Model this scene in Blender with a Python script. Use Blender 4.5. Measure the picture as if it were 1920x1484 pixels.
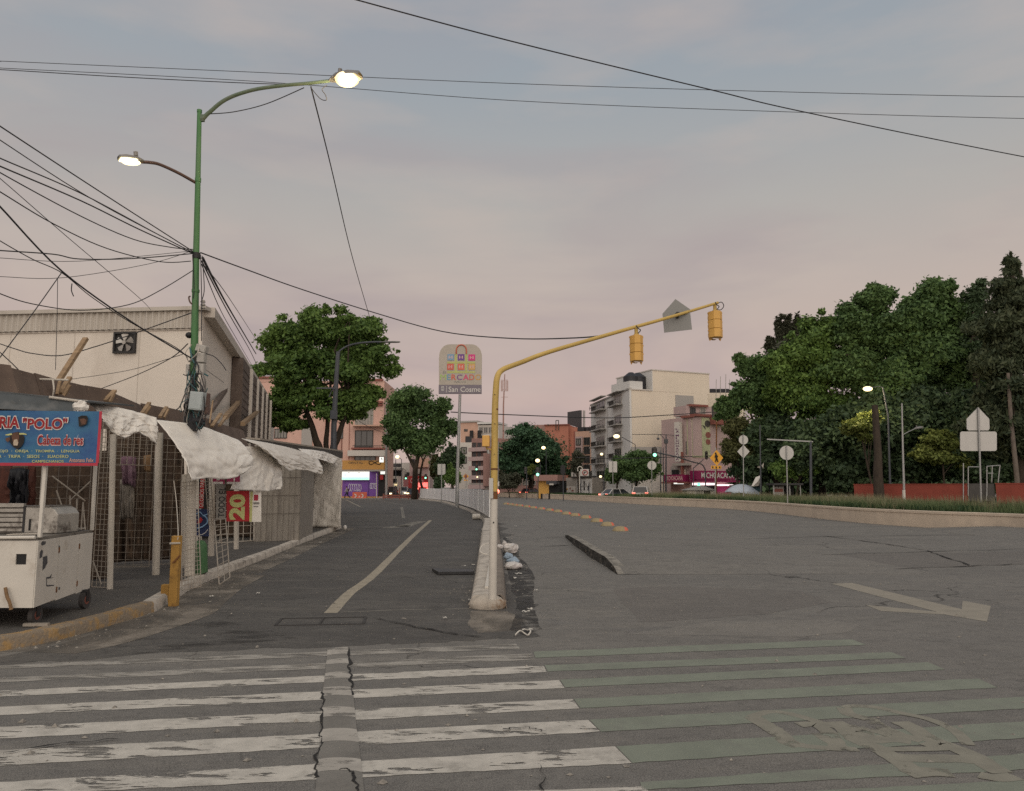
import bpy, math, random
import numpy as np
from mathutils import Vector, Matrix
random.seed(11)
rng = np.random.default_rng(11)
for _o in list(bpy.data.objects):
    bpy.data.objects.remove(_o)
scene = bpy.context.scene
COL = scene.collection
R = math.radians

# ------------------------------------------------------------------ camera
FPX, HCAM = 1450.0, 1.6
PITCH = math.atan(172.0 / FPX)
cam_data = bpy.data.cameras.new('camera')
cam = bpy.data.objects.new('camera', cam_data)
COL.objects.link(cam)
cam.location = (0, 0, HCAM)
cam.rotation_euler = (math.pi / 2 + PITCH, 0, 0)
cam_data.sensor_width = 36.0
cam_data.lens = FPX / 1920.0 * 36.0
cam_data.clip_start = 0.1
cam_data.clip_end = 6000
scene.camera = cam

# ------------------------------------------------------------------ world
SUN_EL, SUN_AZ = 35.0, 178.0          # azimuth clockwise from +Y (the view direction)
w = bpy.data.worlds.new("World")
scene.world = w
w.use_nodes = True
nt = w.node_tree
nt.nodes.clear()
def N(t, tree=None, **kw):
    n = (tree or nt).nodes.new(t)
    for k, v in kw.items():
        setattr(n, k, v)
    return n
L = nt.links.new
out = N('ShaderNodeOutputWorld')
sky = N('ShaderNodeTexSky')
sky.sky_type = 'NISHITA'
sky.sun_disc = False
sky.sun_elevation = R(SUN_EL)
sky.sun_rotation = R(SUN_AZ)
sky.air_density = 1.0
sky.dust_density = 2.0
bg1 = N('ShaderNodeBackground')
bg1.inputs[1].default_value = 0.05
L(sky.outputs[0], bg1.inputs[0])
tc = N('ShaderNodeTexCoord')
sep = N('ShaderNodeSeparateXYZ')
L(tc.outputs['Generated'], sep.inputs[0])
ramp = N('ShaderNodeValToRGB')
cr = ramp.color_ramp
stops = [(0.0, (.428, .318, .278)), (.10, (.438, .320, .290)), (.22, (.415, .342, .302)), (.34, (.345, .328, .308)),
         (.47, (.264, .290, .312)), (.60, (.230, .262, .302)), (1.0, (.23, .255, .29))]
cr.elements[0].position = 0.0
cr.elements[0].color = (*stops[0][1], 1)
cr.elements[1].position = 1.0
cr.elements[1].color = (*stops[-1][1], 1)
for p, c in stops[1:-1]:
    e = cr.elements.new(p)
    e.color = (*c, 1)
L(sep.outputs[2], ramp.inputs[0])
mp = N('ShaderNodeMapping')
mp.inputs['Scale'].default_value = (1.0, 1.0, 3.6)
mp.inputs['Rotation'].default_value = (0.0, R(9), 0.0)
L(tc.outputs['Generated'], mp.inputs[0])
n1 = N('ShaderNodeTexNoise')
n1.inputs['Scale'].default_value = 2.0
n1.inputs['Detail'].default_value = 5
n1.inputs['Roughness'].default_value = .5
n1.inputs['Distortion'].default_value = .5
L(mp.outputs[0], n1.inputs['Vector'])
r1 = N('ShaderNodeMapRange')
r1.inputs[1].default_value = .45
r1.inputs[2].default_value = .64
L(n1.outputs[0], r1.inputs[0])
# mauve cloud bands low in the sky, fading out upwards
rz = N('ShaderNodeMapRange')
rz.inputs[1].default_value = .55
rz.inputs[2].default_value = .12
rz.inputs[3].default_value = .12
rz.inputs[4].default_value = .78
L(sep.outputs[2], rz.inputs[0])
mul = N('ShaderNodeMath', operation='MULTIPLY')
L(r1.outputs[0], mul.inputs[0])
L(rz.outputs[0], mul.inputs[1])
mx = N('ShaderNodeMixRGB')
mx.inputs[2].default_value = (.305, .252, .258, 1)
L(mul.outputs[0], mx.inputs[0])
L(ramp.outputs[0], mx.inputs[1])
mp2 = N('ShaderNodeMapping')
mp2.inputs['Scale'].default_value = (1.3, 1.3, 5.0)
mp2.inputs['Location'].default_value = (3.1, 1.7, .6)
L(tc.outputs['Generated'], mp2.inputs[0])
n2 = N('ShaderNodeTexNoise')
n2.inputs['Scale'].default_value = 3.1
n2.inputs['Detail'].default_value = 6
L(mp2.outputs[0], n2.inputs['Vector'])
r2 = N('ShaderNodeMapRange')
r2.inputs[1].default_value = .48
r2.inputs[2].default_value = .75
r2.inputs[4].default_value = .42
L(n2.outputs[0], r2.inputs[0])
mx2 = N('ShaderNodeMixRGB')
mx2.inputs[2].default_value = (.455, .372, .325, 1)
L(r2.outputs[0], mx2.inputs[0])
L(mx.outputs[0], mx2.inputs[1])
bg2 = N('ShaderNodeBackground')
bg2.inputs[1].default_value = 1.0
L(mx2.outputs[0], bg2.inputs[0])
mixs = N('ShaderNodeMixShader')
mixs.inputs[0].default_value = .95      # cloud cover in front of the clear sky
L(bg1.outputs[0], mixs.inputs[1])
L(bg2.outputs[0], mixs.inputs[2])
L(mixs.outputs[0], out.inputs[0])

# ------------------------------------------------------------------ sun (soft, behind thin cloud)
sd = bpy.data.lights.new('sun', 'SUN')
sd.energy = 1.5
sd.angle = R(100)
sd.color = (1.0, .885, .755)
sun = bpy.data.objects.new('sun', sd)
COL.objects.link(sun)
_az, _el = R(SUN_AZ), R(SUN_EL)
sdir = Vector((math.sin(_az) * math.cos(_el), math.cos(_az) * math.cos(_el), math.sin(_el)))
sun.rotation_euler = sdir.to_track_quat('Z', 'Y').to_euler()

scene.view_settings.view_transform = 'Standard'
scene.view_settings.look = 'None'
scene.view_settings.exposure = 0.40
scene.view_settings.gamma = 1.0
scene.view_settings.use_curve_mapping = False
scene.cycles.use_denoising = False
scene.cycles.max_bounces = 6
scene.cycles.transparent_max_bounces = 12
scene.cycles.sample_clamp_indirect = 1.5
scene.cycles.sample_clamp_direct = 3.0

# ------------------------------------------------------------------ helpers: rays, meshes, things
_cp, _sp = math.cos(PITCH), math.sin(PITCH)
def ray(px, py):
    x, y = (px - 960.0) / FPX, (742.0 - py) / FPX
    return Vector((x, _cp - y * _sp, _sp + y * _cp))
def W(px, py, d):                      # the point at distance d (along +Y) seen at a pixel of the photograph
    r = ray(px, py)
    return Vector((0, 0, HCAM)) + r * (d / r.y)
def G(px, py, z=0.0):                  # the point of the horizontal plane z seen at a pixel
    r = ray(px, py)
    return Vector((0, 0, HCAM)) + r * ((z - HCAM) / r.z)
ORD = ['first', 'second', 'third', 'fourth', 'fifth', 'sixth', 'seventh', 'eighth', 'ninth', 'tenth', 'eleventh', 'twelfth', 'thirteenth', 'fourteenth', 'fifteenth', 'sixteenth',
       'seventeenth', 'eighteenth', 'nineteenth', 'twentieth', 'twenty-first', 'twenty-second', 'twenty-third', 'twenty-fourth', 'twenty-fifth']
def V(*a):
    return Vector(a)
ORIG = {}
_mats_used = {}
class MB:
    def __init__(self):
        self.v, self.f = [], []
    def add(self, vs, fs):
        b = len(self.v)
        self.v += [tuple(p) for p in vs]
        self.f += [tuple(i + b for i in f) for f in fs]
        return self
    def box(self, a, b):
        x0, y0, z0 = a
        x1, y1, z1 = b
        return self.add([(x0, y0, z0), (x1, y0, z0), (x1, y1, z0), (x0, y1, z0), (x0, y0, z1), (x1, y0, z1), (x1, y1, z1), (x0, y1, z1)],
                        [(0, 3, 2, 1), (4, 5, 6, 7), (0, 1, 5, 4), (1, 2, 6, 5), (2, 3, 7, 6), (3, 0, 4, 7)])
    def obox(self, c, x, y, z):        # centre and three half-axis vectors
        c, x, y, z = map(Vector, (c, x, y, z))
        p = [c + x * i + y * j + z * k for k in (-1, 1) for i, j in ((-1, -1), (1, -1), (1, 1), (-1, 1))]
        return self.add(p, [(0, 3, 2, 1), (4, 5, 6, 7), (0, 1, 5, 4), (1, 2, 6, 5), (2, 3, 7, 6), (3, 0, 4, 7)])
    def bar(self, a, b, wx, wy=None, up=(0, 0, 1)):   # square bar from a to b
        a, b = Vector(a), Vector(b)
        d = (b - a)
        t = d.normalized()
        u = Vector(up)
        if abs(t.dot(u)) > .95:
            u = Vector((0, 1, 0))
        s = t.cross(u).normalized()
        q = s.cross(t)
        return self.obox((a + b) / 2, s * wx / 2, d / 2, q * (wy or wx) / 2)
    def tube(self, pts, r, n=8, caps=True):
        pts = [Vector(p) for p in pts]
        m = len(pts)
        rs = r if isinstance(r, (list, tuple)) else [r] * m
        t0 = (pts[1] - pts[0]).normalized()
        u = t0.orthogonal().normalized()
        vs, fs = [], []
        for i, p in enumerate(pts):
            t = (pts[min(i + 1, m - 1)] - pts[max(i - 1, 0)])
            t = t.normalized() if t.length > 1e-9 else t0
            u = (u - t * u.dot(t))
            u = u.normalized() if u.length > 1e-6 else t.orthogonal().normalized()
            q = t.cross(u)
            for k in range(n):
                a = 2 * math.pi * k / n
                vs.append(p + (u * math.cos(a) + q * math.sin(a)) * rs[i])
        for i in range(m - 1):
            for k in range(n):
                k2 = (k + 1) % n
                fs.append((i * n + k, i * n + k2, (i + 1) * n + k2, (i + 1) * n + k))
        if caps:
            fs.append(tuple(range(n - 1, -1, -1)))
            fs.append(tuple((m - 1) * n + k for k in range(n)))
        return self.add(vs, fs)
    def poly(self, pts):
        return self.add(pts, [tuple(range(len(pts)))])
    def prism(self, pts, vec):
        vec = Vector(vec)
        n = len(pts)
        a = [Vector(p) for p in pts]
        return self.add(a + [p + vec for p in a], [tuple(range(n - 1, -1, -1)), tuple(range(n, 2 * n))] +
                        [(i, (i + 1) % n, (i + 1) % n + n, i + n) for i in range(n)])
    def grid(self, rows):
        m, n = len(rows), len(rows[0])
        return self.add([p for r_ in rows for p in r_],
                        [(i * n + j, i * n + j + 1, (i + 1) * n + j + 1, (i + 1) * n + j) for i in range(m - 1) for j in range(n - 1)])
    def ball(self, c, rx, ry=None, rz=None, n=10, m=6, jit=0.0):
        ry, rz = ry or rx, rz or rx
        vs = [Vector(c) + V(0, 0, -rz)]
        for i in range(1, m):
            a = -math.pi / 2 + math.pi * i / m
            for k in range(n):
                b = 2 * math.pi * k / n
                j = 1 + random.uniform(-jit, jit)
                vs.append(Vector(c) + V(rx * math.cos(a) * math.cos(b) * j, ry * math.cos(a) * math.sin(b) * j, rz * math.sin(a) * j))
        vs.append(Vector(c) + V(0, 0, rz))
        fs = [(0, 1 + (k + 1) % n, 1 + k) for k in range(n)]
        for i in range(m - 2):
            for k in range(n):
                k2 = (k + 1) % n
                fs.append((1 + i * n + k, 1 + i * n + k2, 1 + (i + 1) * n + k2, 1 + (i + 1) * n + k))
        t = len(vs) - 1
        fs += [(t, 1 + (m - 2) * n + k, 1 + (m - 2) * n + (k + 1) % n) for k in range(n)]
        return self.add(vs, fs)
    def ribbon(self, pts, wd, z=None, jit=0.0):        # a flat strip along ground points
        rows = []
        m = len(pts)
        ws = wd if isinstance(wd, (list, tuple)) else [wd] * m
        for i, p in enumerate(pts):
            t = (Vector(pts[min(i + 1, m - 1)]) - Vector(pts[max(i - 1, 0)]))
            t.z = 0
            t.normalize()
            s = V(t.y, -t.x, 0) * ws[i] / 2
            p = Vector(p)
            if z is not None:
                p.z = z
            rows.append([p - s * (1 + random.uniform(-jit, jit)), p + s * (1 + random.uniform(-jit, jit))])
        return self.grid(rows)
    def build(self, name, m, parent=None, smooth=False, origin=None, bevel=0.0):
        if parent is not None:
            og = ORIG[parent.name]
        elif origin is not None:
            og = Vector(origin)
        else:
            a = np.array(self.v)
            og = V((a[:, 0].min() + a[:, 0].max()) / 2, (a[:, 1].min() + a[:, 1].max()) / 2, a[:, 2].min())
        me = bpy.data.meshes.new(name)
        me.from_pydata([(p[0] - og.x, p[1] - og.y, p[2] - og.z) for p in self.v], [], self.f)
        if smooth:
            me.polygons.foreach_set('use_smooth', [True] * len(me.polygons))
            try:
                me.set_sharp_from_angle(angle=R(42))
            except Exception:
                pass
        me.materials.append(m)
        o = bpy.data.objects.new(name, me)
        COL.objects.link(o)
        if parent is not None:
            o.parent = parent
        else:
            o.location = og
        ORIG[o.name] = og
        if bevel:
            b = o.modifiers.new('bevel', 'BEVEL')
            b.width = bevel
            b.segments = 2
            b.limit_method = 'ANGLE'
        return o
def tag(o, label=None, cat=None, group=None, kind=None):
    if label: o['label'] = label
    if cat: o['category'] = cat
    if group: o['group'] = group
    if kind: o['kind'] = kind
    return o
def thing(name, label, cat, loc, group=None):
    o = bpy.data.objects.new(name, None)
    o.empty_display_size = .2
    COL.objects.link(o)
    o.location = loc
    ORIG[o.name] = Vector(loc)
    return tag(o, label, cat, group)
def copy_tree(src, loc, rotz=0.0, label=None, parent=None):
    c = src.copy()
    COL.objects.link(c)
    if parent is not None:
        c.parent = parent
    else:
        c.location = loc
        c.rotation_euler = (0, 0, rotz)
        if label: c['label'] = label
    ORIG[c.name] = Vector(loc)
    for ch in src.children:
        copy_tree(ch, loc, parent=c)
    return c
def np_mesh(name, verts, m, parent=None, origin=(0, 0, 0), per=4):
    n = len(verts)
    me = bpy.data.meshes.new(name)
    me.vertices.add(n)
    og = ORIG[parent.name] if parent is not None else Vector(origin)
    me.vertices.foreach_set('co', (verts - np.array(og)).astype(np.float32).ravel())
    me.loops.add(n)
    me.loops.foreach_set('vertex_index', np.arange(n, dtype=np.int32))
    me.polygons.add(n // per)
    me.polygons.foreach_set('loop_start', np.arange(0, n, per, dtype=np.int32))
    me.update(calc_edges=True)
    me.materials.append(m)
    o = bpy.data.objects.new(name, me)
    COL.objects.link(o)
    if parent is not None:
        o.parent = parent
    else:
        o.location = og
    ORIG[o.name] = Vector(og)
    return o
def smoothpts(pts, k=6):               # Catmull-Rom through the points
    pts = [Vector(p) for p in pts]
    o_ = []
    for i in range(len(pts) - 1):
        p0, p1, p2, p3 = pts[max(i - 1, 0)], pts[i], pts[i + 1], pts[min(i + 2, len(pts) - 1)]
        for j in range(k):
            t = j / k
            o_.append(.5 * ((2 * p1) + (p2 - p0) * t + (2 * p0 - 5 * p1 + 4 * p2 - p3) * t * t + (3 * p1 - p0 - 3 * p2 + p3) * t ** 3))
    o_.append(pts[-1])
    return o_

# ------------------------------------------------------------------ helpers: materials
def mat(name, col, rough=.75, var=.15, scale=4.0, col2=None, amt2=0.0, scale2=1.5, edge=(.52, .66), bump=0.0, bscale=40.0,
        metal=0.0, stretch=(1, 1, 1), spec=.35, trans=0.0, alpha_wear=None):
    m = bpy.data.materials.new(name)
    m.use_nodes = True
    t = m.node_tree
    b = t.nodes['Principled BSDF']
    l = t.links.new
    b.inputs['Roughness'].default_value = rough
    b.inputs['Metallic'].default_value = metal
    b.inputs['Specular IOR Level'].default_value = spec
    tcn = N('ShaderNodeTexCoord', t)
    mpn = N('ShaderNodeMapping', t)
    mpn.inputs['Scale'].default_value = stretch
    l(tcn.outputs['Object'], mpn.inputs[0])
    nz = N('ShaderNodeTexNoise', t)
    nz.inputs['Scale'].default_value = scale
    nz.inputs['Detail'].default_value = 6
    nz.inputs['Roughness'].default_value = .65
    l(mpn.outputs[0], nz.inputs['Vector'])
    mr = N('ShaderNodeMapRange', t)
    mr.inputs[1].default_value, mr.inputs[2].default_value = .3, .7
    l(nz.outputs[0], mr.inputs[0])
    mxn = N('ShaderNodeMixRGB', t)
    mxn.inputs[1].default_value = (*[max(0, c * (1 - var)) for c in col], 1)
    mxn.inputs[2].default_value = (*[min(1, c * (1 + var)) for c in col], 1)
    l(mr.outputs[0], mxn.inputs[0])
    last = mxn.outputs[0]
    if col2 is not None:
        n2_ = N('ShaderNodeTexNoise', t)
        n2_.inputs['Scale'].default_value = scale2
        n2_.inputs['Detail'].default_value = 8
        n2_.inputs['Roughness'].default_value = .7
        l(mpn.outputs[0], n2_.inputs['Vector'])
        m2 = N('ShaderNodeMapRange', t)
        m2.inputs[1].default_value, m2.inputs[2].default_value = edge
        m2.inputs[4].default_value = amt2
        l(n2_.outputs[0], m2.inputs[0])
        x2 = N('ShaderNodeMixRGB', t)
        x2.inputs[2].default_value = (*col2, 1)
        l(m2.outputs[0], x2.inputs[0])
        l(last, x2.inputs[1])
        last = x2.outputs[0]
    l(last, b.inputs['Base Color'])
    if bump:
        nb = N('ShaderNodeTexNoise', t)
        nb.inputs['Scale'].default_value = bscale
        nb.inputs['Detail'].default_value = 4
        l(mpn.outputs[0], nb.inputs['Vector'])
        bp = N('ShaderNodeBump', t)
        bp.inputs['Strength'].default_value = bump
        bp.inputs['Distance'].default_value = .02
        l(nb.outputs[0], bp.inputs['Height'])
        l(bp.outputs[0], b.inputs['Normal'])
    if trans:
        tr = N('ShaderNodeBsdfTranslucent', t)
        l(last, tr.inputs[0])
        ms = N('ShaderNodeMixShader', t)
        ms.inputs[0].default_value = trans
        l(b.outputs[0], ms.inputs[1])
        l(tr.outputs[0], ms.inputs[2])
        l(ms.outputs[0], t.nodes['Material Output'].inputs[0])
    if alpha_wear:                      # worn paint: (scale, stretch, low, high): holes where the noise is high
        sc_, st_, lo, hi = alpha_wear
        mpw = N('ShaderNodeMapping', t)
        mpw.inputs['Scale'].default_value = st_
        l(tcn.outputs['Object'], mpw.inputs[0])
        nw = N('ShaderNodeTexNoise', t)
        nw.inputs['Scale'].default_value = sc_
        nw.inputs['Detail'].default_value = 9
        nw.inputs['Roughness'].default_value = .70
        nw.inputs['Distortion'].default_value = .3
        l(mpw.outputs[0], nw.inputs['Vector'])
        rw = N('ShaderNodeMapRange', t)
        rw.inputs[1].default_value, rw.inputs[2].default_value = lo, hi
        l(nw.outputs[0], rw.inputs[0])
        tp = N('ShaderNodeBsdfTransparent', t)
        mw = N('ShaderNodeMixShader', t)
        l(rw.outputs[0], mw.inputs[0])
        l(b.outputs[0], mw.inputs[1])
        l(tp.outputs[0], mw.inputs[2])
        l(mw.outputs[0], t.nodes['Material Output'].inputs[0])
    return m
def emat(name, col, strength, base=(.8, .8, .8)):
    m = bpy.data.materials.new(name)
    m.use_nodes = True
    b = m.node_tree.nodes['Principled BSDF']
    b.inputs['Base Color'].default_value = (*base, 1)
    b.inputs['Emission Color'].default_value = (*col, 1)
    b.inputs['Emission Strength'].default_value = strength
    return m
def leaf_mat(name, c1, c2, trans=.25, big=.16):
    m = bpy.data.materials.new(name)
    m.use_nodes = True
    t = m.node_tree
    b = t.nodes['Principled BSDF']
    l = t.links.new
    b.inputs['Roughness'].default_value = .6
    b.inputs['Specular IOR Level'].default_value = .25
    g = N('ShaderNodeNewGeometry', t)
    x = N('ShaderNodeMixRGB', t)
    x.inputs[1].default_value = (*c1, 1)
    x.inputs[2].default_value = (*c2, 1)
    tcn = N('ShaderNodeTexCoord', t)
    nz = N('ShaderNodeTexNoise', t)
    nz.inputs['Scale'].default_value = big
    nz.inputs['Detail'].default_value = 3
    l(tcn.outputs['Object'], nz.inputs['Vector'])
    mr = N('ShaderNodeMapRange', t)
    mr.inputs[1].default_value, mr.inputs[2].default_value = .35, .65
    l(nz.outputs[0], mr.inputs[0])
    ad = N('ShaderNodeMath', t, operation='MULTIPLY_ADD')
    ad.inputs[1].default_value = .6
    l(g.outputs['Random Per Island'], ad.inputs[0])
    hm = N('ShaderNodeMath', t, operation='MULTIPLY')
    hm.inputs[1].default_value = .4
    l(mr.outputs[0], hm.inputs[0])
    l(hm.outputs[0], ad.inputs[2])
    l(ad.outputs[0], x.inputs[0])
    l(x.outputs[0], b.inputs['Base Color'])
    tr = N('ShaderNodeBsdfTranslucent', t)
    l(x.outputs[0], tr.inputs[0])
    ms = N('ShaderNodeMixShader', t)
    ms.inputs[0].default_value = trans
    l(b.outputs[0], ms.inputs[1])
    l(tr.outputs[0], ms.inputs[2])
    l(ms.outputs[0], t.nodes['Material Output'].inputs[0])
    return m

# lettering: every string is turned into mesh data while the scene is still empty (fast)
_txt = {}
def TXT(s, off=0.0):
    k = (s, off)
    if k not in _txt:
        cu = bpy.data.curves.new('letters', 'FONT')
        cu.body = s
        cu.offset = off
        cu.fill_mode = 'FRONT'
        cu.resolution_u = 3
        o = bpy.data.objects.new('letters', cu)
        COL.objects.link(o)
        dg = bpy.context.evaluated_depsgraph_get()
        me = bpy.data.meshes.new_from_object(o.evaluated_get(dg))
        vs = np.array([v.co[:] for v in me.vertices]) if len(me.vertices) else np.zeros((1, 3))
        fs = [tuple(p.vertices) for p in me.polygons]
        bpy.data.objects.remove(o)
        bpy.data.curves.remove(cu)
        bpy.data.meshes.remove(me)
        _txt[k] = (vs, fs)
    return _txt[k]
for _s in [('RIA', .03), ('RIA', .07), ('"POLO"', .03), ('"POLO"', .07), ('Cabeza de res', .015), ('Cabeza de res', .045), ('OJO  \u00b7  OREJA  \u00b7  TROMPA  \u00b7  LENGUA', .012),
           ('A  \u00b7  TRIPA  \u00b7  SESOS  \u00b7   SUADERO', .012), ('CAMPECHANOS', .012), ('Antonano Felix', .01), ('TODO EL', .0), ('20', .04), ('20', .0), ('MERCADO', .03), ('P\u00daBLICO', 0),
           ('San Cosme', .01), ('El', 0), ('DENTAL', 0), ('MICHOACANA', .02), ('LA', .01), ('rd', .02), ('A', .02), ('GLOBOS PARA', 0)] + \
          [(c, .03) for c in 'MERCADO'] + [(c, .01) for c in 'LAMICHON'] + [('Coca-Cola', .01), ('GRAB', 0), ('$', 0)]:
    TXT(*_s)
def letters(name, s, m, parent, p0, right, up, width=None, height=None, off=0.0, lift=0.004):
    """flat printed lettering: p0 = lower left of its box, right/up unit directions"""
    vs, fs = TXT(s, off)
    lo, hi = vs.min(0), vs.max(0)
    sx = (width / max(hi[0] - lo[0], 1e-6)) if width else None
    sy = (height / max(hi[1] - lo[1], 1e-6)) if height else None
    sx = sx or sy
    sy = sy or sx
    right, up = Vector(right).normalized(), Vector(up).normalized()
    nrm = right.cross(up)
    mb = MB()
    mb.add([Vector(p0) + right * float((q[0] - lo[0]) * sx) + up * float((q[1] - lo[1]) * sy) + nrm * lift for q in vs], fs)
    return mb.build(name, m, parent)

# ================================================================== materials of the setting
def asphalt(name, c1, c2, patch, crack=.0, rough=.86, mottle=.45):
    m = bpy.data.materials.new(name)
    m.use_nodes = True
    t = m.node_tree
    b = t.nodes['Principled BSDF']
    l = t.links.new
    b.inputs['Specular IOR Level'].default_value = .3
    tcn = N('ShaderNodeTexCoord', t)
    def noise(sc, det=5, ro=.6, st=(1, 1, 1), dist=0):
        mpn = N('ShaderNodeMapping', t)
        mpn.inputs['Scale'].default_value = st
        l(tcn.outputs['Object'], mpn.inputs[0])
        n_ = N('ShaderNodeTexNoise', t)
        n_.inputs['Scale'].default_value = sc
        n_.inputs['Detail'].default_value = det
        n_.inputs['Roughness'].default_value = ro
        n_.inputs['Distortion'].default_value = dist
        l(mpn.outputs[0], n_.inputs['Vector'])
        return n_.outputs[0]
    def rng_(x, a, b_, c=0., d=1.):
        r_ = N('ShaderNodeMapRange', t)
        for i, v in enumerate((a, b_, c, d)):
            r_.inputs[i + 1].default_value = v
        l(x, r_.inputs[0])
        return r_.outputs[0]
    def mix(f, a, b_, mode='MIX'):
        x = N('ShaderNodeMixRGB', t, blend_type=mode)
        if isinstance(f, float): x.inputs[0].default_value = f
        else: l(f, x.inputs[0])
        for i, q in ((1, a), (2, b_)):
            if isinstance(q, tuple): x.inputs[i].default_value = (*q, 1)
            else: l(q, x.inputs[i])
        return x.outputs[0]
    base = mix(rng_(noise(.35, 7, .65), .36, .64), c1, c2)
    base = mix(rng_(noise(.9, 8, .7, (.35, 1.4, 1), .8), .50, .68, 0, .8), base, patch)        # dusty, traffic-worn drifts
    base = mix(rng_(noise(2.3, 8, .75), .54, .70, 0, .6), base, tuple(q * .55 for q in c1))    # oil and damp spots
    base = mix(rng_(noise(4.2, 8, .8, (.8, 1.5, 1)), .50, .62, 0, mottle), base, tuple(q * .58 for q in c1))
    base = mix(rng_(noise(1.7, 8, .78, (.7, 1.6, 1), .6), .53, .64, 0, mottle * 1.2), base, tuple((q + p_) * .5 for q, p_ in zip(c2, patch)))
    base = mix(rng_(noise(14, 6, .8), .50, .66, 0, .42), base, tuple(min(1, q * 1.35) for q in c2))   # ravelled surface
    base = mix(rng_(noise(9, 6, .8, (1.6, .8, 1)), .54, .68, 0, .50), base, tuple(q * .52 for q in c1))
    base = mix(rng_(noise(110, 3, .7), .46, .60, 0, .6), base, tuple(min(1, q * 1.8) for q in c2))  # light stone chips
    base = mix(rng_(noise(75, 3, .7), .54, .66, 0, .55), base, tuple(q * .40 for q in c1))
    if crack:
        mpn = N('ShaderNodeMapping', t)
        l(tcn.outputs['Object'], mpn.inputs[0])
        dn = N('ShaderNodeTexNoise', t)
        dn.inputs['Scale'].default_value = 1.3
        dn.inputs['Detail'].default_value = 6
        l(mpn.outputs[0], dn.inputs['Vector'])
        va = N('ShaderNodeVectorMath', t, operation='MULTIPLY_ADD')
        va.inputs[1].default_value = (1.2, 1.2, 0)
        l(dn.outputs['Color'], va.inputs[0])
        l(mpn.outputs[0], va.inputs[2])
        vo = N('ShaderNodeTexVoronoi', t, feature='DISTANCE_TO_EDGE')
        vo.inputs['Scale'].default_value = .22
        l(va.outputs[0], vo.inputs['Vector'])
        f = rng_(vo.outputs['Distance'], .0, .004, crack, 0)
        keep = rng_(noise(.25, 2), .46, .56)
        mm = N('ShaderNodeMath', t, operation='MULTIPLY')
        l(f, mm.inputs[0]); l(keep, mm.inputs[1])
        base = mix(mm.outputs[0], base, (.012, .011, .010))
    l(base, b.inputs['Base Color'])
    l(rng_(noise(1.1, 6), .3, .7, rough - .12, rough + .08), b.inputs['Roughness'])
    bp = N('ShaderNodeBump', t)
    bp.inputs['Strength'].default_value = .55
    bp.inputs['Distance'].default_value = .012
    hh = N('ShaderNodeMath', t, operation='ADD')
    l(noise(120, 3), hh.inputs[0]); l(noise(1.2, 5), hh.inputs[1])
    l(hh.outputs[0], bp.inputs['Height'])
    l(bp.outputs[0], b.inputs['Normal'])
    return m
M = {}
M['road'] = asphalt('worn_asphalt', (.118, .112, .103), (.158, .149, .135), (.205, .189, .163), .9, .86, .7)
M['road_dark'] = asphalt('dark_asphalt', (.056, .053, .050), (.086, .081, .074), (.140, .129, .113), .5, .84, .75)
M['slab'] = asphalt('slab_concrete', (.128, .121, .110), (.166, .156, .140), (.205, .188, .162), .5, .86, .7)
M['walk'] = asphalt('pavement_concrete', (.058, .054, .050), (.086, .079, .071), (.125, .112, .096), .3)
M['gutter'] = mat('gutter_dust', (.20, .175, .145), .95, .3, 2.5, (.10, .092, .08), .8, 3, bump=.5, bscale=60,
                  alpha_wear=(1.4, (1, .6, 1), .42, .68))
M['damp_faint'] = mat('damp_faint', (.036, .033, .030), .75, .3, 3, alpha_wear=(1.6, (.6, 1.4, 1), .26, .50))
M['damp'] = mat('damp_dirt', (.034, .031, .028), .7, .3, 3, alpha_wear=(2.4, (1, 1, 1), .40, .60))
M['kerb_white'] = mat('kerb_concrete', (.46, .415, .355), .9, .2, 5, (.14, .122, .105), .75, 3.0, bump=.3, bscale=25)
M['kerb_yellow'] = mat('kerb_yellow', (.37, .235, .10), .9, .25, 6, (.22, .18, .135), .95, 6.0, edge=(.42, .53), bump=.7, bscale=30)
M['white_paint'] = mat('crossing_white', (.48, .45, .395), .8, .16, 6, (.29, .27, .235), .75, 4, bump=.3, bscale=90,
                       alpha_wear=(2.6, (.8, 3.6, 1), .555, .575))
M['white_paint_old'] = mat('crossing_white_old', (.32, .30, .265), .85, .2, 6, bump=.3, bscale=90,
                           alpha_wear=(2.6, (.7, 3.4, 1), .47, .60))
M['green_paint'] = mat('crossing_green', (.195, .212, .168), .8, .12, 3, (.172, .172, .148), .7, 1.6, bump=.3, bscale=90,
                       alpha_wear=(2.2, (.8, 2.2, 1), .66, .72))
M['line_paint'] = mat('lane_paint', (.30, .265, .205), .85, .2, 6, alpha_wear=(2.6, (1, 1, 1), .60, .66))
M['line_faint'] = mat('lane_paint_faint', (.215, .20, .17), .85, .2, 6, alpha_wear=(3.0, (1, 1, 1), .50, .62))
M['symbol_paint'] = mat('symbol_paint', (.225, .214, .172), .85, .14, 5, (.18, .172, .142), .7, 4, alpha_wear=(3.0, (1, 1, 1), .54, .62))
M['crack'] = mat('crack_fill', (.018, .017, .016), .9, .3, 10)
M['soil'] = mat('soil', (.075, .062, .046), .95, .3, 3)
M['wall_beige'] = mat('median_render', (.60, .495, .385), .9, .10, 1.2, (.44, .365, .29), .5, .7, bump=.35, bscale=30)
M['steel_dark'] = mat('dark_steel', (.05, .05, .052), .5, .2, 8, metal=.6)
M['white_metal'] = mat('white_metal', (.56, .53, .47), .45, .07, 3, (.33, .29, .23), .55, 2.5, edge=(.58, .74))
M['barrier'] = mat('barrier_white', (.76, .755, .74), .5, .07, .8, (.33, .32, .30), .5, 1.2)
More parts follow.
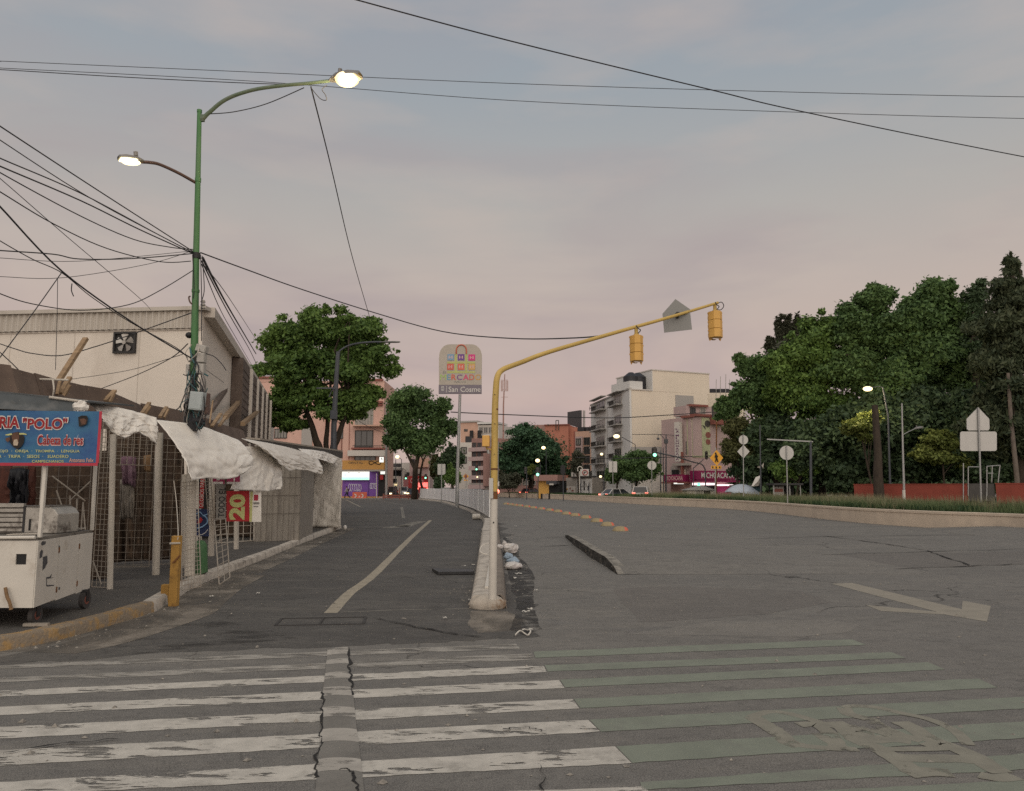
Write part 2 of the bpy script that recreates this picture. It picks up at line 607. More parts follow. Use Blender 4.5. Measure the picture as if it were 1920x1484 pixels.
M['yellow_metal'] = mat('yellow_metal', (.50, .345, .10), .5, .12, 3, (.20, .11, .04), .7, 5, edge=(.60, .72))
M['kerb_post'] = mat('kerb_post_paint', (.40, .225, .055), .7, .2, 4, (.16, .08, .03), .8, 6, edge=(.52, .66))
M['orange_yellow'] = mat('signal_yellow', (.66, .375, .095), .5, .08, 3, (.48, .28, .08), .5, 3)
M['pole_white'] = mat('pole_white', (.55, .515, .455), .55, .1, 4, (.22, .17, .12), .7, 6, edge=(.60, .72))
M['rust'] = mat('rust', (.17, .075, .03), .85, .3, 8)
M['sign_back'] = mat('sign_back', (.47, .46, .435), .45, .06, 2, metal=.3)
M['sign_back_dark'] = mat('sign_back_dark', (.215, .215, .205), .5, .05, 2, metal=.3)
M['galv'] = mat('galvanised', (.33, .33, .32), .45, .1, 6, metal=.5)
M['black'] = mat('black_plastic', (.015, .015, .016), .5, .1, 5)
M['cable'] = mat('cable_sheath', (.032, .032, .036), .7, .1, 5)
M['wood'] = mat('timber', (.29, .20, .12), .85, .3, 3, (.17, .115, .07), .7, 4, stretch=(1, 1, 5))
M['bark'] = mat('bark', (.050, .038, .028), .95, .35, 6, bump=.8, bscale=14, stretch=(1, 1, .3))

# ================================================================== ground, streets, kerbs
Z1, Z2, Z3 = .0014, .0028, .0042
g_ = MB()
for i in range(24):                     # ground sheet in strips, fine near the camera, out to the horizon
    pass
_ys = [-40, 0, 4, 8, 12, 16, 20, 26, 34, 44, 60, 80, 110, 160, 260, 500, 1200, 4000]
_xs = [-3000, -800, -200, -80, -40, -20, -12, -8, -4, 0, 4, 8, 12, 20, 40, 80, 200, 800, 3000]
g_.grid([[(x, y, 0) for x in _xs] for y in _ys])
road = tag(g_.build('road', M['road'], origin=(0, 0, 0)), kind='structure')

def flat(name, px, m, z, parent=None, kind=None, sub=0, jit=0.0):
    pts = [G(*p) for p in px]
    if sub:
        q = []
        for i, p in enumerate(pts):
            a, b = p, pts[(i + 1) % len(pts)]
            for j in range(sub):
                t = j / sub
                v = a.lerp(b, t)
                if jit:
                    dd = max(.3, min(1.5, (b - a).length * .2))
                    v = v + V(random.uniform(-jit, jit) * dd, random.uniform(-jit, jit) * dd, 0)
                q.append(v)
        pts = q
    for p in pts: p.z = z
    o = MB().poly(pts).build(name, m, parent, origin=None if parent else (0, 0, 0))
    if kind: o['kind'] = kind
    return o
flat('side_street', [(-700, 1330), (0, 1247), (300, 1226), (600, 1213), (860, 1203), (1010, 1193), (985, 1120), (950, 1060), (945, 992), (925, 968), (868, 953), (800, 938.5), (640, 936), (560, 936), (560, 990),
     (300, 1150), (0, 1235), (-500, 1300)], M['road_dark'], Z1, kind='structure', sub=7, jit=.28)

KB = [(-900, 1370), (-300, 1262), (0, 1222), (100, 1203), (200, 1176), (290, 1148), (325, 1126), (370, 1100), (420, 1078), (500, 1047), (570, 1018), (640, 991)]
kb = [G(*p) for p in KB]
WALK_H = .13
wk = MB()
inner = [p + V(-.16, .02, 0) for p in kb]
poly = [V(p.x, p.y, WALK_H) for p in inner] + [V(-32, 31, WALK_H), V(-32, 5, WALK_H)]
wk.poly(list(reversed(poly)))
wk.grid([[V(p.x, p.y, .0) for p in (inner[-1], V(-32, 31, 0))], [V(p.x, p.y, WALK_H) for p in (inner[-1], V(-32, 31, 0))]])
tag(wk.build('sidewalk', M['walk'], origin=(0, 0, 0)), kind='structure')
def kerb(name, ids, m):
    rows_o, k = [], MB()
    pts = smoothpts([kb[i] for i in ids], 5)
    rows = []
    for i, p in enumerate(pts):
        j = random.uniform(-.012, .012)
        q = p + V(-.17, .02, 0)
        rows.append([V(p.x + j, p.y, -.01), V(p.x + j - .012, p.y, WALK_H - .02 + j * .6), V(p.x - .035, p.y, WALK_H + .006 + j * .5), V(q.x, q.y, WALK_H + .006 + j * .4), V(q.x, q.y, -.01)])
    k.grid(rows)
    k.poly([r_ for r_ in rows[0]])
    k.poly(list(reversed(rows[-1])))
    return tag(k.build(name, m, origin=(0, 0, 0), smooth=True), kind='structure')
kerb('kerb', [1, 2, 3, 4, 5], M['kerb_yellow'])
kerb('kerb', [5, 6, 7, 8, 9, 10, 11], M['kerb_white'])
# dusty gutter strip below the kerb
def gut(ids, w_, m, z=Z3, off=0.05):
    pts = smoothpts([kb[i] for i in ids], 5)
    b = MB()
    b.grid([[V(p.x + off - .04, p.y, z), V(p.x + off + w_ * .5, p.y - .06, z), V(p.x + off + w_, p.y - .12, z)] for p in pts])
    return b.build('gutter_dust', m, road)
gut([2, 3, 4, 5, 6, 7, 8], .75, M['gutter'])
gut([8, 9, 10, 11], .55, M['gutter'])

# raised concrete slab on the right of the divider, its dark broken edge facing left
_b = [(1059, 1007, .05), (1064, 1012, .13), (1080, 1026, .185), (1108, 1046.5, .19), (1134, 1062, .18), (1150, 1073, .10), (1157, 1078, .003)]
sl = MB()
rows = []
for px, py, h in _b:
    p = G(px, py)
    rows.append([V(p.x, p.y, 0.0), V(p.x + .02, p.y + .03, h), V(p.x + 1.2, p.y + .03, h * .92), V(p.x + 3.2, p.y + .1, h * .45 + .002), V(p.x + 6.0, p.y + .1, .001)])
p = rows[0]
top = [[V(q.x + .3, q.y + 3.0, .002) for q in p]] + rows
sl.grid([[r_[1], r_[2], r_[3], r_[4]] for r_ in top])
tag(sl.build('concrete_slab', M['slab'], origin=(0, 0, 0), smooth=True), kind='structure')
se = MB()
fine = []
for i in range(len(rows) - 1):
    for j in range(5):
        t = j / 5
        a = rows[i][0].lerp(rows[i + 1][0], t)
        b = rows[i][1].lerp(rows[i + 1][1], t)
        jx = random.uniform(-.015, .02)
        fine.append([a + V(jx, 0, 0), (a + b) / 2 + V(random.uniform(-.015, .02), 0, 0), b + V(-.004, 0, .002)])
fine.append([rows[-1][0], (rows[-1][0] + rows[-1][1]) / 2, rows[-1][1]])
se.grid(fine)
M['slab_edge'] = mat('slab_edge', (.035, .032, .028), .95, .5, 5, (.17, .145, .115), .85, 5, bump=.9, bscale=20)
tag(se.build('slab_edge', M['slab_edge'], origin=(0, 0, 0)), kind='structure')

lipm = mat('slab_lip', (.26, .24, .205), .9, .25, 5, (.15, .14, .12), .8, 4, alpha_wear=(3.5, (1, 1, 1), .50, .66))
lp_ = [r_[1] + V(.07, .05, .0) for r_ in rows]
MB().grid([[r_[1] + V(-.003, 0, .005), r_[1] + V(.20, .03, .003 - .012 * r_[1].z)] for r_ in rows]).build('slab_lip', lipm, road)
# low concrete divider under the barrier
DL = [(884, 1141), (893, 1085), (900, 1035), (904, 1000), (906, 976.5), (885, 962.5), (868, 954.5), (829, 941.8), (784, 937)]
dl = [G(*p) for p in DL]
DW = [.43, .46, .5, .55, .6, .6, .6, .6, .6]
dr = [p + V(w_, 0, 0) for p, w_ in zip(dl, DW)]
DH = .17
dv = MB()
rows = []
_l, _r = smoothpts(dl, 4), smoothpts(dr, 4)
for i, (a, b) in enumerate(zip(_l, _r)):
    j = random.uniform(-.012, .012)
    rows.append([V(a.x - .03, a.y, 0), V(a.x + .01, a.y, DH - .03 + j), V(a.x + .05, a.y, DH), V((a.x + b.x) / 2, a.y, DH + j * .3), V(b.x - .05, b.y, DH), V(b.x - .01, b.y, DH - .03 - j), V(b.x + .03, b.y, 0)])
dv.grid(rows)
dv.poly(list(reversed(rows[0])))
tag(dv.build('divider_kerb', M['kerb_white'], origin=(0, 0, 0)), kind='structure')
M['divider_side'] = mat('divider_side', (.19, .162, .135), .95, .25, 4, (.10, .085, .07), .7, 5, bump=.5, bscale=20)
ds = MB()
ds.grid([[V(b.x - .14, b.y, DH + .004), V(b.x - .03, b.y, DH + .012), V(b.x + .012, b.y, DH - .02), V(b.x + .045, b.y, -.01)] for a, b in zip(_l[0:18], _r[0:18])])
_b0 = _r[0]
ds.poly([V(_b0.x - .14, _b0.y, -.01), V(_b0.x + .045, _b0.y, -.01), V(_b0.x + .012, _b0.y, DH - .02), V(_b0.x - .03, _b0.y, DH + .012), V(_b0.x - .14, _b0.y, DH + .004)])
tag(ds.build('divider_side', M['divider_side'], origin=(0, 0, 0)), kind='structure')
M['mortar'] = mat('mortar', (.42, .375, .315), .95, .25, 8, (.20, .11, .05), .9, 4, bump=.9, bscale=18)
pl = MB()
c0 = (dl[0] + dr[0]) / 2
pl.ball(c0 + V(.0, .03, .045), .255, .20, .14, 16, 8, .07)
tag(pl.build('mortar_footing', M['mortar'], origin=(0, 0, 0), smooth=True), kind='structure')

# ------------------------------------------------------------------ painted markings (parts of the road)
def strip4(name, a, b, c, d, m, z, n=14, jit=.008):
    """a-b lower edge left to right, d-c upper edge; pixel corners on the ground"""
    A, B, C, D = (G(*p) for p in (a, b, c, d))
    rows = []
    for i in range(n + 1):
        t = i / n
        lo, hi = A.lerp(B, t), D.lerp(C, t)
        lo = lo + V(0, random.uniform(-jit, jit), z)
        hi = hi + V(0, random.uniform(-jit, jit), z)
        rows.append([lo, hi])
    return MB().grid([[r_[0] for r_ in rows], [r_[1] for r_ in rows]]).build(name, m, road)
WS = [((-40, 1570), (1250, 1515), (1206, 1476), (-40, 1522)),
      ((-40, 1496), (1184.5, 1432), (1153, 1401), (-40, 1470)),
      ((-40, 1439), (1125.5, 1373), (1103, 1350.5), (-40, 1410)),
      ((-40, 1388), (1086, 1329), (1074, 1312), (-40, 1366)),
      ((-40, 1344), (1058.5, 1291), (1048, 1276), (-40, 1328)),
      ((-40, 1309), (1025, 1261), (1019, 1248.5), (-40, 1298)),
      ((-40, 1282), (1003, 1238), (998, 1226), (-40, 1274)),
      ((0, 1255), (975, 1217), (968, 1208), (0, 1248))]
for i, q in enumerate(WS):
    strip4('white_stripe', *q, M['white_paint'] if i < 6 else M['white_paint_old'], Z2, 40)
GS = [((1196, 1443), (1960, 1401), (1960, 1370), (1166, 1411)), ]
GS = [((1205, 1482), (1960, 1442), (1960, 1411), (1200, 1468)),
      ((1186, 1431.5), (1960, 1382), (1960, 1351), (1155, 1400.5)),
      ((1127, 1372.5), (1960, 1327), (1960, 1305), (1105, 1350)),
      ((1088, 1328.5), (1871, 1290.5), (1834, 1273), (1076, 1311.5)),
      ((1060, 1290), (1772, 1256), (1740, 1242.5), (1050, 1275.5)),
      ((1027, 1260), (1698, 1234.5), (1671, 1223.5), (1021, 1248)),
      ((1004, 1234.5), (1624, 1209.8), (1597, 1199.5), (1000, 1222.5)),
      ((1240, 1530), (1960, 1500), (1960, 1462), (1215, 1500))]
for q in GS:
    strip4('green_stripe', *q, M['green_paint'], Z2, 30)
# dividing line and short marks in the side street
def line(px, wd, m, z=Z2, name='lane_line', jit=.05, k=6):
    return MB().ribbon(smoothpts([G(*p) for p in px], k), wd, z, jit).build(name, m, road)
line([(620, 1150), (655, 1113), (700, 1079), (748, 1031), (780, 1000), (807, 976)], .17, M['line_paint'])
line([(640, 1148.5), (760, 1144), (880, 1142)], .035, M['line_faint'])
line([(649, 937.5), (676, 951)], .12, M['line_paint'])
line([(753, 951), (757, 972)], .18, M['line_faint'])
line([(752, 988), (790, 978)], .5, M['line_faint'])
line([(722, 990), (770, 986)], .6, M['line_faint'])
line([(1160, 984), (1230, 996)], .12, M['line_faint'])
line([(1246, 974), (1276, 977)], .12, M['line_faint'])
line([(1295, 991), (1332, 998)], .15, M['line_faint'])
line([(1190, 994), (1330, 995), (1520, 994)], .12, M['line_faint'])
line([(700, 936.5), (760, 948)], .12, M['line_faint'])
# straight-ahead arrow painted in the traffic lane
AR = [(1558, 1095), (1597, 1093.5), (1803, 1143), (1805, 1127), (1858, 1137), (1850.5, 1166.5), (1770, 1153), (1652, 1146.5), (1623, 1135), (1650, 1137.5), (1757, 1148)]
M['arrow_paint'] = mat('arrow_paint', (.265, .24, .195), .85, .12, 5, alpha_wear=(2.2, (1, 1, 1), .62, .70))
pa = [G(*p) for p in AR]
for p in pa: p.z = Z2
MB().poly(list(reversed(pa))).build('arrow_marking', M['arrow_paint'], road)
# bicycle symbol over the green stripes
bs = MB()
def zp(x, y):
    return G(1340 + x / 3.31, 1300 + y / 3.31)
STR = [([(225, 152), (330, 118), (450, 128), (570, 158), (700, 200), (800, 215), (890, 208)], .10),
       ([(230, 150), (310, 195), (395, 250), (455, 305), (530, 332)], .16), ([(470, 320), (700, 345), (890, 352)], .10),
       ([(520, 200), (620, 196), (700, 240), (750, 300), (760, 345)], .13), ([(640, 250), (720, 300), (800, 345)], .12),
       ([(740, 180), (800, 215), (850, 265), (900, 300), (1000, 340), (1100, 395), (1190, 455), (1250, 500)], .17),
       ([(860, 225), (930, 240), (930, 290)], .14), ([(900, 285), (1010, 290), (1100, 285), (1220, 300)], .18),
       ([(800, 95), (840, 135), (960, 165), (1010, 200), (1080, 232), (1160, 265), (1290, 300)], .13),
       ([(800, 92), (870, 82), (1010, 92), (1150, 125), (1330, 165), (1470, 225), (1540, 280), (1575, 325)], .10),
       ([(1150, 180), (1230, 220), (1330, 285), (1480, 340), (1630, 405), (1720, 465), (1790, 500)], .17),
       ([(1020, 350), (1150, 352), (1330, 348), (1450, 345)], .10), ([(1110, 400), (1290, 410), (1460, 408), (1590, 418)], .17),
       ([(1300, 330), (1400, 310), (1470, 350)], .10),
       ([(1640, 510), (1750, 530), (1870, 520)], .14), ([(1190, 505), (1320, 492), (1470, 500)], .17), ([(900, 215), (990, 235), (1090, 262)], .12)]
for i, (ps, wd) in enumerate(STR):
    bs.ribbon(smoothpts([zp(*p) for p in ps], 5), wd * .8, .0033 + .00006 * i, .07)
bs.build('bicycle_marking', M['symbol_paint'], road)

# patched trench crossing the stripes: a lighter, slightly domed band with open cracks along it
TL = [(614, 1219), (610, 1260), (604, 1310), (601, 1370), (597, 1420), (590, 1500)]
TR = [(652, 1215), (656, 1258), (663, 1310), (669, 1370), (676, 1420), (684, 1500)]
M['trench'] = mat('trench_concrete', (.185, .174, .155), .9, .14, 3, (.135, .126, .112), .7, 2, bump=.4, bscale=60)
a_, b_ = smoothpts([G(*p) for p in TL], 5), smoothpts([G(*p) for p in TR], 5)
rows = []
for p, q in zip(a_, b_):
    rows.append([V(p.x + (q.x - p.x) * t, p.y + (q.y - p.y) * t, .0048 + .003 * math.sin(math.pi * t)) for t in (0, .1, .25, .5, .75, .9, 1)])
MB().grid(rows).build('patched_trench', M['trench'], road, smooth=True)
# the stripes go over the band
def lerp_row(i, t):
    r0 = rows[i]
    k = t * 6
    j = min(int(k), 5)
    return r0[j].lerp(r0[j + 1], k - j)
M['white_worn'] = mat('crossing_white_band', (.36, .335, .295), .85, .18, 5, alpha_wear=(3, (1, 3, 1), .54, .62))
ymid = [r_[3].y for r_ in rows]
def on_band(py, t):
    y = G(635, py).y
    i = min(range(len(ymid) - 1), key=lambda k: abs((ymid[k] + ymid[k + 1]) / 2 - y))
    f = (y - ymid[i]) / (ymid[i + 1] - ymid[i])
    return lerp_row(i, t).lerp(lerp_row(i + 1, t), f)
for y0, y1 in [(1217, 1229), (1238, 1247), (1263, 1275), (1291, 1307), (1329, 1347), (1370, 1394), (1426, 1450)]:
    R_ = []
    for t in [k / 10 for k in range(11)]:
        lo, hi = on_band(y1, t), on_band(y0, t)
        bulge = .025 * math.sin(math.pi * t)
        R_.append([lo + V(0, bulge, .0012), hi + V(0, bulge, .0012)])
    MB().grid([[r_[0] for r_ in R_], [r_[1] for r_ in R_]]).build('white_stripe', M['white_worn'], road)
def crack(px, wd, z=.014, jit=.5, k=7, amp=.02):
    pts = smoothpts([G(*p) for p in px], k)
    pts = [p + V(random.uniform(-amp, amp), random.uniform(-amp, amp), 0) for p in pts]
    ws = [wd * random.uniform(.35, 1.4) for _ in pts]
    ws[0] = ws[-1] = wd * .15
    return MB().ribbon(pts, ws, z, jit).build('crack', M['crack'], road)
crack([(605, 1298), (603, 1325), (600, 1372), (602, 1390), (592, 1425), (592, 1462)], .017, .0065)
crack([(653, 1216), (656, 1250), (657, 1280), (661, 1308)], .024, .0065)
crack([(640, 1446), (664, 1452), (668, 1490)], .018, .0105)
crack([(940, 1371), (985, 1368), (1020, 1376)], .012)
crack([(1016, 1440), (1020, 1490)], .012)
crack([(1160, 1079), (1240, 1075), (1340, 1069), (1440, 1066)], .03, amp=.05)
crack([(1520, 1075), (1640, 1070), (1820, 1062), (1940, 1058)], .05, amp=.08)
crack([(1735, 1033), (1775, 1046), (1820, 1062)], .06, amp=.05)
crack([(1400, 1035), (1450, 1050), (1510, 1074)], .04, amp=.05)
crack([(1540, 1005), (1640, 1018), (1735, 1033)], .05, amp=.05)
crack([(1280, 1020), (1500, 1008), (1920, 1003)], .04, amp=.08)
crack([(1420, 1043), (1600, 1040), (1920, 1030)], .04, amp=.08)
crack([(0, 1418), (120, 1398), (220, 1390)], .016)
crack([(700, 1160), (820, 1185), (905, 1196)], .03)
crack([(1020, 1008), (1052, 1008)], .05)
crack([(1010, 1026), (1090, 1022)], .05)
# big shallow repair patches in the traffic lane
M['patch'] = asphalt('patch_asphalt', (.140, .132, .119), (.175, .164, .147), (.205, .19, .165), 0)
M['patch_dark'] = asphalt('patch_dark_asphalt', (.112, .104, .095), (.140, .130, .118), (.17, .155, .135), 0)
flat('repair_patch', [(1180, 1190), (1340, 1165), (1560, 1163), (1615, 1172), (1590, 1186), (1500, 1195), (1350, 1192)], M['patch'], Z1, road, sub=6, jit=.05)
flat('repair_patch', [(1150, 1104), (1260, 1100), (1500, 1108), (1560, 1130), (1430, 1152), (1330, 1160), (1200, 1168)], M['patch_dark'], Z1, road, sub=6, jit=.08)
flat('repair_patch', [(1380, 1046), (1620, 1040), (1920, 1034), (1920, 1059), (1640, 1069), (1500, 1072)], M['patch_dark'], Z1, road, sub=6, jit=.05)
flat('repair_patch', [(880, 1146), (950, 1146), (985, 1165), (975, 1182), (900, 1188), (880, 1176)], M['gutter'], .0022, road, sub=6, jit=.08)
# black mud in the gutter right of the divider
flat('damp_patch', [(944, 1005), (962, 1020), (985, 1055), (1002, 1085), (1000, 1120), (1004, 1150), (1014, 1180), (985, 1192), (958, 1182), (968, 1140), (955, 1085)], M['damp'], Z3, road, sub=6, jit=.06)
flat('damp_patch', [(180, 1222), (260, 1195), (330, 1172), (420, 1165), (500, 1180), (560, 1198), (400, 1212), (250, 1228)], M['damp_faint'], Z2, road, sub=6, jit=.06)
# sunken drain frame
M['drain'] = mat('drain_iron', (.045, .042, .04), .8, .2, 8)
dpx = [(516, 1174), (528, 1161), (686, 1158), (681, 1171)]
d4 = [G(*p) for p in dpx]
dm = MB()
for i in range(4):
    a, b = d4[i], d4[(i + 1) % 4]
    dm.bar(V(a.x, a.y, .004), V(b.x, b.y, .004), .032, .012)
dm.bar((d4[0].lerp(d4[3], .5)) + V(0, 0, .008), (d4[1].lerp(d4[2], .5)) + V(0, 0, .008), .02, .012)
dr_ = dm.build('drain_frame', M['drain'], road)
# worn metal cover beside the divider
mc = MB()
for (a, b, c_, d_) in [((810, 1067), (884, 1069), (889, 1073), (822, 1074))]:
    q = [G(*p, .05) for p in (a, b, c_, d_)]
    mc.prism([V(p.x, p.y, .012) for p in reversed(q)], (0, 0, .05))
tag(mc.build('road_plate', M['steel_dark']), 'dark flat plate lying on the asphalt left of the white divider', 'plate')

# ------------------------------------------------------------------ median wall on the far right and its planting bed
MW = [(2500, 1040), (2100, 1012), (1869, 997), (1735, 989.5), (1580, 977.5), (1420, 959.3), (1320, 952), (1200, 946), (1120, 941), (1045, 936.5), (990, 934), (935, 932)]
mw = [G(*p) for p in MW]
MH = .66
mwp = smoothpts(mw, 5)
def offs(pts, d):
    o_ = []
    for i, p in enumerate(pts):
        t = pts[min(i + 1, len(pts) - 1)] - pts[max(i - 1, 0)]
        t.z = 0
        t.normalize()
        o_.append(p + V(t.y, -t.x, 0) * d)
    return o_
back = offs(mwp, .28)
wl = thing('median_wall', 'long low beige retaining wall curving along the right side of the avenue', 'wall', (mw[3].x, mw[3].y, 0))
m_ = MB()
m_.grid([[V(a.x, a.y, 0), V(a.x, a.y, MH - .10)] for a in mwp])
m_.build('wall_face', M['wall_beige'], wl)
m_ = MB()
ov = offs(mwp, -.03)
m_.grid([[V(a.x, a.y, MH - .10), V(a.x, a.y, MH - .015), V(a.x * .97 + b.x * .03, a.y * .97 + b.y * .03, MH), V(b.x, b.y, MH), V(b.x, b.y, MH - .3)] for a, b in zip(ov, back)])
m_.grid([[V(a.x, a.y, MH - .10), V(b.x, b.y, MH - .10)] for a, b in zip(ov, mwp)])
m_.build('coping', M['wall_beige'], wl)
bed_far = offs(mwp, 6.0)
bd = MB()
bd.grid([[V(a.x, a.y, MH - .08), V(b.x, b.y, MH - .05)] for a, b in zip(back, bed_far)])
tag(bd.build('planting_bed', M['soil'], origin=(0, 0, 0)), kind='structure')

ap = [(1728, 990.2), (1869, 997.5), (2100, 1012.5), (2100, 1030), (1869, 1009), (1760, 997)]
q = [G(*p) for p in ap]
hs = [.0, .20, .22, .0, .0, .0]
MB().add([V(p.x, p.y, h + .002) for p, h in zip(q, hs)], [(5, 1, 0), (5, 4, 1), (4, 3, 2), (4, 2, 1)]).build('apron', M['slab'], road)

# ================================================================== facades laid out from the photograph, as real planes at a real distance
from mathutils import noise as mnoise
class Fac:
    def __init__(s, px0, d0, px1, d1):
        a, b = W(px0, 914, d0), W(px1, 914, d1)
        a.z = b.z = 0
        s.A, s.u, s.len = a, (b - a).normalized(), (b - a).length
        s.n = V(s.u.y, -s.u.x, 0)
        if s.n.dot(-a) < 0: s.n = -s.n
    def uz(s, px, py):
        r = ray(px, py)
        o_ = V(0, 0, HCAM)
        t = (s.A - o_).dot(s.n) / r.dot(s.n)
        p = o_ + r * t
        return (p - s.A).dot(s.u), p.z
    def P(s, u, z, o=0.0):
        return s.A + s.u * u + s.n * o + V(0, 0, z)
    def ubox(s, mb, u0, u1, z0, z1, o0, o1):
        return mb.obox(s.P((u0 + u1) / 2, (z0 + z1) / 2, (o0 + o1) / 2), s.u * (u1 - u0) / 2, s.n * (o1 - o0) / 2, V(0, 0, (z1 - z0) / 2))
    def pbox(s, mb, px0, py0, px1, py1, o0, o1):
        cy = (py0 + py1) / 2
        u0, u1 = s.uz(px0, cy)[0], s.uz(px1, cy)[0]
        cx = (px0 + px1) / 2
        z1, z0 = s.uz(cx, py0)[1], s.uz(cx, py1)[1]
        return s.ubox(mb, min(u0, u1), max(u0, u1), z0, z1, o0, o1)
    def window(s, parent, px0, py0, px1, py1, frame, pane, o=0.0, fw=.07, mull=1, rail=0, dep=.07, sill=True):
        cy = (py0 + py1) / 2
        u0, u1 = sorted((s.uz(px0, cy)[0], s.uz(px1, cy)[0]))
        cx = (px0 + px1) / 2
        z1, z0 = s.uz(cx, py0)[1], s.uz(cx, py1)[1]
        f = MB()
        s.ubox(f, u0 - fw, u0, z0 - fw, z1 + fw, o + .002, o + dep)
        s.ubox(f, u1, u1 + fw, z0 - fw, z1 + fw, o + .002, o + dep)
        s.ubox(f, u0, u1, z1, z1 + fw, o + .002, o + dep)
        s.ubox(f, u0, u1, z0 - fw, z0, o + .002, o + dep * (1.8 if sill else 1))
        for i in range(mull):
            u = u0 + (u1 - u0) * (i + 1) / (mull + 1)
            s.ubox(f, u - fw * .35, u + fw * .35, z0, z1, o + .02, o + dep * .7)
        for i in range(rail):
            z = z0 + (z1 - z0) * (i + 1) / (rail + 1)
            s.ubox(f, u0, u1, z - fw * .3, z + fw * .3, o + .022, o + dep * .66)
        fo = f.build('window', frame, parent)
        p = MB()
        s.ubox(p, u0, u1, z0, z1, o + .002, o + .018)
        p.build('pane', pane, fo)
        return fo
M['glass_dark'] = mat('window_glass', (.045, .045, .045), .15, .3, .8, spec=.6)
M['glass_grey'] = mat('window_curtain', (.20, .19, .17), .3, .3, 1.5, stretch=(4, 4, .6), spec=.5)
M['frame_dark'] = mat('window_frame_dark', (.06, .055, .05), .6, .2, 4)
M['frame_light'] = mat('window_frame_light', (.38, .35, .31), .6, .1, 4)

# ================================================================== white market hall on the left
M['hall'] = mat('hall_render', (.66, .60, .525), .9, .05, .6, (.53, .47, .40), .7, .5, bump=.25, bscale=14, stretch=(1, 1, .5))
M['clad'] = mat('cladding', (.47, .43, .375), .6, .07, 1.2, (.33, .29, .25), .5, 1.0, stretch=(1, 1, .25))
M['louvre'] = mat('louvre_brown', (.125, .095, .078), .8, .2, 3, (.20, .165, .14), .6, 2)
M['hall_trim'] = mat('hall_trim', (.52, .47, .41), .7, .08, 2)
FW = Fac(-420, 23.3, 366, 22.0)
SW = Fac(366, 22.0, 510, 54.0)
HZ = FW.uz(360, 580)[1]
hall = thing('market_hall', 'white market hall with corrugated metal eave and square exhaust fan, behind the stalls', 'hall', (FW.A.x / 2 + SW.A.x / 2, 24, 0))
b = MB()
p0, p1, p2 = FW.A, SW.A, SW.A + SW.u * SW.len
p3 = V(FW.A.x - 3, p2.y, 0)
b.prism([p0, p1, p2, p3], (0, 0, HZ - .05))
b.build('wall', M['hall'], hall)
# vertical corrugation of the eave band
zb = FW.uz(180, 620)[1]
cb = MB()
rows = [[], []]
k = int(FW.len / .095)
for i in range(k * 2 + 1):
    u = FW.len * i / (k * 2)
    o = .05 if (i // 2) % 2 else .10
    if i % 2 and i > 0: pass
    for r_, z in zip(rows, (zb, HZ - .02)):
        r_.append(FW.P(u, z, o))
cb.grid(rows)
cb.build('corrugated_cladding', M['clad'], hall)
b = MB()
FW.ubox(b, 0, FW.len + .15, HZ - .06, HZ + .05, -.2, .17)
b.build('roof_edge', M['clad'], hall)
b = MB()
SW.ubox(b, .1, SW.len, HZ - .22, HZ + .08, -.1, .30)
b.build('roof_edge', M['hall_trim'], hall)
b = MB()
for i in range(6):                       # rendered wall joints and a drip line
    u = 1.1 + i * (FW.len - 2) / 5.5
    FW.ubox(b, u, u + .02, 3.0, zb - .01, .001, .008)
FW.ubox(b, 0, FW.len, zb - .05, zb - .02, .001, .03)
b.build('wall_joint', M['hall_trim'], hall)
# side wall: tall brown louvred bays between slim white posts
LP_ = [(431, 446, 668, 792), (450, 462, 697, 800), (464, 473.5, 720, 812), (475, 482.5, 738, 822), (484.5, 491, 754, 830)]
for x0, x1, y0, y1 in LP_:
    u0, u1 = SW.uz(x0, 760)[0], SW.uz(x1, 760)[0]
    b = MB()
    SW.ubox(b, u0, u1, 2.2, HZ - .25, .02, .42)
    lo = b.build('louvre_bay', M['louvre'], hall)
    b = MB()
    for j in range(14):
        z = 2.4 + j * (HZ - 2.8) / 14
        SW.ubox(b, u0 + .1, u1 - .1, z, z + .05, .421, .438)
    b.build('slat', M['louvre'], lo)
for x in (448.5, 463, 474.3, 483.5, 492.5):
    u = SW.uz(x, 760)[0]
    b = MB()
    SW.ubox(b, u - .16, u + .16, 0, HZ - .24, .01, .50)
    b.build('pilaster', M['hall'], hall)
# exhaust fan in the front wall
fx0, fz1 = FW.uz(218, 626)
fx1, fz0 = FW.uz(253.5, 661)
M['fan_dark'] = mat('fan_housing', (.035, .033, .032), .7, .2, 6)
M['fan_metal'] = mat('fan_blade_metal', (.36, .34, .31), .4, .15, 5, metal=.5)
fan = thing('exhaust_fan', 'square grey exhaust fan with metal blades set high in the white hall wall', 'fan', FW.P((fx0 + fx1) / 2, fz0, 0))
b = MB()
FW.ubox(b, fx0, fx1, fz0, fz1, .003, .02)
b.build('housing', M['fan_dark'], fan)
b = MB()
for (u0, u1, z0, z1) in ((fx0 - .03, fx0 + .02, fz0 - .03, fz1 + .03), (fx1 - .02, fx1 + .03, fz0 - .03, fz1 + .03), (fx0 + .02, fx1 - .02, fz0 - .03, fz0 + .02), (fx0 + .02, fx1 - .02, fz1 - .02, fz1 + .03)):
    FW.ubox(b, u0, u1, z0, z1, .004, .09)
b.build('frame', M['fan_dark'], fan)
cu, cz, fr = (fx0 + fx1) / 2, (fz0 + fz1) / 2, (fx1 - fx0) * .45
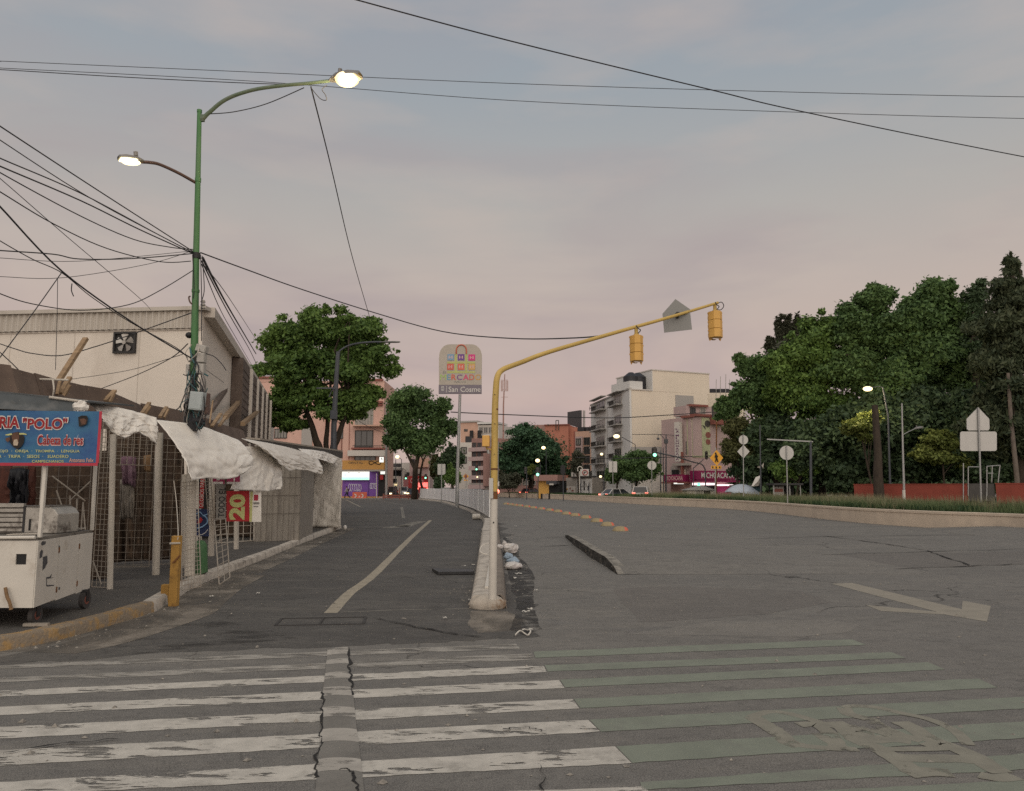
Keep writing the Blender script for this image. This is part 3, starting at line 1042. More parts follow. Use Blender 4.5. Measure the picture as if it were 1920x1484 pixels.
for i in range(5):
    a = 2 * math.pi * i / 5 + .35
    pts = []
    for da, rr, oo in ((-.30, .18, .04), (-.42, .95, .03), (.0, 1.0, .055), (.38, .92, .075), (.28, .2, .06)):
        pts.append(FW.P(cu + math.cos(a + da) * fr * rr, cz + math.sin(a + da) * fr * rr, oo))
    MB().prism(pts, FW.n * .006).build('fan_blade', M['fan_metal'], fan)
b = MB()
b.tube([FW.P(cu, cz, .02), FW.P(cu, cz, .10)], fr * .2, 12)
b.build('hub', M['fan_metal'], fan)
# timber props against the hall's side
for i, (a, bb, lab) in enumerate([((395, 770, 21), (428.6, 724, 30), 'dark brown timber prop leaning from the fascia to the first louvred bay'),
                                  ((422, 783, 22), (462, 738, 36), 'timber prop leaning across the second and third louvred bays'),
                                  ((455, 795, 24), (492.6, 764, 44), 'timber prop farthest along the hall, leaning over the last louvred bays')]):
    b = MB().bar(W(*a), W(*bb), .13)
    tag(b.build('timber_prop', M['wood'] if i else M['louvre']), lab, 'prop', 'timber props at the hall side')

# ================================================================== street stalls along the pavement
M['tarp'] = mat('white_tarpaulin', (.80, .76, .69), .55, .06, 2.0, (.60, .54, .46), .6, 2.2, edge=(.5, .72), bump=.25, bscale=7)
M['tarp_grey'] = mat('grey_tarpaulin', (.70, .66, .595), .6, .08, 2.0, (.50, .45, .385), .6, 2.2, edge=(.48, .72), bump=.25, bscale=7)
M['tarp_dark'] = mat('dark_awning', (.072, .080, .082), .7, .2, 2.5, (.15, .15, .145), .6, 4)
M['shade_net'] = mat('shade_net', (.27, .245, .21), .9, .12, 3, (.17, .15, .13), .7, 1.8, stretch=(3, 3, .5), bump=.4, bscale=60)
M['brown_sheet'] = mat('brown_sheet', (.060, .040, .027), .85, .4, 3, (.115, .075, .045), .7, 5, stretch=(2, 2, 1), bump=.5, bscale=9)
M['brown_red'] = mat('red_brown_cloth', (.085, .030, .020), .85, .4, 4, (.03, .02, .018), .7, 5)
M['brown_board'] = mat('brown_board', (.115, .082, .064), .85, .2, 2.5, (.17, .125, .095), .5, 2)
M['wire'] = mat('grid_wire', (.30, .265, .22), .6, .2, 6, (.15, .09, .05), .6, 6)
M['wire_dark'] = mat('grid_wire_dark', (.17, .145, .12), .6, .2, 6)
M['post'] = mat('stall_post', (.52, .475, .405), .6, .1, 3, (.25, .20, .15), .7, 5, edge=(.58, .7), stretch=(1, 1, .6))
def sheet(name, label, top, bot, m, nu=64, nv=30, amp=.03, folds=5, skew=.6, out=0.0, cat='tarpaulin', group=None, parent=None, rag=0.0, pinch=0.0, seed=0):
    T = smoothpts([W(*p) for p in top], 8)
    B = smoothpts([W(*p) for p in bot], 8)
    def at_(P, t):
        k = t * (len(P) - 1)
        i = min(int(k), len(P) - 2)
        return P[i].lerp(P[i + 1], k - i)
    nrm = ((T[-1] - T[0]).cross(V(0, 0, 1)))
    nrm.normalize()
    if nrm.y > 0: nrm = -nrm
    rows = []
    for j in range(nv + 1):
        v = j / nv
        row = []
        for i in range(nu + 1):
            u = i / nu
            p = at_(T, u).lerp(at_(B, u), v)
            q = V(u * 3.1 + seed, v * 2.0, seed * 1.7)
            n_ = mnoise.noise(q * 1.1) * .9
            # folds falling from the tied top edge, and a net of sharp creases over them
            n_ += .8 * (1 - abs(mnoise.noise(V(u * folds * 1.7 + v * skew + seed, v * .7, 5))) * 2.6)
            n_ -= .55 * max(0, 1 - abs(mnoise.noise(V(u * folds * 1.2 - v * skew * 3, v * 3.2, seed + 9))) * 7)
            n_ += .40 * max(0, 1 - abs(mnoise.noise(V(u * folds * 1.5 + v * 4.5, v * 2.2 - u * 3, seed + 4))) * 8)
            n_ += .07 * mnoise.noise(V(u * 26, v * 17, seed))
            d = amp * n_ * (.25 + .75 * min(1, v * 1.5))
            d += out * math.sin(min(1, v * 1.2) * math.pi * .5)
            p = p + nrm * d
            if j == nv and rag:
                p.z += rag * mnoise.noise(V(u * 9, seed, 0))
            row.append(p)
        rows.append(row)
    o = MB().grid(rows).build(name, m, parent, smooth=True)
    s_ = o.modifiers.new('thickness', 'SOLIDIFY')
    s_.thickness = .008
    if parent is None:
        tag(o, label, cat, group)
    return o
GT = 'white tarpaulins tied over the closed stalls'
sheet('tarpaulin', 'grimy white tarpaulin sagging from the knot beside the blue banner', [(160, 752, 9.7), (212, 763, 10.0), (255, 773, 10.4), (292, 784, 10.8)],
      [(184, 792, 9.5), (205, 812, 9.8), (224, 821, 10.0), (252, 812, 10.3), (283, 834, 10.6)], M['tarp'], amp=.05, folds=3, out=.06, group=GT, seed=1, rag=.04)
sheet('tarpaulin', 'largest white tarpaulin hanging in front of the green lamp pole', [(292, 788, 12.0), (354, 795, 13.2), (390, 804, 14), (419, 815, 14.8), (446, 826, 15.6)],
      [(327, 902, 11.7), (356, 897, 12.8), (394, 899, 13.6), (427, 890.5, 14.4), (448, 874, 15.3)], M['tarp'], amp=.042, folds=2.4, out=.25, group=GT, seed=3)
sheet('tarpaulin', 'crumpled white tarpaulin hanging right above the red sign with number 20', [(448, 838, 15.7), (485, 838, 16.9), (503, 842, 17.5), (525, 860, 18.3)],
      [(424, 918, 15.1), (460, 920, 16.0), (494, 921.5, 17), (522, 917, 18)], M['tarp'], amp=.045, folds=3.4, out=.06, group=GT, seed=5)
sheet('tarpaulin', 'grey white tarpaulin bunched along the roof edge above the netted stall', [(452, 823, 16.2), (505, 832, 17.8), (559, 845, 20), (597, 862, 22)],
      [(490, 846, 16.6), (526, 879, 18.1), (562, 882, 20.0), (594, 891, 21.6)], M['tarp_grey'], amp=.05, folds=3.4, out=.12, group=GT, seed=8, rag=.05)
sheet('tarpaulin', 'flat folded tarpaulin on the roof of the last stall', [(560, 842, 22), (600, 846, 25), (618, 851, 27), (642, 862, 28.6)],
      [(588, 859, 21.8), (605, 862, 24), (618, 867, 26), (636, 875, 28.2)], M['tarp'], amp=.05, folds=5, out=.05, group=GT, seed=12, rag=.05)
sheet('tarpaulin', 'tall white tarpaulin closing the front of the last stall by the kerb', [(592, 868, 28.6), (615, 868, 28.5), (639, 869, 28.4)],
      [(586, 988, 28.6), (610, 988, 28.5), (637, 989, 28.3)], M['tarp_grey'], amp=.045, folds=2.0, skew=2.2, group=GT, seed=15)
# frame, side and roof of the last stall
ST = thing('market_stall', 'last stall of the row with a dark flat roof, wrapped in tarpaulin', 'stall', (-7.2, 29.5, .13), 'closed market stalls on the pavement')
c0 = W(586, 988, 28.75); c1 = W(638.5, 988, 28.6)
b = MB()
zt = W(600, 868, 28.6).z
b.prism([V(c0.x, c0.y, .14), V(c1.x, c1.y, .14), V(c1.x - .78, c1.y + 3, .14), V(c0.x - .78, c0.y + 3, .14)], (0, 0, zt - .1))
b.build('side_wall', M['tarp_grey'], ST)
# one long dark roof over the far stalls
ra, rb = W(488, 822, 21.0), W(643, 845, 29.5)
rd_ = (rb - ra)
b = MB()
nr = V(rd_.y, -rd_.x, 0).normalized()
b.prism([ra, rb, rb + V(-2.2, .5, .15), ra + V(-2.2, .5, .15)], (0, 0, -.05))
b.build('roof', M['wire'], ST)
b = MB()
b.prism([ra + V(0, 0, -.06), rb + V(0, 0, -.06), rb + V(0, 0, -.30), ra + V(0, 0, -.24)], (-.06, .02, 0))
b.build('fascia', M['frame_dark'], ST)
# netted stall
NS = thing('market_stall', 'closed stall wrapped in grey shade netting, between the red 20 sign and the last stall', 'stall', W(545, 1012, 22), 'closed market stalls on the pavement')
q0, q1, q2 = G(478, 1016, .13), G(561, 1013, .13), G(586, 1001, .13)
zt = W(560, 868, 21.9).z
def netface(p, q, nm, amp=.025):
    rows = []
    for j in range(15):
        v = j / 14
        rows.append([p.lerp(q, i / 20) + V(0, -amp * (mnoise.noise(V(i * .9, v * 1.5, p.x)) + .5 * mnoise.noise(V(i * 2.1, v * 4, 3))), v * (zt - .13)) for i in range(21)])
    MB().grid(rows).build(nm, M['shade_net'], NS, smooth=True)
netface(q0, q1, 'netting')
netface(q1, q2, 'netting')
b = MB()
for i in range(9):
    p = q0.lerp(q1, i / 8)
    b.tube([p + V(0, -.03, 0), p + V(0, -.03, zt - .2)], .006, 5)
for z in (.75, 1.25, 1.75):
    b.tube([q0 + V(0, -.03, z), q1 + V(0, -.03, z)], .006, 5)
b.build('wire_frame', M['wire_dark'], NS)
# posts
GP = 'white pipe posts under the tarpaulins'
def post(px, pyb, pyt, d, r, lab, lean=0, m='post'):
    a = G(px, pyb, .13)
    t = W(px + lean, pyt, a.y)
    return tag(MB().tube([a, a + (t - a) * .5, t], r, 12).build('stall_post', M[m], smooth=True), lab, 'post', GP)
post(206, 1105, 815, 11.2, .042, 'thin white pipe post right behind the food cart', 6)
post(292, 1078, 812, 13.1, .062, 'thick white pipe post left of the yellow kerb post', 7)
post(396, 1043, 880, 16.6, .062, 'white pipe post left of the vertical black lettering', 2)
post(443, 1030, 905, 18.5, .058, 'white pipe post below the red sign with number 20', 1)
post(480, 1015, 905, 21.0, .075, 'white pipe post beside the grey netted stall', 0)
post(374, 1030, 880, 17.4, .06, 'white pipe post directly behind the blue poster', -2)
post(346, 1062, 890, 14.4, .055, 'white pipe post behind the leaning wire rack', 0)
# low ground tile step behind posts
tag(MB().box((-9.5, 13.2, .131), (-7.0, 13.5, .16)).build('step', M['walk'], origin=(0, 0, 0)), kind='structure')
# brown cloth walls behind the grids
sheet('brown_sheet', 'dark brown plastic sheet closing the stall right behind the food cart', [(-70, 850, 12.2), (70, 850, 12.3), (207, 845, 12.4)], [(-70, 1092, 12.2), (70, 1090, 12.3), (207, 1086, 12.4)], M['brown_sheet'], amp=.07, folds=8, cat='sheet', seed=21)
sheet('brown_sheet', 'dark brown plastic sheet behind the wire grid by the thick white post', [(200, 800, 15.0), (262, 800, 15.2), (345, 800, 15.6)], [(200, 1056, 15.0), (262, 1052, 15.2), (345, 1048, 15.6)], M['brown_sheet'], amp=.07, folds=8, cat='sheet', seed=24)
sheet('brown_sheet', 'dark sheet at the back of the stall below the red sign', [(330, 850, 23), (420, 850, 23), (500, 850, 23)], [(330, 1007, 23), (420, 1007, 23), (500, 1007, 23)], M['brown_sheet'], amp=.05, folds=8, cat='sheet', seed=27)
def wire_grid(name, label, a, b, z0, z1, cell, r, m, lean=V(0, 0, 0), group='welded wire grids around the stalls', jit=.0):
    L_ = (b - a).length
    u = (b - a).normalized()
    mb = MB()
    nx, nz_ = max(1, round(L_ / cell)), max(1, round((z1 - z0) / cell))
    for i in range(nx + 1):
        p = a + u * (L_ * i / nx) + V(random.uniform(-jit, jit), 0, 0)
        mb.tube([V(p.x, p.y, z0), V(p.x, p.y, z1) + lean], r * (1.6 if i in (0, nx) else 1), 4, False)
    for j in range(nz_ + 1):
        t = j / nz_
        z = z0 + (z1 - z0) * t
        mb.tube([V(a.x, a.y, z) + lean * t, V(b.x, b.y, z) + lean * t + V(0, 0, random.uniform(-jit, jit))], r * (1.6 if j in (0, nz_) else 1), 4, False)
    return tag(mb.build(name, M[m]), label, 'wire grid', group)
wire_grid('wire_grid', 'rusty wire grid between the food cart and the first white post', G(172, 1102, .13), G(203, 1104, .13), .14, 2.5, .075, .0045, 'wire', jit=.01)
wire_grid('wire_grid', 'wire grid panel behind the cart counter, in front of the brown sheet', W(-20, 900, 11.7), W(168, 900, 11.8), .3, 2.4, .16, .005, 'wire_dark', jit=.03)
wire_grid('wire_grid', 'wire grid panel with hanging clothes between the two white posts', W(214, 900, 13.9), W(288, 900, 14.0), .2, 2.75, .125, .0045, 'wire')
wire_grid('wire_grid', 'wire grid panel right of the thick white post', W(296, 900, 14.3), W(340, 900, 14.6), .2, 2.5, .125, .0045, 'wire')
wire_grid('wire_grid', 'wire grid panel low down behind the post under the red sign', W(400, 960, 20.5), W(485, 960, 21.6), .15, 1.4, .22, .008, 'post')
wire_grid('wire_grid', 'upper wire grid panel tied high between the first posts', W(190, 850, 11.6), W(284, 850, 12.6), 1.95, 2.75, .135, .005, 'wire')
# wood slats and bracing behind the cart
def stick(name, pts, r, m, label, cat, group=None):
    return tag(MB().tube([W(*p) for p in pts], r, 6).build(name, M[m]), label, cat, group)
for i, (a, b_, lab) in enumerate([((98, 893, 11.4), (160, 940, 11.4), 'thin brace sloping down to the right behind the cart counter'), ((130, 940, 11.4), (170, 903, 11.4), 'thin brace sloping up to the right behind the cart counter'),
                                  ((106, 920, 11.3), (131, 992, 11.2), 'steep thin brace behind the left side of the cart counter'), ((174, 1052, 10.9), (190, 1096, 10.9), 'short low brace leaning at the back corner of the cart')]):
    stick('brace', [a, b_], .011, 'wire', lab, 'brace', 'braces behind the food cart')
for i, x in enumerate((134, 143, 152, 160)):
    stick('stake', [(x, 995, 11.0), (x + (-3, 1, 4, -4)[i], 930 + 6 * i, 11.1)], .010, 'wire', ['first', 'second', 'third', 'fourth'][i] + ' upright stake from the left behind the cart counter', 'stake', 'upright stakes behind the cart counter')
# clothes hanging on the grid
M['mauve'] = mat('mauve_cloth', (.165, .095, .125), .9, .35, 9, (.30, .24, .24), .7, 8)
M['pale_cloth'] = mat('pale_cloth', (.21, .185, .155), .9, .4, 9, (.07, .055, .045), .9, 6, stretch=(2, 2, .6))
M['tan_cloth'] = mat('tan_cloth', (.22, .135, .07), .9, .3, 8)
sheet('hanging_cloth', 'mauve and white cloth hanging high on the wire grid', [(227, 857, 13.7), (240, 856, 13.7), (255, 858, 13.7)], [(230, 910, 13.7), (242, 908, 13.7), (253, 915, 13.7)], M['mauve'], 14, 8, .04, 5, cat='cloth', seed=31)
sheet('hanging_cloth', 'pale trousers hanging below the mauve cloth on the wire grid', [(226, 900, 13.75), (238, 899, 13.75), (252, 905, 13.75)], [(224, 975, 13.7), (238, 972, 13.7), (252, 976, 13.7)], M['pale_cloth'], 14, 10, .05, 6, cat='cloth', seed=33, rag=.12)
sheet('hanging_cloth', 'small tan cloth hanging near the thick white post', [(270, 855, 13.7), (283, 853, 13.7)], [(271, 884, 13.7), (283, 886, 13.7)], M['tan_cloth'], 8, 6, .03, 3, cat='cloth', seed=35)
# --------- brown fascia boards with timber struts along the stall roofs
BF = [(-60, 680), (20, 689), (65, 702), (112, 716), (160, 726), (215, 737), (265, 757), (310, 766), (352, 776), (400, 790), (456, 806)]
fz = 3.1
bp = []
for px, py in BF:
    r_ = ray(px, py)
    t = (fz - HCAM) / r_.z
    bp.append(V(0, 0, HCAM) + r_ * t)
bo = thing('roof_fascia', 'long row of brown boards tilted along the stall roofs below the white hall', 'fascia', (bp[4].x, bp[4].y, 2.5))
for i in range(len(bp) - 1):
    a, b_ = bp[i], bp[i + 1]
    dx = V(.10, -.05, 0)
    jz = random.uniform(-.03, .03)
    MB().prism([a + V(0, 0, jz), b_ + V(0, 0, jz + random.uniform(-.02, .02)), b_ + dx + V(.15, 0, -.62), a + dx + V(.15, 0, -.62)], (-.03, .02, 0)).build('board', M['brown_board'], bo)
TB = [((113, 738, 10.6), (131, 708, 10.8), .10), ((107, 740, 10.5), (113, 712, 10.6), .06), ((120, 742, 10.4), (131, 722, 10.4), .05), ((197, 752, 11.9), (215, 733, 12.2), .11), ((206, 755, 11.9), (214, 738, 12), .05), ((266, 776, 13.0), (280, 756, 13.4), .10), ((272, 778, 13), (282, 762, 13), .05), ((300, 782, 13.8), (312, 764, 14.4), .10), ((308, 784, 13.8), (316, 768, 14), .05),
      ((393, 795, 17), (399, 752, 17.4), .045), ((397, 800, 17), (414, 776, 17.6), .12), ((411, 799, 17.5), (424, 782, 18), .10)]
for i, (a, b_, wd) in enumerate(TB):
    MB().bar(W(*a), W(*b_), wd * .6, .04).build('strut', M['wood'], bo)
tag(MB().bar(W(105, 722, 11.0), W(161, 635, 11.6), .075, .05).build('timber_plank', M['wood']), 'long raw timber plank leaning up above the stall roofs', 'plank')
tag(MB().tube([W(-20, 713, 10.2), W(60, 711, 10.3), (W(128, 713, 10.4))], .014, 6).build('rope', M['post']), 'pale rope stretched along the top of the brown boards', 'rope')
for x, y0, y1, lab in ((8, 695, 745, 'leftmost pale string hanging from the rope at the frame edge'), (20, 690, 738, 'second pale string hanging on the brown boards'), (99, 713, 748, 'pale string hanging above the banner corner')):
    tag(MB().tube(smoothpts([W(x, y0, 9.9), W(x + 2, (y0 + y1) / 2, 9.85), W(x - 1, y1, 9.9)], 4), .010, 5).build('string', M['post']), lab, 'string', 'strings hanging over the boards')

# --------- awning and banner over the food cart
sheet('awning', 'dark grey canvas awning stretched above the blue banner', [(-120, 728, 8.5), (0, 738, 8.6), (80, 746, 8.75), (158, 757, 9.0)], [(-120, 760, 8.35), (0, 768, 8.45), (80, 773, 8.6), (156, 781, 8.85)], M['tarp_dark'], 40, 8, .03, 4, cat='awning', seed=41)
b = MB()
b.prism([W(-120, 727, 8.5), W(0, 737, 8.6), W(158, 755, 9.0), W(158, 755, 9.0) + V(-.2, 1.6, .12), W(-120, 727, 8.5) + V(-.2, 1.6, .12)], (0, 0, .02))
tag(b.build('awning_roof', M['tarp_dark']), 'flat dark canvas roof over the food cart, above the awning strip', 'roof')
tag(MB().tube([W(92, 745, 8.75), W(150, 753, 8.95), W(163, 753, 9.2)], .016, 8).build('pole', M['post']), 'white pole end sticking out along the awning top', 'pole')
M['banner'] = mat('banner_blue', (.040, .150, .275), .55, .10, 1.5, (.018, .05, .20), .85, .9, edge=(.42, .62), stretch=(1, 1, 1.6))
M['banner_red'] = mat('banner_red', (.42, .035, .06), .6, .1, 3)
M['print_red'] = mat('print_red', (.27, .012, .016), .6, .25, 12)
M['print_white'] = mat('print_white', (.60, .57, .53), .6, .08, 6)
M['print_pink'] = mat('print_pink', (.62, .40, .38), .6, .08, 6)
M['print_yellow'] = mat('print_yellow', (.50, .50, .20), .6, .1, 6)
M['print_peach'] = mat('print_peach', (.60, .32, .21), .6, .1, 6)
M['print_black'] = mat('print_black', (.012, .012, .014), .6, .1, 6)
M['bull_dark'] = mat('bull_dark', (.020, .015, .013), .7, .4, 12)
M['bull_brown'] = mat('bull_brown', (.11, .055, .035), .7, .4, 14)
M['bull_pale'] = mat('bull_pale', (.45, .37, .28), .7, .3, 14)
FB = Fac(-200, 8.27, 186, 8.40)
bz = FB.uz(90, 771)[1]; bz0 = FB.uz(90, 872)[1]
bu1 = FB.uz(186.5, 820)[0]
ban = thing('banner', 'blue cloth food banner with bull head and red lettering, hung under the dark awning', 'banner', FB.P(bu1 / 2, bz0, 0))
def bpt(px, py, o=0.0):                   # a point of the gently waving banner
    u, z = FB.uz(px, py)
    return FB.P(u, z, o + .012 * math.sin(u * 5 + z * 3) * 1.0)
rows = []
for j in range(9):
    z = bz0 + (bz - bz0) * j / 8
    rows.append([FB.P(bu1 * i / 40, z, .012 * math.sin(bu1 * i / 40 * 5 + z * 3)) for i in range(41)])
MB().grid(rows).build('cloth', M['banner'], ban, smooth=True)
b = MB()
for i in range(40):
    u0, u1 = bu1 * i / 40, bu1 * (i + 1) / 40
    f = lambda u, z: FB.P(u, z, .003 + .012 * math.sin(u * 5 + z * 3))
    b.poly([f(u0, bz0 - .01), f(u1, bz0 - .01), f(u1, bz0 + .022), f(u0, bz0 + .022)])
z_ = bz0 + .03
for j in range(8):
    za, zb_ = bz0 + (bz - bz0) * j / 8, bz0 + (bz - bz0) * (j + 1) / 8
    b.poly([f(bu1 - .022, za + (.022 if j == 0 else 0)), f(bu1 + .008, za + (.022 if j == 0 else 0)), f(bu1 + .008, zb_), f(bu1 - .022, zb_)])
b.build('border', M['banner_red'], ban)
def blet(name, s, x0, x1, yb, yt, m, off=0., lift=.016):
    u0, z0 = FB.uz(x0, yb)
    u1, z1 = FB.uz(x1, yt)
    letters(name, s, m, ban, FB.P(u0, z0, 0), FB.u if True else None, V(0, 0, 1), u1 - u0, z1 - z0, off, lift)
blet('lettering', 'RIA', -2, 41, 805, 780, M['print_white'], .07, .014)
blet('lettering', 'RIA', 0, 39, 803, 782, M['print_red'], .03, .017)
blet('lettering', '"POLO"', 41, 130, 807, 783, M['print_white'], .07, .014)
blet('lettering', '"POLO"', 43, 128, 805, 785, M['print_red'], .03, .017)
blet('lettering', 'Cabeza de res', 70, 159, 836.5, 815, M['print_pink'], .045, .014)
blet('lettering', 'Cabeza de res', 71.5, 157.5, 834.5, 817, M['print_red'], .015, .017)
blet('lettering', 'OJO  \u00b7  OREJA  \u00b7  TROMPA  \u00b7  LENGUA', 0, 151, 850, 844, M['print_yellow'], .012)
blet('lettering', 'A  \u00b7  TRIPA  \u00b7  SESOS  \u00b7   SUADERO', -2, 130, 859, 853.5, M['print_yellow'], .012)
blet('lettering', 'CAMPECHANOS', 61, 121, 868, 863, M['print_yellow'], .012)
blet('lettering', 'Antonano Felix', 131, 177, 867, 859.5, M['print_peach'], .01)
def bpoly(name, pts, m, o):
    MB().poly([FB.P(*FB.uz(*p), o) for p in pts]).build(name, m, ban)
def zb9(pts):
    return [(x / 9.275, 740 + y / 9.275) for x, y in pts]
bpoly('bull_head', zb9([(190, 720), (230, 670), (340, 650), (390, 700), (440, 740), (430, 830), (390, 900), (320, 955), (240, 910), (195, 850), (180, 790)]), M['bull_dark'], .015)
bpoly('bull_face', zb9([(215, 720), (250, 670), (330, 660), (350, 720), (345, 790), (330, 880), (260, 890), (235, 820)]), M['bull_brown'], .017)
bpoly('bull_muzzle', zb9([(262, 790), (315, 780), (335, 840), (320, 890), (255, 888), (245, 850)]), M['bull_pale'], .019)
bpoly('bull_horn', zb9([(105, 700), (150, 690), (220, 675), (225, 705), (160, 715), (108, 712)]), M['print_yellow'], .016)
bpoly('bull_horn', zb9([(345, 672), (420, 672), (470, 685), (480, 705), (420, 700), (350, 700)]), M['print_yellow'], .016)
bpoly('bull_ear', zb9([(108, 765), (180, 740), (190, 790), (150, 835), (115, 800)]), M['bull_brown'], .0155)
bpoly('bull_photo', zb9([(1370, 400), (1420, 370), (1520, 370), (1545, 420), (1520, 520), (1430, 560), (1385, 560)]), M['bull_dark'], .015)
bpoly('bull_photo', zb9([(1400, 430), (1480, 420), (1520, 450), (1500, 520), (1430, 530)]), M['bull_brown'], .017)
tag(MB().ball(W(152, 765, 8.75), .085, .06, .075, 12, 8, .25).build('tarpaulin_knot', M['tarp_grey']), 'bundled knot of tarpaulin and string at the corner of the awning', 'knot')
tag(MB().tube(smoothpts([W(146, 770, 8.42), W(146, 790, 8.40), W(150, 804, 8.40), W(145, 822, 8.39), W(140, 841, 8.39)], 4), .008, 6).build('cord', M['print_white']), 'white cord dangling from the knot over the banner', 'cord')

# --------- food cart
cx1 = W(70, 1013, 8.35).x
CY0, CY1 = 8.35, 9.85
cxr = W(173, 1000, CY1).x
cz0, cz1 = W(70, 1140, CY0).z, W(70, 1014, CY0).z
cart = thing('food_cart', 'white metal food cart with open top and chipped paint under the blue banner', 'food cart', (cx1 - .9, 9.1, .13))
M['cart'] = mat('cart_white', (.60, .565, .50), .45, .08, 2.5, (.34, .27, .20), .7, 3.5, edge=(.55, .75), bump=.06, bscale=6)
b = MB()
b.prism([V(cx1 - 2.2, CY0 + .012, cz0), V(cx1 - .012, CY0 + .012, cz0), V(cxr - .012, CY1, cz0), V(cx1 - 2.2, CY1, cz0)], (0, 0, cz1 - cz0 - .02))
b.build('body', M['cart'], cart)
wx, wz = W(50, 1049, CY0).x, W(40, 1049, CY0).z
hw = .058
b = MB()                                  # front sheet with the square hole left open
x0_, x1_ = cx1 - 2.2, cx1
xh0, xh1, zh0, zh1 = W(30, 1049, CY0).x, W(50, 1049, CY0).x, W(40, 1059, CY0).z, W(40, 1039, CY0).z
for (xa, xb, za, zb_) in ((x0_, xh0, cz0, cz1), (xh1, x1_, cz0, cz1), (xh0, xh1, cz0, zh0), (xh0, xh1, zh1, cz1)):
    b.box((xa, CY0 - .006, za), (xb, CY0 + .010, zb_))
b.build('front_panel', M['cart'], cart)
b = MB().box((xh0, CY0 + .0101, zh0), (xh1, CY0 + .0115, zh1))
b.build('vent_hole', M['black'], cart)
e0, e1 = V(cx1, CY0, 0), V(cxr, CY1, 0)
eu = (e1 - e0).normalized()
en = V(eu.y, -eu.x, 0)
if en.x < 0: en = -en
for t0, t1 in ((.0, .345), (.355, .72), (.73, 1.0)):
    a, b_ = e0.lerp(e1, t0), e0.lerp(e1, t1)
    MB().prism([V(a.x, a.y, cz0), V(b_.x, b_.y, cz0 + .015), V(b_.x, b_.y, cz1 + .0), V(a.x, a.y, cz1)], en * .012).build('side_panel', M['cart'], cart)
M['bare'] = mat('bare_patch', (.075, .075, .078), .7, .2, 8)
def sidept(px, py, o=.014):
    F_ = Fac(0, 0.1, 1, 0.1)
    r_ = ray(px, py)
    t = (e0 - V(0, 0, HCAM)).dot(en) / r_.dot(en)
    return V(0, 0, HCAM) + r_ * t + en * o
def z5(pts):
    return [(x / 4.6375, 870 + y / 4.6375) for x, y in pts]
for k, pts in enumerate(([(345, 690), (360, 672), (388, 676), (384, 700), (352, 712)], [(335, 770), (350, 745), (362, 760), (355, 810), (332, 825)], [(362, 810), (400, 798), (402, 860), (380, 905), (357, 928), (360, 870)],
                         [(392, 985), (420, 982), (440, 955), (432, 990), (466, 985), (430, 996), (398, 1000), (396, 1055), (462, 1052), (462, 1060), (396, 1068), (390, 1060)],
                         [(500, 705), (510, 715), (506, 750), (498, 740)], [(500, 1070), (512, 1075), (508, 1098), (498, 1095)])):
    MB().poly([sidept(*p) for p in z5(pts)]).build('paint_chip', M['bare'], cart)
b = MB()
for t in (.35, .725):
    p = e0.lerp(e1, t) + en * .013
    for z in (cz0 + .12, cz1 - .14):
        b.obox(V(p.x, p.y, z), eu * .012, en * .006, V(0, 0, .03))
b.build('hinge', M['rust'], cart)
b = MB()
b.prism([V(cx1 - 2.2, CY0 + .012, cz1 + .002), V(cx1 - .0, CY0 + .012, cz1 + .002), V(cxr, CY1, cz1 + .002), V(cx1 - 2.2, CY1, cz1 + .002)], (0, 0, .03))
M['counter'] = mat('counter_steel', (.19, .175, .155), .5, .3, 4, (.06, .05, .045), .8, 5, metal=.4)
b.build('counter', M['counter'], cart)
for i in range(6):                        # loose metal strips and lids lying on the counter's right half
    p = V(cxr - .1 - .25 * random.random(), CY0 + .3 + i * .2, cz1 + .036 + i * .004)
    MB().obox(p, V(.16, .02, .004), V(-.01, .05 + .02 * random.random(), 0), V(0, 0, .006)).build('tray', M['post'] if i % 2 else M['counter'], cart)
for nm, a, b_, r_ in (('front_rail', (-60, 1009, 8.33), (66, 1008, 8.33), .018),):
    MB().tube([W(*a), W(*b_)], r_, 8).build('rail', M['cart'], cart)
pa_ = W(70, 1013, 8.36)
MB().bar(V(pa_.x, 8.40, cz1 + .03), V(pa_.x, 8.43, 2.42), .034).build('post', M['cart'], cart)
pb_ = W(172, 1000, 9.8)
MB().bar(V(pb_.x, 9.80, cz1 + .03), V(pb_.x - .01, 9.80, 2.35), .034).build('post', M['cart'], cart)
pc_ = W(79, 950, 9.9)
MB().bar(V(pc_.x, 9.9, cz1 + .03), V(pc_.x, 9.9, 2.3), .05).build('post', M['cart'], cart)
def wheel(px, py, d, r_):
    p = W(px, py, d)
    w_ = MB().tube([V(p.x - .025, p.y, .14 + r_), V(p.x + .025, p.y, .14 + r_)], r_, 18).build('wheel', M['rubber'], cart, smooth=True)
    MB().tube([V(p.x - .028, p.y, .14 + r_), V(p.x + .028, p.y, .14 + r_)], r_ * .55, 14).build('rim', M['red_hub'], w_)
    MB().obox(V(p.x, p.y, cz0 - .0), V(.03, 0, 0), V(0, .04, 0), V(0, 0, .02)).add([], []).build('caster', M['steel_dark'], cart)
    b_ = MB()
    for sx in (-.034, .034):
        b_.box((p.x + sx - .004, p.y - .03, .14 + r_ * .8), (p.x + sx + .004, p.y + .03, cz0))
    b_.build('fork', M['steel_dark'], cart)
M['rubber'] = mat('rubber', (.055, .05, .048), .8, .2, 8)
M['red_hub'] = mat('red_hub', (.20, .075, .055), .7, .2, 8)
wheel(66, 1150, 8.55, .095)
wheel(159, 1125, 9.65, .10)
wheel(-60, 1150, 8.5, .095)
b = MB().bar(V(W(66, 1168, 8.45).x - .10, 8.42, .155), V(W(66, 1168, 8.45).x + .14, 8.46, .15), .06, .03)
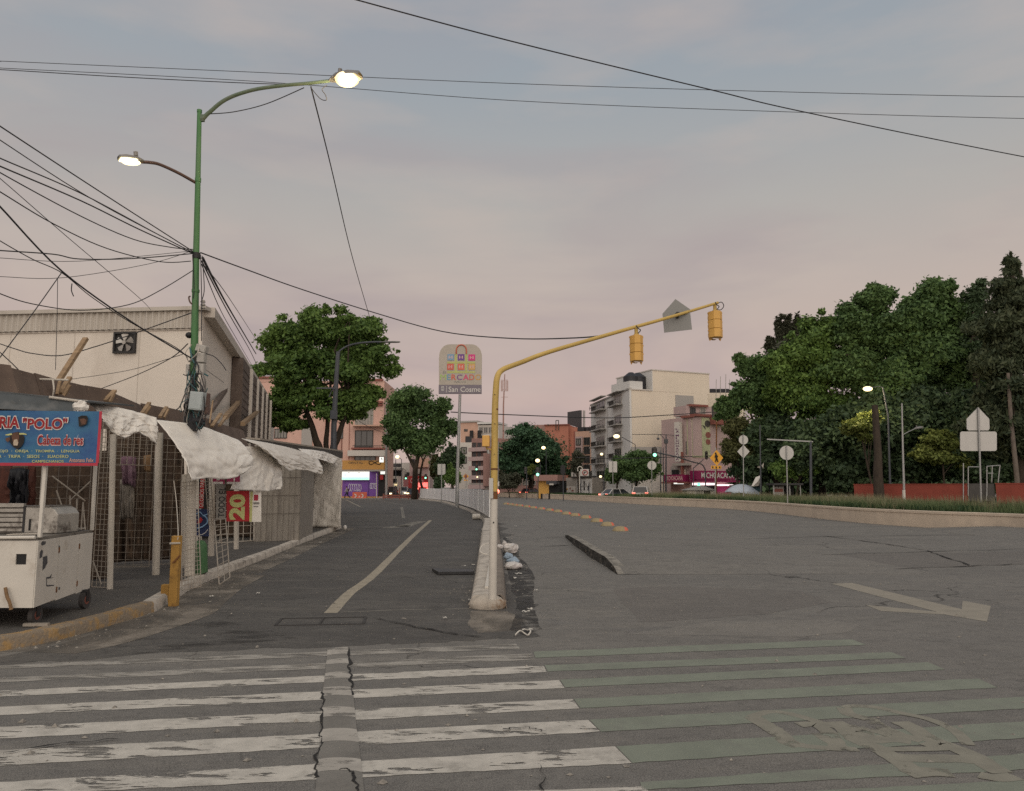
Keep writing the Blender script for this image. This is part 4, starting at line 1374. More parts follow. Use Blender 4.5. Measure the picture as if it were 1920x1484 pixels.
tag(b.build('wheel_chock', M['wire']), 'flat wooden chock jammed in front of the cart wheel', 'chock')
tag(MB().tube(smoothpts([W(10, 1102, 8.31), W(13, 1118, 8.30), W(18, 1130, 8.30), W(21, 1143, 8.31)], 4), [.017] * 12 + [.022], 8).build('wooden_handle', M['tan_cloth']), 'pale wooden stick fixed on the front of the food cart', 'stick')
# steamer boxes standing on the cart
M['steel'] = mat('steamer_steel', (.42, .40, .36), .4, .2, 6, (.07, .055, .045), .85, 5, metal=.35)
sb_ = thing('steamer', 'dented silver steamer box standing on the food cart counter', 'steamer', W(75, 1000, 9.2))
b = MB()
a, b2 = W(44, 1003, 9.0), W(106, 1003, 9.0)
zt = W(75, 951, 9.0).z
r_ = .10
b.prism([V(a.x, 9.0, cz1 + .035), V(b2.x, 9.0, cz1 + .035), V(b2.x, 9.0, zt - r_ * .8), V(b2.x - r_ * .5, 9.0, zt - .02), V(b2.x - r_, 9.0, zt), V(a.x, 9.0, zt)], (0, .45, 0))
b.build('drum', M['steel'], sb_, bevel=.012)
MB().box((a.x + .02, 8.99, zt + .002), (b2.x - .1, 9.46, zt + .014)).build('lid', M['counter'], sb_)
MB().box((a.x + .06, 8.985, cz1 + .07), (a.x + .075, 8.998, cz1 + .2)).build('slot', M['black'], sb_)
s2 = thing('griddle_rack', 'slatted metal rack at the left edge, standing on the food cart', 'rack', W(15, 1000, 9.1))
a, b2 = W(-70, 1003, 9.0), W(41, 1003, 9.0)
b = MB()
b.box((a.x, 9.06, cz1 + .035), (b2.x, 9.5, zt + .01))
b.build('box', M['counter'], s2)
for i in range(6):
    z = cz1 + .06 + i * .055
    MB().box((a.x, 9.01, z), (b2.x - .01, 9.055, z + .032 + .006 * (i % 3))).build('slat', M['steel'], s2)
MB().box((b2.x - .005, 9.0, cz1 + .035), (b2.x + .02, 9.5, zt + .012)).build('upright', M['steel_dark'], s2)
# dark things hanging behind the cart
M['black_cloth'] = mat('black_cloth', (.012, .013, .017), .55, .3, 5, (.16, .16, .16), .5, 7, edge=(.62, .72), stretch=(2, 2, .6))
sheet('hanging_jacket', 'black padded jacket hanging behind the rack on the food cart', [(22, 880, 10.4), (38, 878, 10.4), (56, 881, 10.4)], [(20, 946, 10.4), (38, 949, 10.4), (54, 946, 10.4)], M['black_cloth'], 14, 10, .09, 3, cat='jacket', seed=51)
sheet('red_cloth', 'reddish brown cloth hanging left of the black jacket', [(-60, 872, 10.9), (-20, 872, 10.9), (24, 874, 10.9)], [(-60, 950, 10.9), (-20, 950, 10.9), (24, 950, 10.9)], M['brown_red'], 14, 10, .08, 3, cat='cloth', seed=53)
sheet('red_cloth', 'reddish brown cloth hanging right of the black jacket', [(53, 872, 10.8), (60, 872, 10.8), (68, 876, 10.8)], [(50, 950, 10.8), (58, 950, 10.8), (66, 950, 10.8)], M['brown_red'], 8, 10, .05, 3, cat='cloth', seed=55)
# yellow posts at the kerb
ky = G(324, 1137)
kp = thing('kerb_post', 'tall yellow painted square post at the kerb corner', 'post', (ky.x, ky.y, 0))
zt = W(325, 1005, ky.y).z
MB().box((ky.x - .045, ky.y - .05, 0), (ky.x + .065, ky.y + .05, zt)).build('shaft', M['kerb_post'] if 'kerb_post' in M else M['yellow_metal'], kp, bevel=.006)
MB().tube([V(ky.x - .06, ky.y - .055, zt - .10), V(ky.x + .08, ky.y - .055, zt - .095)], .014, 6).build('tie', M['post'], kp)
MB().bar(V(ky.x, ky.y - .06, zt - .36), V(ky.x + .09, ky.y - .06, zt - .26), .02).build('bolt', M['rust'], kp)
kz = G(309, 1132)
tag(MB().box((kz.x - .05, kz.y - .04, 0), (kz.x + .055, kz.y + .05, .26)).build('kerb_block', M['kerb_post'], bevel=.008), 'short yellow stump beside the tall yellow kerb post', 'post')
# leaning wire racks
def rack(name, label, bl, br, tl, tr, nu, nv, r, m='wire'):
    A, B, C, D = (W(*p) for p in (bl, br, tr, tl))
    mb = MB()
    for i in range(nu + 1):
        t = i / nu
        mb.tube([A.lerp(B, t), D.lerp(C, t)], r * (1.6 if i in (0, nu) else 1), 5)
    for j in range(nv + 1):
        t = j / nv
        mb.tube([A.lerp(D, t), B.lerp(C, t)], r * (1.3 if j in (0, nv) else 1), 5)
    return tag(mb.build(name, M[m]), label, 'rack', 'wire racks leaning at the kerb')
ga, gb = G(343, 1107, .13), G(376, 1098, .13)
rack('wire_rack', 'wire rack leaning at the kerb beside the yellow post', (341, 1107, ga.y), (377, 1100, ga.y + .1), (340, 905, 12.2), (370, 903, 12.4), 6, 26, .0045)
gc = G(412, 1092, .13)
rack('wire_rack', 'wire rack leaning at the kerb under the vertical black lettering', (411, 1097, gc.y), (431, 1083, gc.y + .5), (402, 976, 14.0), (423, 973, 14.4), 2, 11, .007)
rack('wire_rack', 'narrow wire rack standing upright above the leaning racks', (392, 985, 15.4), (402, 984, 15.5), (384, 890, 15.4), (394, 889, 15.5), 2, 14, .006)
# green gas bottle
gp = G(376, 1077, .13)
M['gas'] = mat('gas_green', (.055, .135, .055), .6, .25, 4, (.12, .15, .10), .5, 4)
gbm = thing('gas_bottle', 'tall green gas bottle standing behind the leaning wire rack', 'gas bottle', gp)
H_ = W(366, 1014, gp.y).z - .13
MB().tube([gp + V(.02, 0, 0), gp + V(.0, 0, .05), gp + V(-.03, 0, H_ * .85), gp + V(-.045, 0, H_ * .95), gp + V(-.05, 0, H_)], [.105, .115, .115, .09, .04], 18).build('cylinder', M['gas'], gbm, smooth=True)
MB().tube([gp + V(-.05, 0, H_), gp + V(-.055, 0, H_ + .06)], .022, 10).build('valve', M['steel_dark'], gbm)
# posters and signs below the tarpaulins
for _n, _c in (('poster_blue', (.016, .028, .085)), ('poster_red', (.40, .022, .025)), ('poster_grey', (.24, .225, .20)), ('poster_black', (.018, .018, .018)), ('print_blue', (.22, .36, .52)), ('magenta', (.33, .035, .10))):
    M[_n] = mat(_n, _c, .55, .15, 5)
def signpanel(name, label, cat, x0, x1, y0, y1, d0, d1, m, th=.012, skew=0.0):
    f = Fac(x0, d0, x1, d1)
    P_ = [f.P(*f.uz(x0, y1), 0), f.P(*f.uz(x1 + skew, y1 - abs(skew) * .5), 0), f.P(*f.uz(x1, y0), 0), f.P(*f.uz(x0 - skew, y0), 0)]
    t = thing(name, label, cat, sum(P_, V(0, 0, 0)) / 4)
    MB().prism(P_, -f.n * th).build('panel', m, t)
    return t, f
def stripe(f, t, nm, m, x0, y0, x1, y1, o=.004):
    b = MB(); f.pbox(b, x0, y0, x1, y1, .001, o); return b.build(nm, m, t)
def vlet(f, t, s_, x0, x1, y0, y1, m, off=0., lift=.006):
    """lettering turned sideways, reading upwards, inside the pixel box"""
    u_, z_ = f.uz(x1, y1)
    u2, z2 = f.uz(x0, y0)
    letters('lettering', s_, m, t, f.P(u_, z_, 0), V(0, 0, 1), -f.u, z2 - z_, abs(u_ - u2), off, lift)
t, f = signpanel('poster', 'tall black and red vertical poster under the largest tarpaulin', 'poster', 373, 391, 890, 954, 15.9, 16.0, M['poster_black'])
stripe(f, t, 'red_stripe', M['poster_red'], 374.5, 892, 382.5, 953)
vlet(f, t, 'GLOBOS PARA', 376, 381, 893, 951, M['print_white'])
t, f = signpanel('poster', 'dark blue poster with red and white swirl beside the gas bottle', 'poster', 368, 392, 955, 1006, 15.6, 15.7, M['poster_blue'])
def swirl(pts, wd, m, nm, o=.006):
    q = smoothpts([f.P(*f.uz(330 + x / 6.45, 880 + y / 6.45), o) for x, y in pts], 6)
    MB().tube(q, wd, 5).build(nm, m, t)
swirl([(246, 545), (290, 520), (330, 560), (390, 540)], .009, M['print_blue'], 'swirl')
swirl([(260, 720), (330, 690), (380, 640), (360, 580), (320, 560)], .013, M['print_blue'], 'swirl')
swirl([(270, 800), (340, 780), (385, 730)], .007, M['print_white'], 'swirl')
MB().poly([f.P(*f.uz(330 + x / 6.45, 880 + y / 6.45), .005) for x, y in ((258, 660), (268, 610), (300, 580), (325, 610), (300, 650))]).build('red_spot', M['poster_red'], t)
t, f = signpanel('poster', 'pale grey vertical sign with black letters reading TODO EL', 'sign', 405, 423, 905, 973, 15.2, 15.3, M['poster_grey'])
vlet(f, t, 'TODO EL', 411, 420.5, 914, 970, M['print_black'], .01)
t, f = signpanel('poster', 'red plastic sign with large yellow number 20 turned sideways', 'sign', 425, 467.5, 921, 978, 16.2, 16.5, M['poster_red'])
vlet(f, t, '20', 430.5, 458.5, 927, 975, M['print_yellow'], .05)
t, f = signpanel('poster', 'white and yellow crinkled plastic sign right of the red 20 sign', 'sign', 468, 490, 922, 979, 16.5, 16.7, M['tarp'])
stripe(f, t, 'yellow_stripe', M['print_yellow'], 468.3, 922.5, 473, 978.5)
stripe(f, t, 'red_spot', M['banner_red'], 476, 928, 484, 939)
stripe(f, t, 'grey_print', M['poster_grey'], 475, 942, 486, 946)
stripe(f, t, 'grey_print', M['poster_grey'], 475, 949, 484, 951)
t, f = signpanel('poster', 'magenta and white printed scrap hanging below the largest tarpaulin edge', 'sign', 425, 450, 878, 908, 15.2, 15.3, M['magenta'])
stripe(f, t, 'white_edge', M['print_white'], 425, 904, 450, 908)
stripe(f, t, 'white_letter', M['print_white'], 444, 882, 447, 892)
stripe(f, t, 'pink_print', M['print_pink'], 431, 884, 440, 891)
t, f = signpanel('poster', 'small magenta printed scrap left of the larger magenta one', 'sign', 399, 421, 893, 908, 14.9, 15.0, M['magenta'])
stripe(f, t, 'white_edge', M['print_white'], 399, 903.5, 418, 908)
stripe(f, t, 'white_letter', M['print_white'], 406, 897, 412, 901)
tag(MB().tube(smoothpts([W(326, 902, 11.6), W(331, 945, 11.5), W(334, 1000, 10.8), W(333, 1012, 10.6)], 4), .006, 5).build('cord', M['post']), 'pale cord tying the largest tarpaulin down to the yellow post', 'cord')
tag(MB().ball(G(647, 994) + V(0, 0, .09), .07, .07, .09, 12, 8).build('plastic_cup', M['print_white']), 'small white rounded object on the asphalt at the end of the stall kerb', 'litter')

# ================================================================== green double lamp post with its tangle of cables and boxes
M['green_pole'] = mat('lamp_post_green', (.060, .165, .060), .55, .15, 4, (.14, .19, .11), .55, 3, edge=(.5, .68), stretch=(1, 1, .35))
M['green_grey'] = mat('lamp_arm_green', (.115, .155, .105), .55, .12, 4, (.19, .20, .16), .5, 5)
M['brown_red_metal'] = mat('lamp_arm_brown', (.12, .075, .062), .6, .15, 6)
M['lamp_body'] = mat('lamp_body', (.22, .21, .20), .5, .1, 6, metal=.4)
M['box_grey'] = mat('junction_box_grey', (.40, .385, .355), .6, .1, 5, (.24, .21, .17), .6, 7)
M['box_blue'] = mat('junction_box_blue', (.36, .40, .40), .5, .06, 4)
LAMP_W = emat('lamp_lens_warm', (1.0, .66, .24), 1.15)
LAMP_CORE = emat('lamp_core', (1.0, .90, .62), 3.0)
LAMP_C = emat('lamp_lens_cool', (1.0, .86, .48), 1.7)
PD = 13.2
gpole = G(357, 1063, .13)
lp = thing('street_lamp', 'green double street lamp post with cables and boxes, standing behind the largest tarpaulin', 'street lamp', V(W(357, 1050, PD).x, PD, .13))
PP = [(357, 1050), (359, 900), (361, 790), (364, 680), (366, 580), (368, 470), (371, 340), (374, 208)]
pts = [W(x, y, PD) for x, y in PP]
pts[0].z = .13
MB().tube(pts[:3], [.085, .08, .076], 14).build('pole_foot', M['post'], lp, smooth=True)
MB().tube(pts[2:], [.072, .066, .059, .053, .046, .039], 14).build('pole', M['green_pole'], lp, smooth=True)
def col(px, py, r, hh, m='green_pole'):
    p = W(px, py, PD)
    MB().tube([p - V(0, 0, hh / 2), p + V(0, 0, hh / 2)], r, 14).build('collar', M[m], lp)
col(371.2, 338, .053, .07); col(366.8, 546, .066, .05); col(374, 209, .044, .05); col(368.3, 480, .066, .10, 'black')
AP = [(377, 224), (381.5, 222), (388, 215), (395, 209), (416.7, 191), (443.8, 178), (484, 167), (538.6, 160), (579, 156.5), (618, 152)]
arm = smoothpts([W(x, y, PD - .004 * max(0, x - 377) * .6) for x, y in AP], 4)
MB().tube(arm, [.040 - .012 * i / (len(arm) - 1) for i in range(len(arm))], 10).build('arm', M['green_grey'], lp, smooth=True)
b = MB()
p = W(378, 222, PD)
b.box((p.x - .05, PD - .03, p.z - .06), (p.x + .05, PD + .03, p.z + .06))
b.build('bracket', M['green_grey'], lp)
def lamp_head(parent, a, b_, wd, hgt, lens_m, tilt=0.0):
    """a -> b_ axis of a flat cobra head; the lens under it"""
    a, b_ = Vector(a), Vector(b_)
    d = b_ - a
    u = d.normalized()
    s = u.cross(V(0, 0, 1)).normalized()
    q = s.cross(u)
    prof = [(0, .25), (.12, .55), (.35, .95), (.75, 1.0), (.95, .75), (1.0, .35)]
    rows = []
    for t, k in prof:
        c = a + d * t
        rows.append([c - s * wd / 2 * k - q * .01, c - s * wd / 2 * k * .9 + q * hgt * .5 * k, c + q * hgt * k, c + s * wd / 2 * k * .9 + q * hgt * .5 * k, c + s * wd / 2 * k - q * .01])
    m_ = MB()
    m_.grid(rows)
    m_.poly([r_[0] for r_ in rows] + [r_[-1] for r_ in reversed(rows)])
    hd = m_.build('lamp_head', M['lamp_body'], parent, smooth=True)
    rows = []
    for t, k in ((.30, .72), (.45, .84), (.75, .86), (.93, .62)):
        c = a + d * t
        rows.append([c - s * wd / 2 * k - q * .015, c - s * wd / 2 * k * .6 - q * (.015 + hgt * .45), c - q * (.015 + hgt * .6), c + s * wd / 2 * k * .6 - q * (.015 + hgt * .45), c + s * wd / 2 * k - q * .015])
    m_ = MB()
    m_.grid(rows)
    for r_ in (rows[0], rows[-1]):
        m_.poly(r_)
    m_.build('lens', lens_m, hd, smooth=True)
    m_ = MB()
    c = a + d * .3 + q * hgt * 1.0
    m_.tube([c, c + q * .07], .035, 10)
    m_.build('photocell', M['lamp_body'], hd)
    return hd
dR = PD - .6
lamp_head(lp, W(619, 152, dR), W(675, 141, dR - .35), .30, .11, LAMP_W)
p = W(652, 151, dR - .2)
MB().ball(W(651, 149, dR - .25), .205, .13, .135, 16, 10).build('lens', LAMP_W, lp, smooth=True)  # oversized warm ball behind the core, imitates the yellow glare around the lamp
MB().ball(W(652, 149.5, dR - .36), .16, .08, .095, 16, 10).build('lamp_core', LAMP_CORE, lp, smooth=True)
def bulb(parent, p, watts, col=(1, .78, .45)):
    ld = bpy.data.lights.new('lamp_bulb', 'POINT')
    ld.energy = watts
    ld.color = col
    ld.shadow_soft_size = .12
    lo = bpy.data.objects.new('lamp_bulb', ld)
    COL.objects.link(lo)
    lo.parent = parent
    lo.location = Vector(p) - ORIG[parent.name]
bulb(lp, W(652, 176, dR - .3), 90)
AL = [(367, 343), (335, 325), (300, 309), (281, 305), (266, 304)]
MB().tube(smoothpts([W(x, y, PD - .01 * (367 - x)) for x, y in AL], 4), .028, 8).build('arm', M['brown_red_metal'], lp, smooth=True)
lamp_head(lp, W(270, 303, PD - 1.0), W(221, 296, PD - 1.25), .26, .07, LAMP_C)
MB().ball(W(246, 305, PD - 1.15), .15, .10, .038, 12, 6).build('lens', LAMP_C, lp, smooth=True)
def jbox(x0, y0, x1, y1, d, m, nm='junction_box', dep=.14, rot=0.0):
    a, b_ = W(x0, y1, d), W(x1, y0, d)
    c = (a + b_) / 2
    hx, hz = (b_.x - a.x) / 2, (b_.z - a.z) / 2
    cr_, sr = math.cos(rot), math.sin(rot)
    o = MB().obox(c, V(cr_, 0, sr) * hx, V(0, dep / 2, 0), V(-sr, 0, cr_) * hz).build(nm, M[m], lp, bevel=.008)
    MB().obox(c + V(0, -dep / 2 - .004, 0), V(cr_, 0, sr) * hx * .86, V(0, .004, 0), V(-sr, 0, cr_) * hz * .86).build('cover', M[m], o)
    return o
jbox(369, 648, 389, 661, PD - .09, 'box_grey', rot=-.25)
jbox(371, 663, 386, 681, PD - .10, 'box_grey')
jbox(370, 683, 385, 702, PD - .10, 'box_grey', rot=-.06)
jbox(350, 684, 357.5, 704, PD - .05, 'box_grey', dep=.1)
jbox(358, 736, 384, 770, PD - .17, 'box_blue', dep=.2, rot=-.08)
jbox(385, 738, 393, 778, PD - .05, 'brown_red_metal', dep=.1)
jbox(347, 736, 355, 775, PD - .05, 'lamp_body', dep=.1)
MB().ball(W(354.5, 629, PD - .02), .06, .06, .055, 12, 8).build('loudspeaker', M['black'], lp)
b = MB()
for y in (567, 573, 579):
    p = W(380.5, y, PD - .02)
    b.tube([p, p + V(0, 0, .035)], [.045, .03], 10)
b.build('insulator', M['lamp_body'], lp)
b = MB()
p = W(355, 557, PD)
b.tube(smoothpts([W(366, 573, PD - .02), W(357, 568, PD - .05), W(354, 558, PD - .05), W(357, 556, PD - .05)], 4), .014, 6)
b.build('hook', M['brown_red_metal'], lp)
cb_ = random.Random(5)
M['tangle'] = [M['cable'], M['cable'], mat('cable_grey', (.16, .15, .14), .7, .1, 5), mat('cable_teal', (.05, .12, .13), .6, .1, 5), mat('cable_white', (.40, .37, .32), .6, .1, 5)]
for i in range(46):                       # strands of the cable tangle
    y0 = cb_.uniform(640, 760)
    y1 = y0 + cb_.uniform(25, 70)
    x0 = 362 + cb_.uniform(-9, 12)
    x1 = 362 + cb_.uniform(-16, 22)
    if i > 28:
        y0, y1 = cb_.uniform(690, 760), cb_.uniform(760, 805)
        x1 = 362 + cb_.uniform(-26, 26)
    pts = [W(x0, y0, PD - .1), W((x0 + x1) / 2 + cb_.uniform(-14, 14), (y0 + y1) / 2, PD - .13 - cb_.uniform(0, .1)), W(x1, y1, PD - .12), W(x1 + cb_.uniform(-12, 12), y1 + cb_.uniform(-14, 12), PD - .1)]
    MB().tube(smoothpts(pts, 5), cb_.choice([.006, .008, .011, .015]), 5).build('cable_strand', cb_.choice(M['tangle']), lp)
for xs in ([(376, 478), (378, 560), (378, 640)], [(379, 480), (383, 540), (379, 562)], [(361, 478), (364, 540), (362, 560)], [(376, 700), (385, 740), (384, 800)], [(352, 690), (349, 740), (345, 785)]):
    MB().tube(smoothpts([W(x, y, PD - .06) for x, y in xs], 5), .008, 5).build('cable_strand', M['cable'], lp)
MB().ball(W(365, 790, PD - .05), .15, .12, .16, 12, 8, .25).build('cable_bundle', M['cable'], lp)

# ================================================================== overhead cables, each one a thing
GW = 'overhead cables'
def wire(pts, wpx, lab, m='cable', smooth=6):
    P_ = smoothpts([W(*p) for p in pts], smooth)
    dm_ = sum(p[2] for p in pts) / len(pts)
    o = MB().tube(P_, wpx / 2 / FPX * dm_, 5).build('overhead_cable', M[m])
    return tag(o, lab, 'cable', GW)
wire([(-900, 75, 24), (-60, 113, 24), (0, 115, 24), (480, 136, 24), (960, 157, 24), (1440, 172, 24), (1980, 183, 24), (2700, 190, 24)], 1.3, 'upper of the two long thin cables crossing the whole sky')
wire([(-900, 85, 23), (-60, 125, 23), (0, 128, 23), (480, 153, 23), (960, 189, 23), (1440, 209, 23), (1980, 224, 23), (2700, 236, 23)], 1.3, 'lower of the two long thin cables crossing the whole sky')
wire([(-60, 129, 23.5), (0, 131, 23.5), (250, 146, 23.5), (480, 157, 23.5), (570, 158, 23.5)], 1.8, 'cable just under the long thin ones, ending at the lamp arm')
wire([(200, -150, 9), (600, -20, 11), (668, 0, 11.3), (960, 78, 12.5), (1330, 168, 14), (1520, 213, 15), (1980, 306, 17), (2700, 440, 22)], 2.4, 'thick dark cable crossing the upper right sky diagonally')
wire([(583, 163, 12.7), (620, 310, 17), (660, 480, 25), (694, 598, 36)], 1.7, 'cable dropping steeply from the lamp arm down to the big tree')
wire([(395, 214, PD), (440, 210, PD), (500, 195, PD), (570, 165, 12.8)], 2.0, 'slack cable hanging just under the lamp arm')
wire([(583, 165, 12.7), (600, 185, 12.7), (612, 188, 12.6), (610, 178, 12.6), (604, 168, 12.6), (613, 160, 12.6)], 1.6, 'small loose wire loop hanging near the bright lamp')
LB = [([(-40, 210, 8.5), (0, 237, 9), (180, 355, 11), (362, 472, PD)], 2.6, 'topmost cable of the fan running from the green post to the left edge'),
      ([(-40, 233, 8.5), (0, 263, 9), (180, 378, 11), (362, 474, PD)], 2.0, 'second cable from the top of the fan running to the left edge'),
      ([(-40, 276, 9), (0, 297, 9.4), (150, 362, 11), (300, 442, 12.6), (362, 474, PD)], 2.4, 'third cable from the top of the fan running to the left edge'),
      ([(-40, 293, 9), (0, 312, 9.4), (150, 376, 11), (260, 430, 12.2), (362, 476, PD)], 2.8, 'fourth cable from the top of the fan running to the left edge'),
      ([(-40, 296, 9.2), (0, 324, 9.6), (150, 405, 11.2), (250, 449, 12.4), (320, 464, 13), (362, 468, PD)], 2.2, 'slack cable sagging below the fan towards the left edge'),
      ([(-40, 335, 9.2), (0, 360, 9.6), (100, 420, 10.8), (200, 466, 12), (300, 491, 13), (358, 490, PD)], 2.2, 'lowest sagging cable of the fan, ending just below the collar'),
      ([(-20, 322, 9.4), (0, 335, 9.6), (130, 448, 11.4), (260, 558, 14.5), (283, 582, 21.9)], 1.2, 'very thin wire slanting down to the eave of the white hall'),
      ([(-30, 360, 8.8), (0, 388, 9.2), (116, 509, 10.6), (250, 606, 12.2), (362, 674, PD - .1)], 3.4, 'thickest cable, slanting down across the hall front to the boxes'),
      ([(-30, 432, 9.4), (0, 452, 9.6), (60, 486, 10.2), (116, 512, 10.7), (170, 556, 11.4), (240, 602, 12.2), (330, 652, 13), (352, 672, PD - .1)], 1.8, 'thin cable running just under the thickest one'),
      ([(-30, 467, 10), (0, 470, 10.2), (100, 477, 11), (150, 486, 11.5), (250, 485, 12.3), (360, 476, PD)], 2.4, 'wavy cable running almost level to the post collar'),
      ([(-30, 482, 10.2), (0, 484, 10.4), (150, 490, 11.5), (360, 471, PD)], 1.2, 'thin level wire below the wavy cable'),
      ([(-30, 518, 10.4), (0, 519, 10.6), (120, 521, 11.4), (280, 495, 12.6), (362, 470, PD)], 1.2, 'thin wire curving gently up to the post collar'),
      ([(-30, 535, 10.4), (0, 551, 10.6), (60, 570, 11.2), (150, 582, 12), (240, 572, 12.6), (300, 545, 13), (364, 506, PD)], 2.0, 'slack cable sagging low in front of the hall eave'),
      ([(116, 511, 10.65), (60, 590, 10.4), (-10, 684, 10)], 2.0, 'guy wire slanting from the cable joint to the lower left edge'),
      ([(108, 522, 10.8), (107, 600, 10.8), (104, 694, 10.8)], 1.2, 'thin vertical wire hanging in front of the hall'),
      ([(135, 532, 11), (134, 545, 11), (138, 556, 11)], 2.0, 'short frayed wire end hanging under the thick cable'),
      ([(0, 645, 21.8), (30, 655, 21.7), (60, 663, 21.7), (115, 667, 21.7), (180, 650, 21.7), (240, 630, 21.7), (362, 586, 21)], 2.0, 'cable sagging along the white hall wall under the fan'),
      ([(190, 729, 21.3), (260, 702, 20), (320, 672, 17), (352, 645, 13.6)], 1.8, 'thin cable rising from the boards to the lamp post boxes'),
      ([(130, 712, 20.8), (240, 695, 19), (345, 664, 14)], 1.1, 'very thin wire above the roof boards'),
      ([(378, 662, PD), (400, 668, PD - .2), (415, 682, PD - .3), (424, 695, PD - .3)], 1.8, 'short black cable end curling right from the boxes'),
      ([(380, 690, PD), (398, 702, PD), (420, 718, PD)], 1.0, 'thin wire end right of the boxes'),
      ([(-10, 652, 10), (40, 700, 10.2), (66, 745, 10.3)], 2.0, 'black cable dropping over the brown boards at the left edge')]
for p_, wd, lab in LB:
    wire(p_, wd, lab)
wire([(376, 474, PD), (460, 505, 14.5), (560, 541, 16.5), (700, 586, 17.5), (830, 622, 17), (960, 635, 15), (1080, 634, 13), (1150, 627, 11.8)], 2.4, 'long sagging cable from the green post to the yellow mast arm')
for p_, wd, lab in [([(380, 484, PD), (420, 562, 21), (455, 622, 32), (480, 664, 44)], 2.6, 'thickest of the cables dropping from the post to the big tree'),
                    ([(378, 490, PD), (430, 590, 22), (470, 660, 36), (488, 700, 44)], 1.5, 'middle cable dropping from the post to the big tree'),
                    ([(378, 496, PD), (415, 585, 22), (446, 640, 30), (476, 692, 44)], 1.1, 'lowest thin cable dropping from the post to the big tree'),
                    ([(384, 500, PD), (430, 560, 22), (482, 640, 44)], 1.1, 'thin cable just above the ones dropping to the big tree')]:
    wire(p_, wd, lab)
wire([(845, 773, 70), (930, 777, 72), (1130, 784, 80), (1230, 780, 84), (1338, 773, 88)], 1.8, 'long dark cable level across the buildings in the distance', smooth=4)
wire([(1080, 858, 80), (1160, 860, 82), (1240, 858, 82), (1340, 855, 84)], 1.4, 'low dark cable in front of the cream building', smooth=4)
wire([(1185, 815, 98), (1240, 815, 97), (1275, 818, 96)], 1.0, 'faint thin wire across the cream wall', smooth=4)
wire([(640, 742, 48), (676, 792, 60), (720, 812, 90)], 1.0, 'thin wire in front of the pink building', smooth=4)

# ================================================================== yellow traffic-signal mast on the divider end
YD = 10.2
base = W(923.5, 1119, YD); base.z = DH
ym = thing('signal_mast', 'tall yellow traffic signal mast with white painted foot and long rising arm', 'signal mast', base)
YP = [(923.5, 1119), (924.5, 1040), (925.5, 985), (926.3, 930)]
MB().tube([base] + [W(x, y, YD) for x, y in YP[1:]], [.054, .052, .050, .048], 16).build('white_foot', M['pole_white'], ym, smooth=True)
MB().tube([W(926.2, 936, YD), W(926.5, 922, YD)], .0500, 16).build('rust_band', M['rust'], ym)
YP = [(926.3, 932), (927, 863), (928.2, 769), (930, 729), (931.5, 712), (935, 701), (942, 694), (954, 688.3), (985, 677)]
Y1 = smoothpts([W(x, y, YD) for x, y in YP[:5]] + [W(935, 701, YD + .03), W(942, 694, YD + .1), W(954, 688.3, YD + .18), W(985, 677, YD + .4)], 4)
MB().tube(Y1, [.047 - .014 * i / (len(Y1) - 1) for i in range(len(Y1))], 16).build('pole', M['yellow_metal'], ym, smooth=True)
Y2 = [W(983, 677.6, YD + .38), W(1034.8, 658.6, 10.75), W(1169.5, 619.5, 11.7), W(1260, 594, 12.3), W(1346, 568, 12.9)]
MB().tube(smoothpts(Y2, 5), [.034 - .011 * i / 20 for i in range(21)], 12).build('arm', M['yellow_metal'], ym, smooth=True)
for x, y in ((928.5, 768), (926.8, 880)):
    p = W(x, y, YD)
    MB().tube([p - V(0, 0, .012), p + V(0, 0, .012)], .0475 if y > 800 else .0425, 16).build('collar', M['rust'], ym)
for x, y, r_ in ((927.6, 795, .008), (927.8, 722 + 18, .007), (925.5, 980, .010), (927, 852, .006)):
    p = W(x, y, YD - .046)
    MB().tube([p, p + V(0, -.012, 0)], r_, 8).build('bolt', M['black'], ym)
p = W(917.5, 918, YD - .05)
MB().box((p.x - .004, p.y - .01, W(918, 935, YD).z), (p.x + .05, p.y, W(918, 897, YD).z)).build('plate', M['sign_back'], ym)
p = W(933.5, 880, YD)
MB().tube([W(933.2, 905, YD), W(934, 828, YD)], .008, 6).build('conduit', M['galv'], ym)
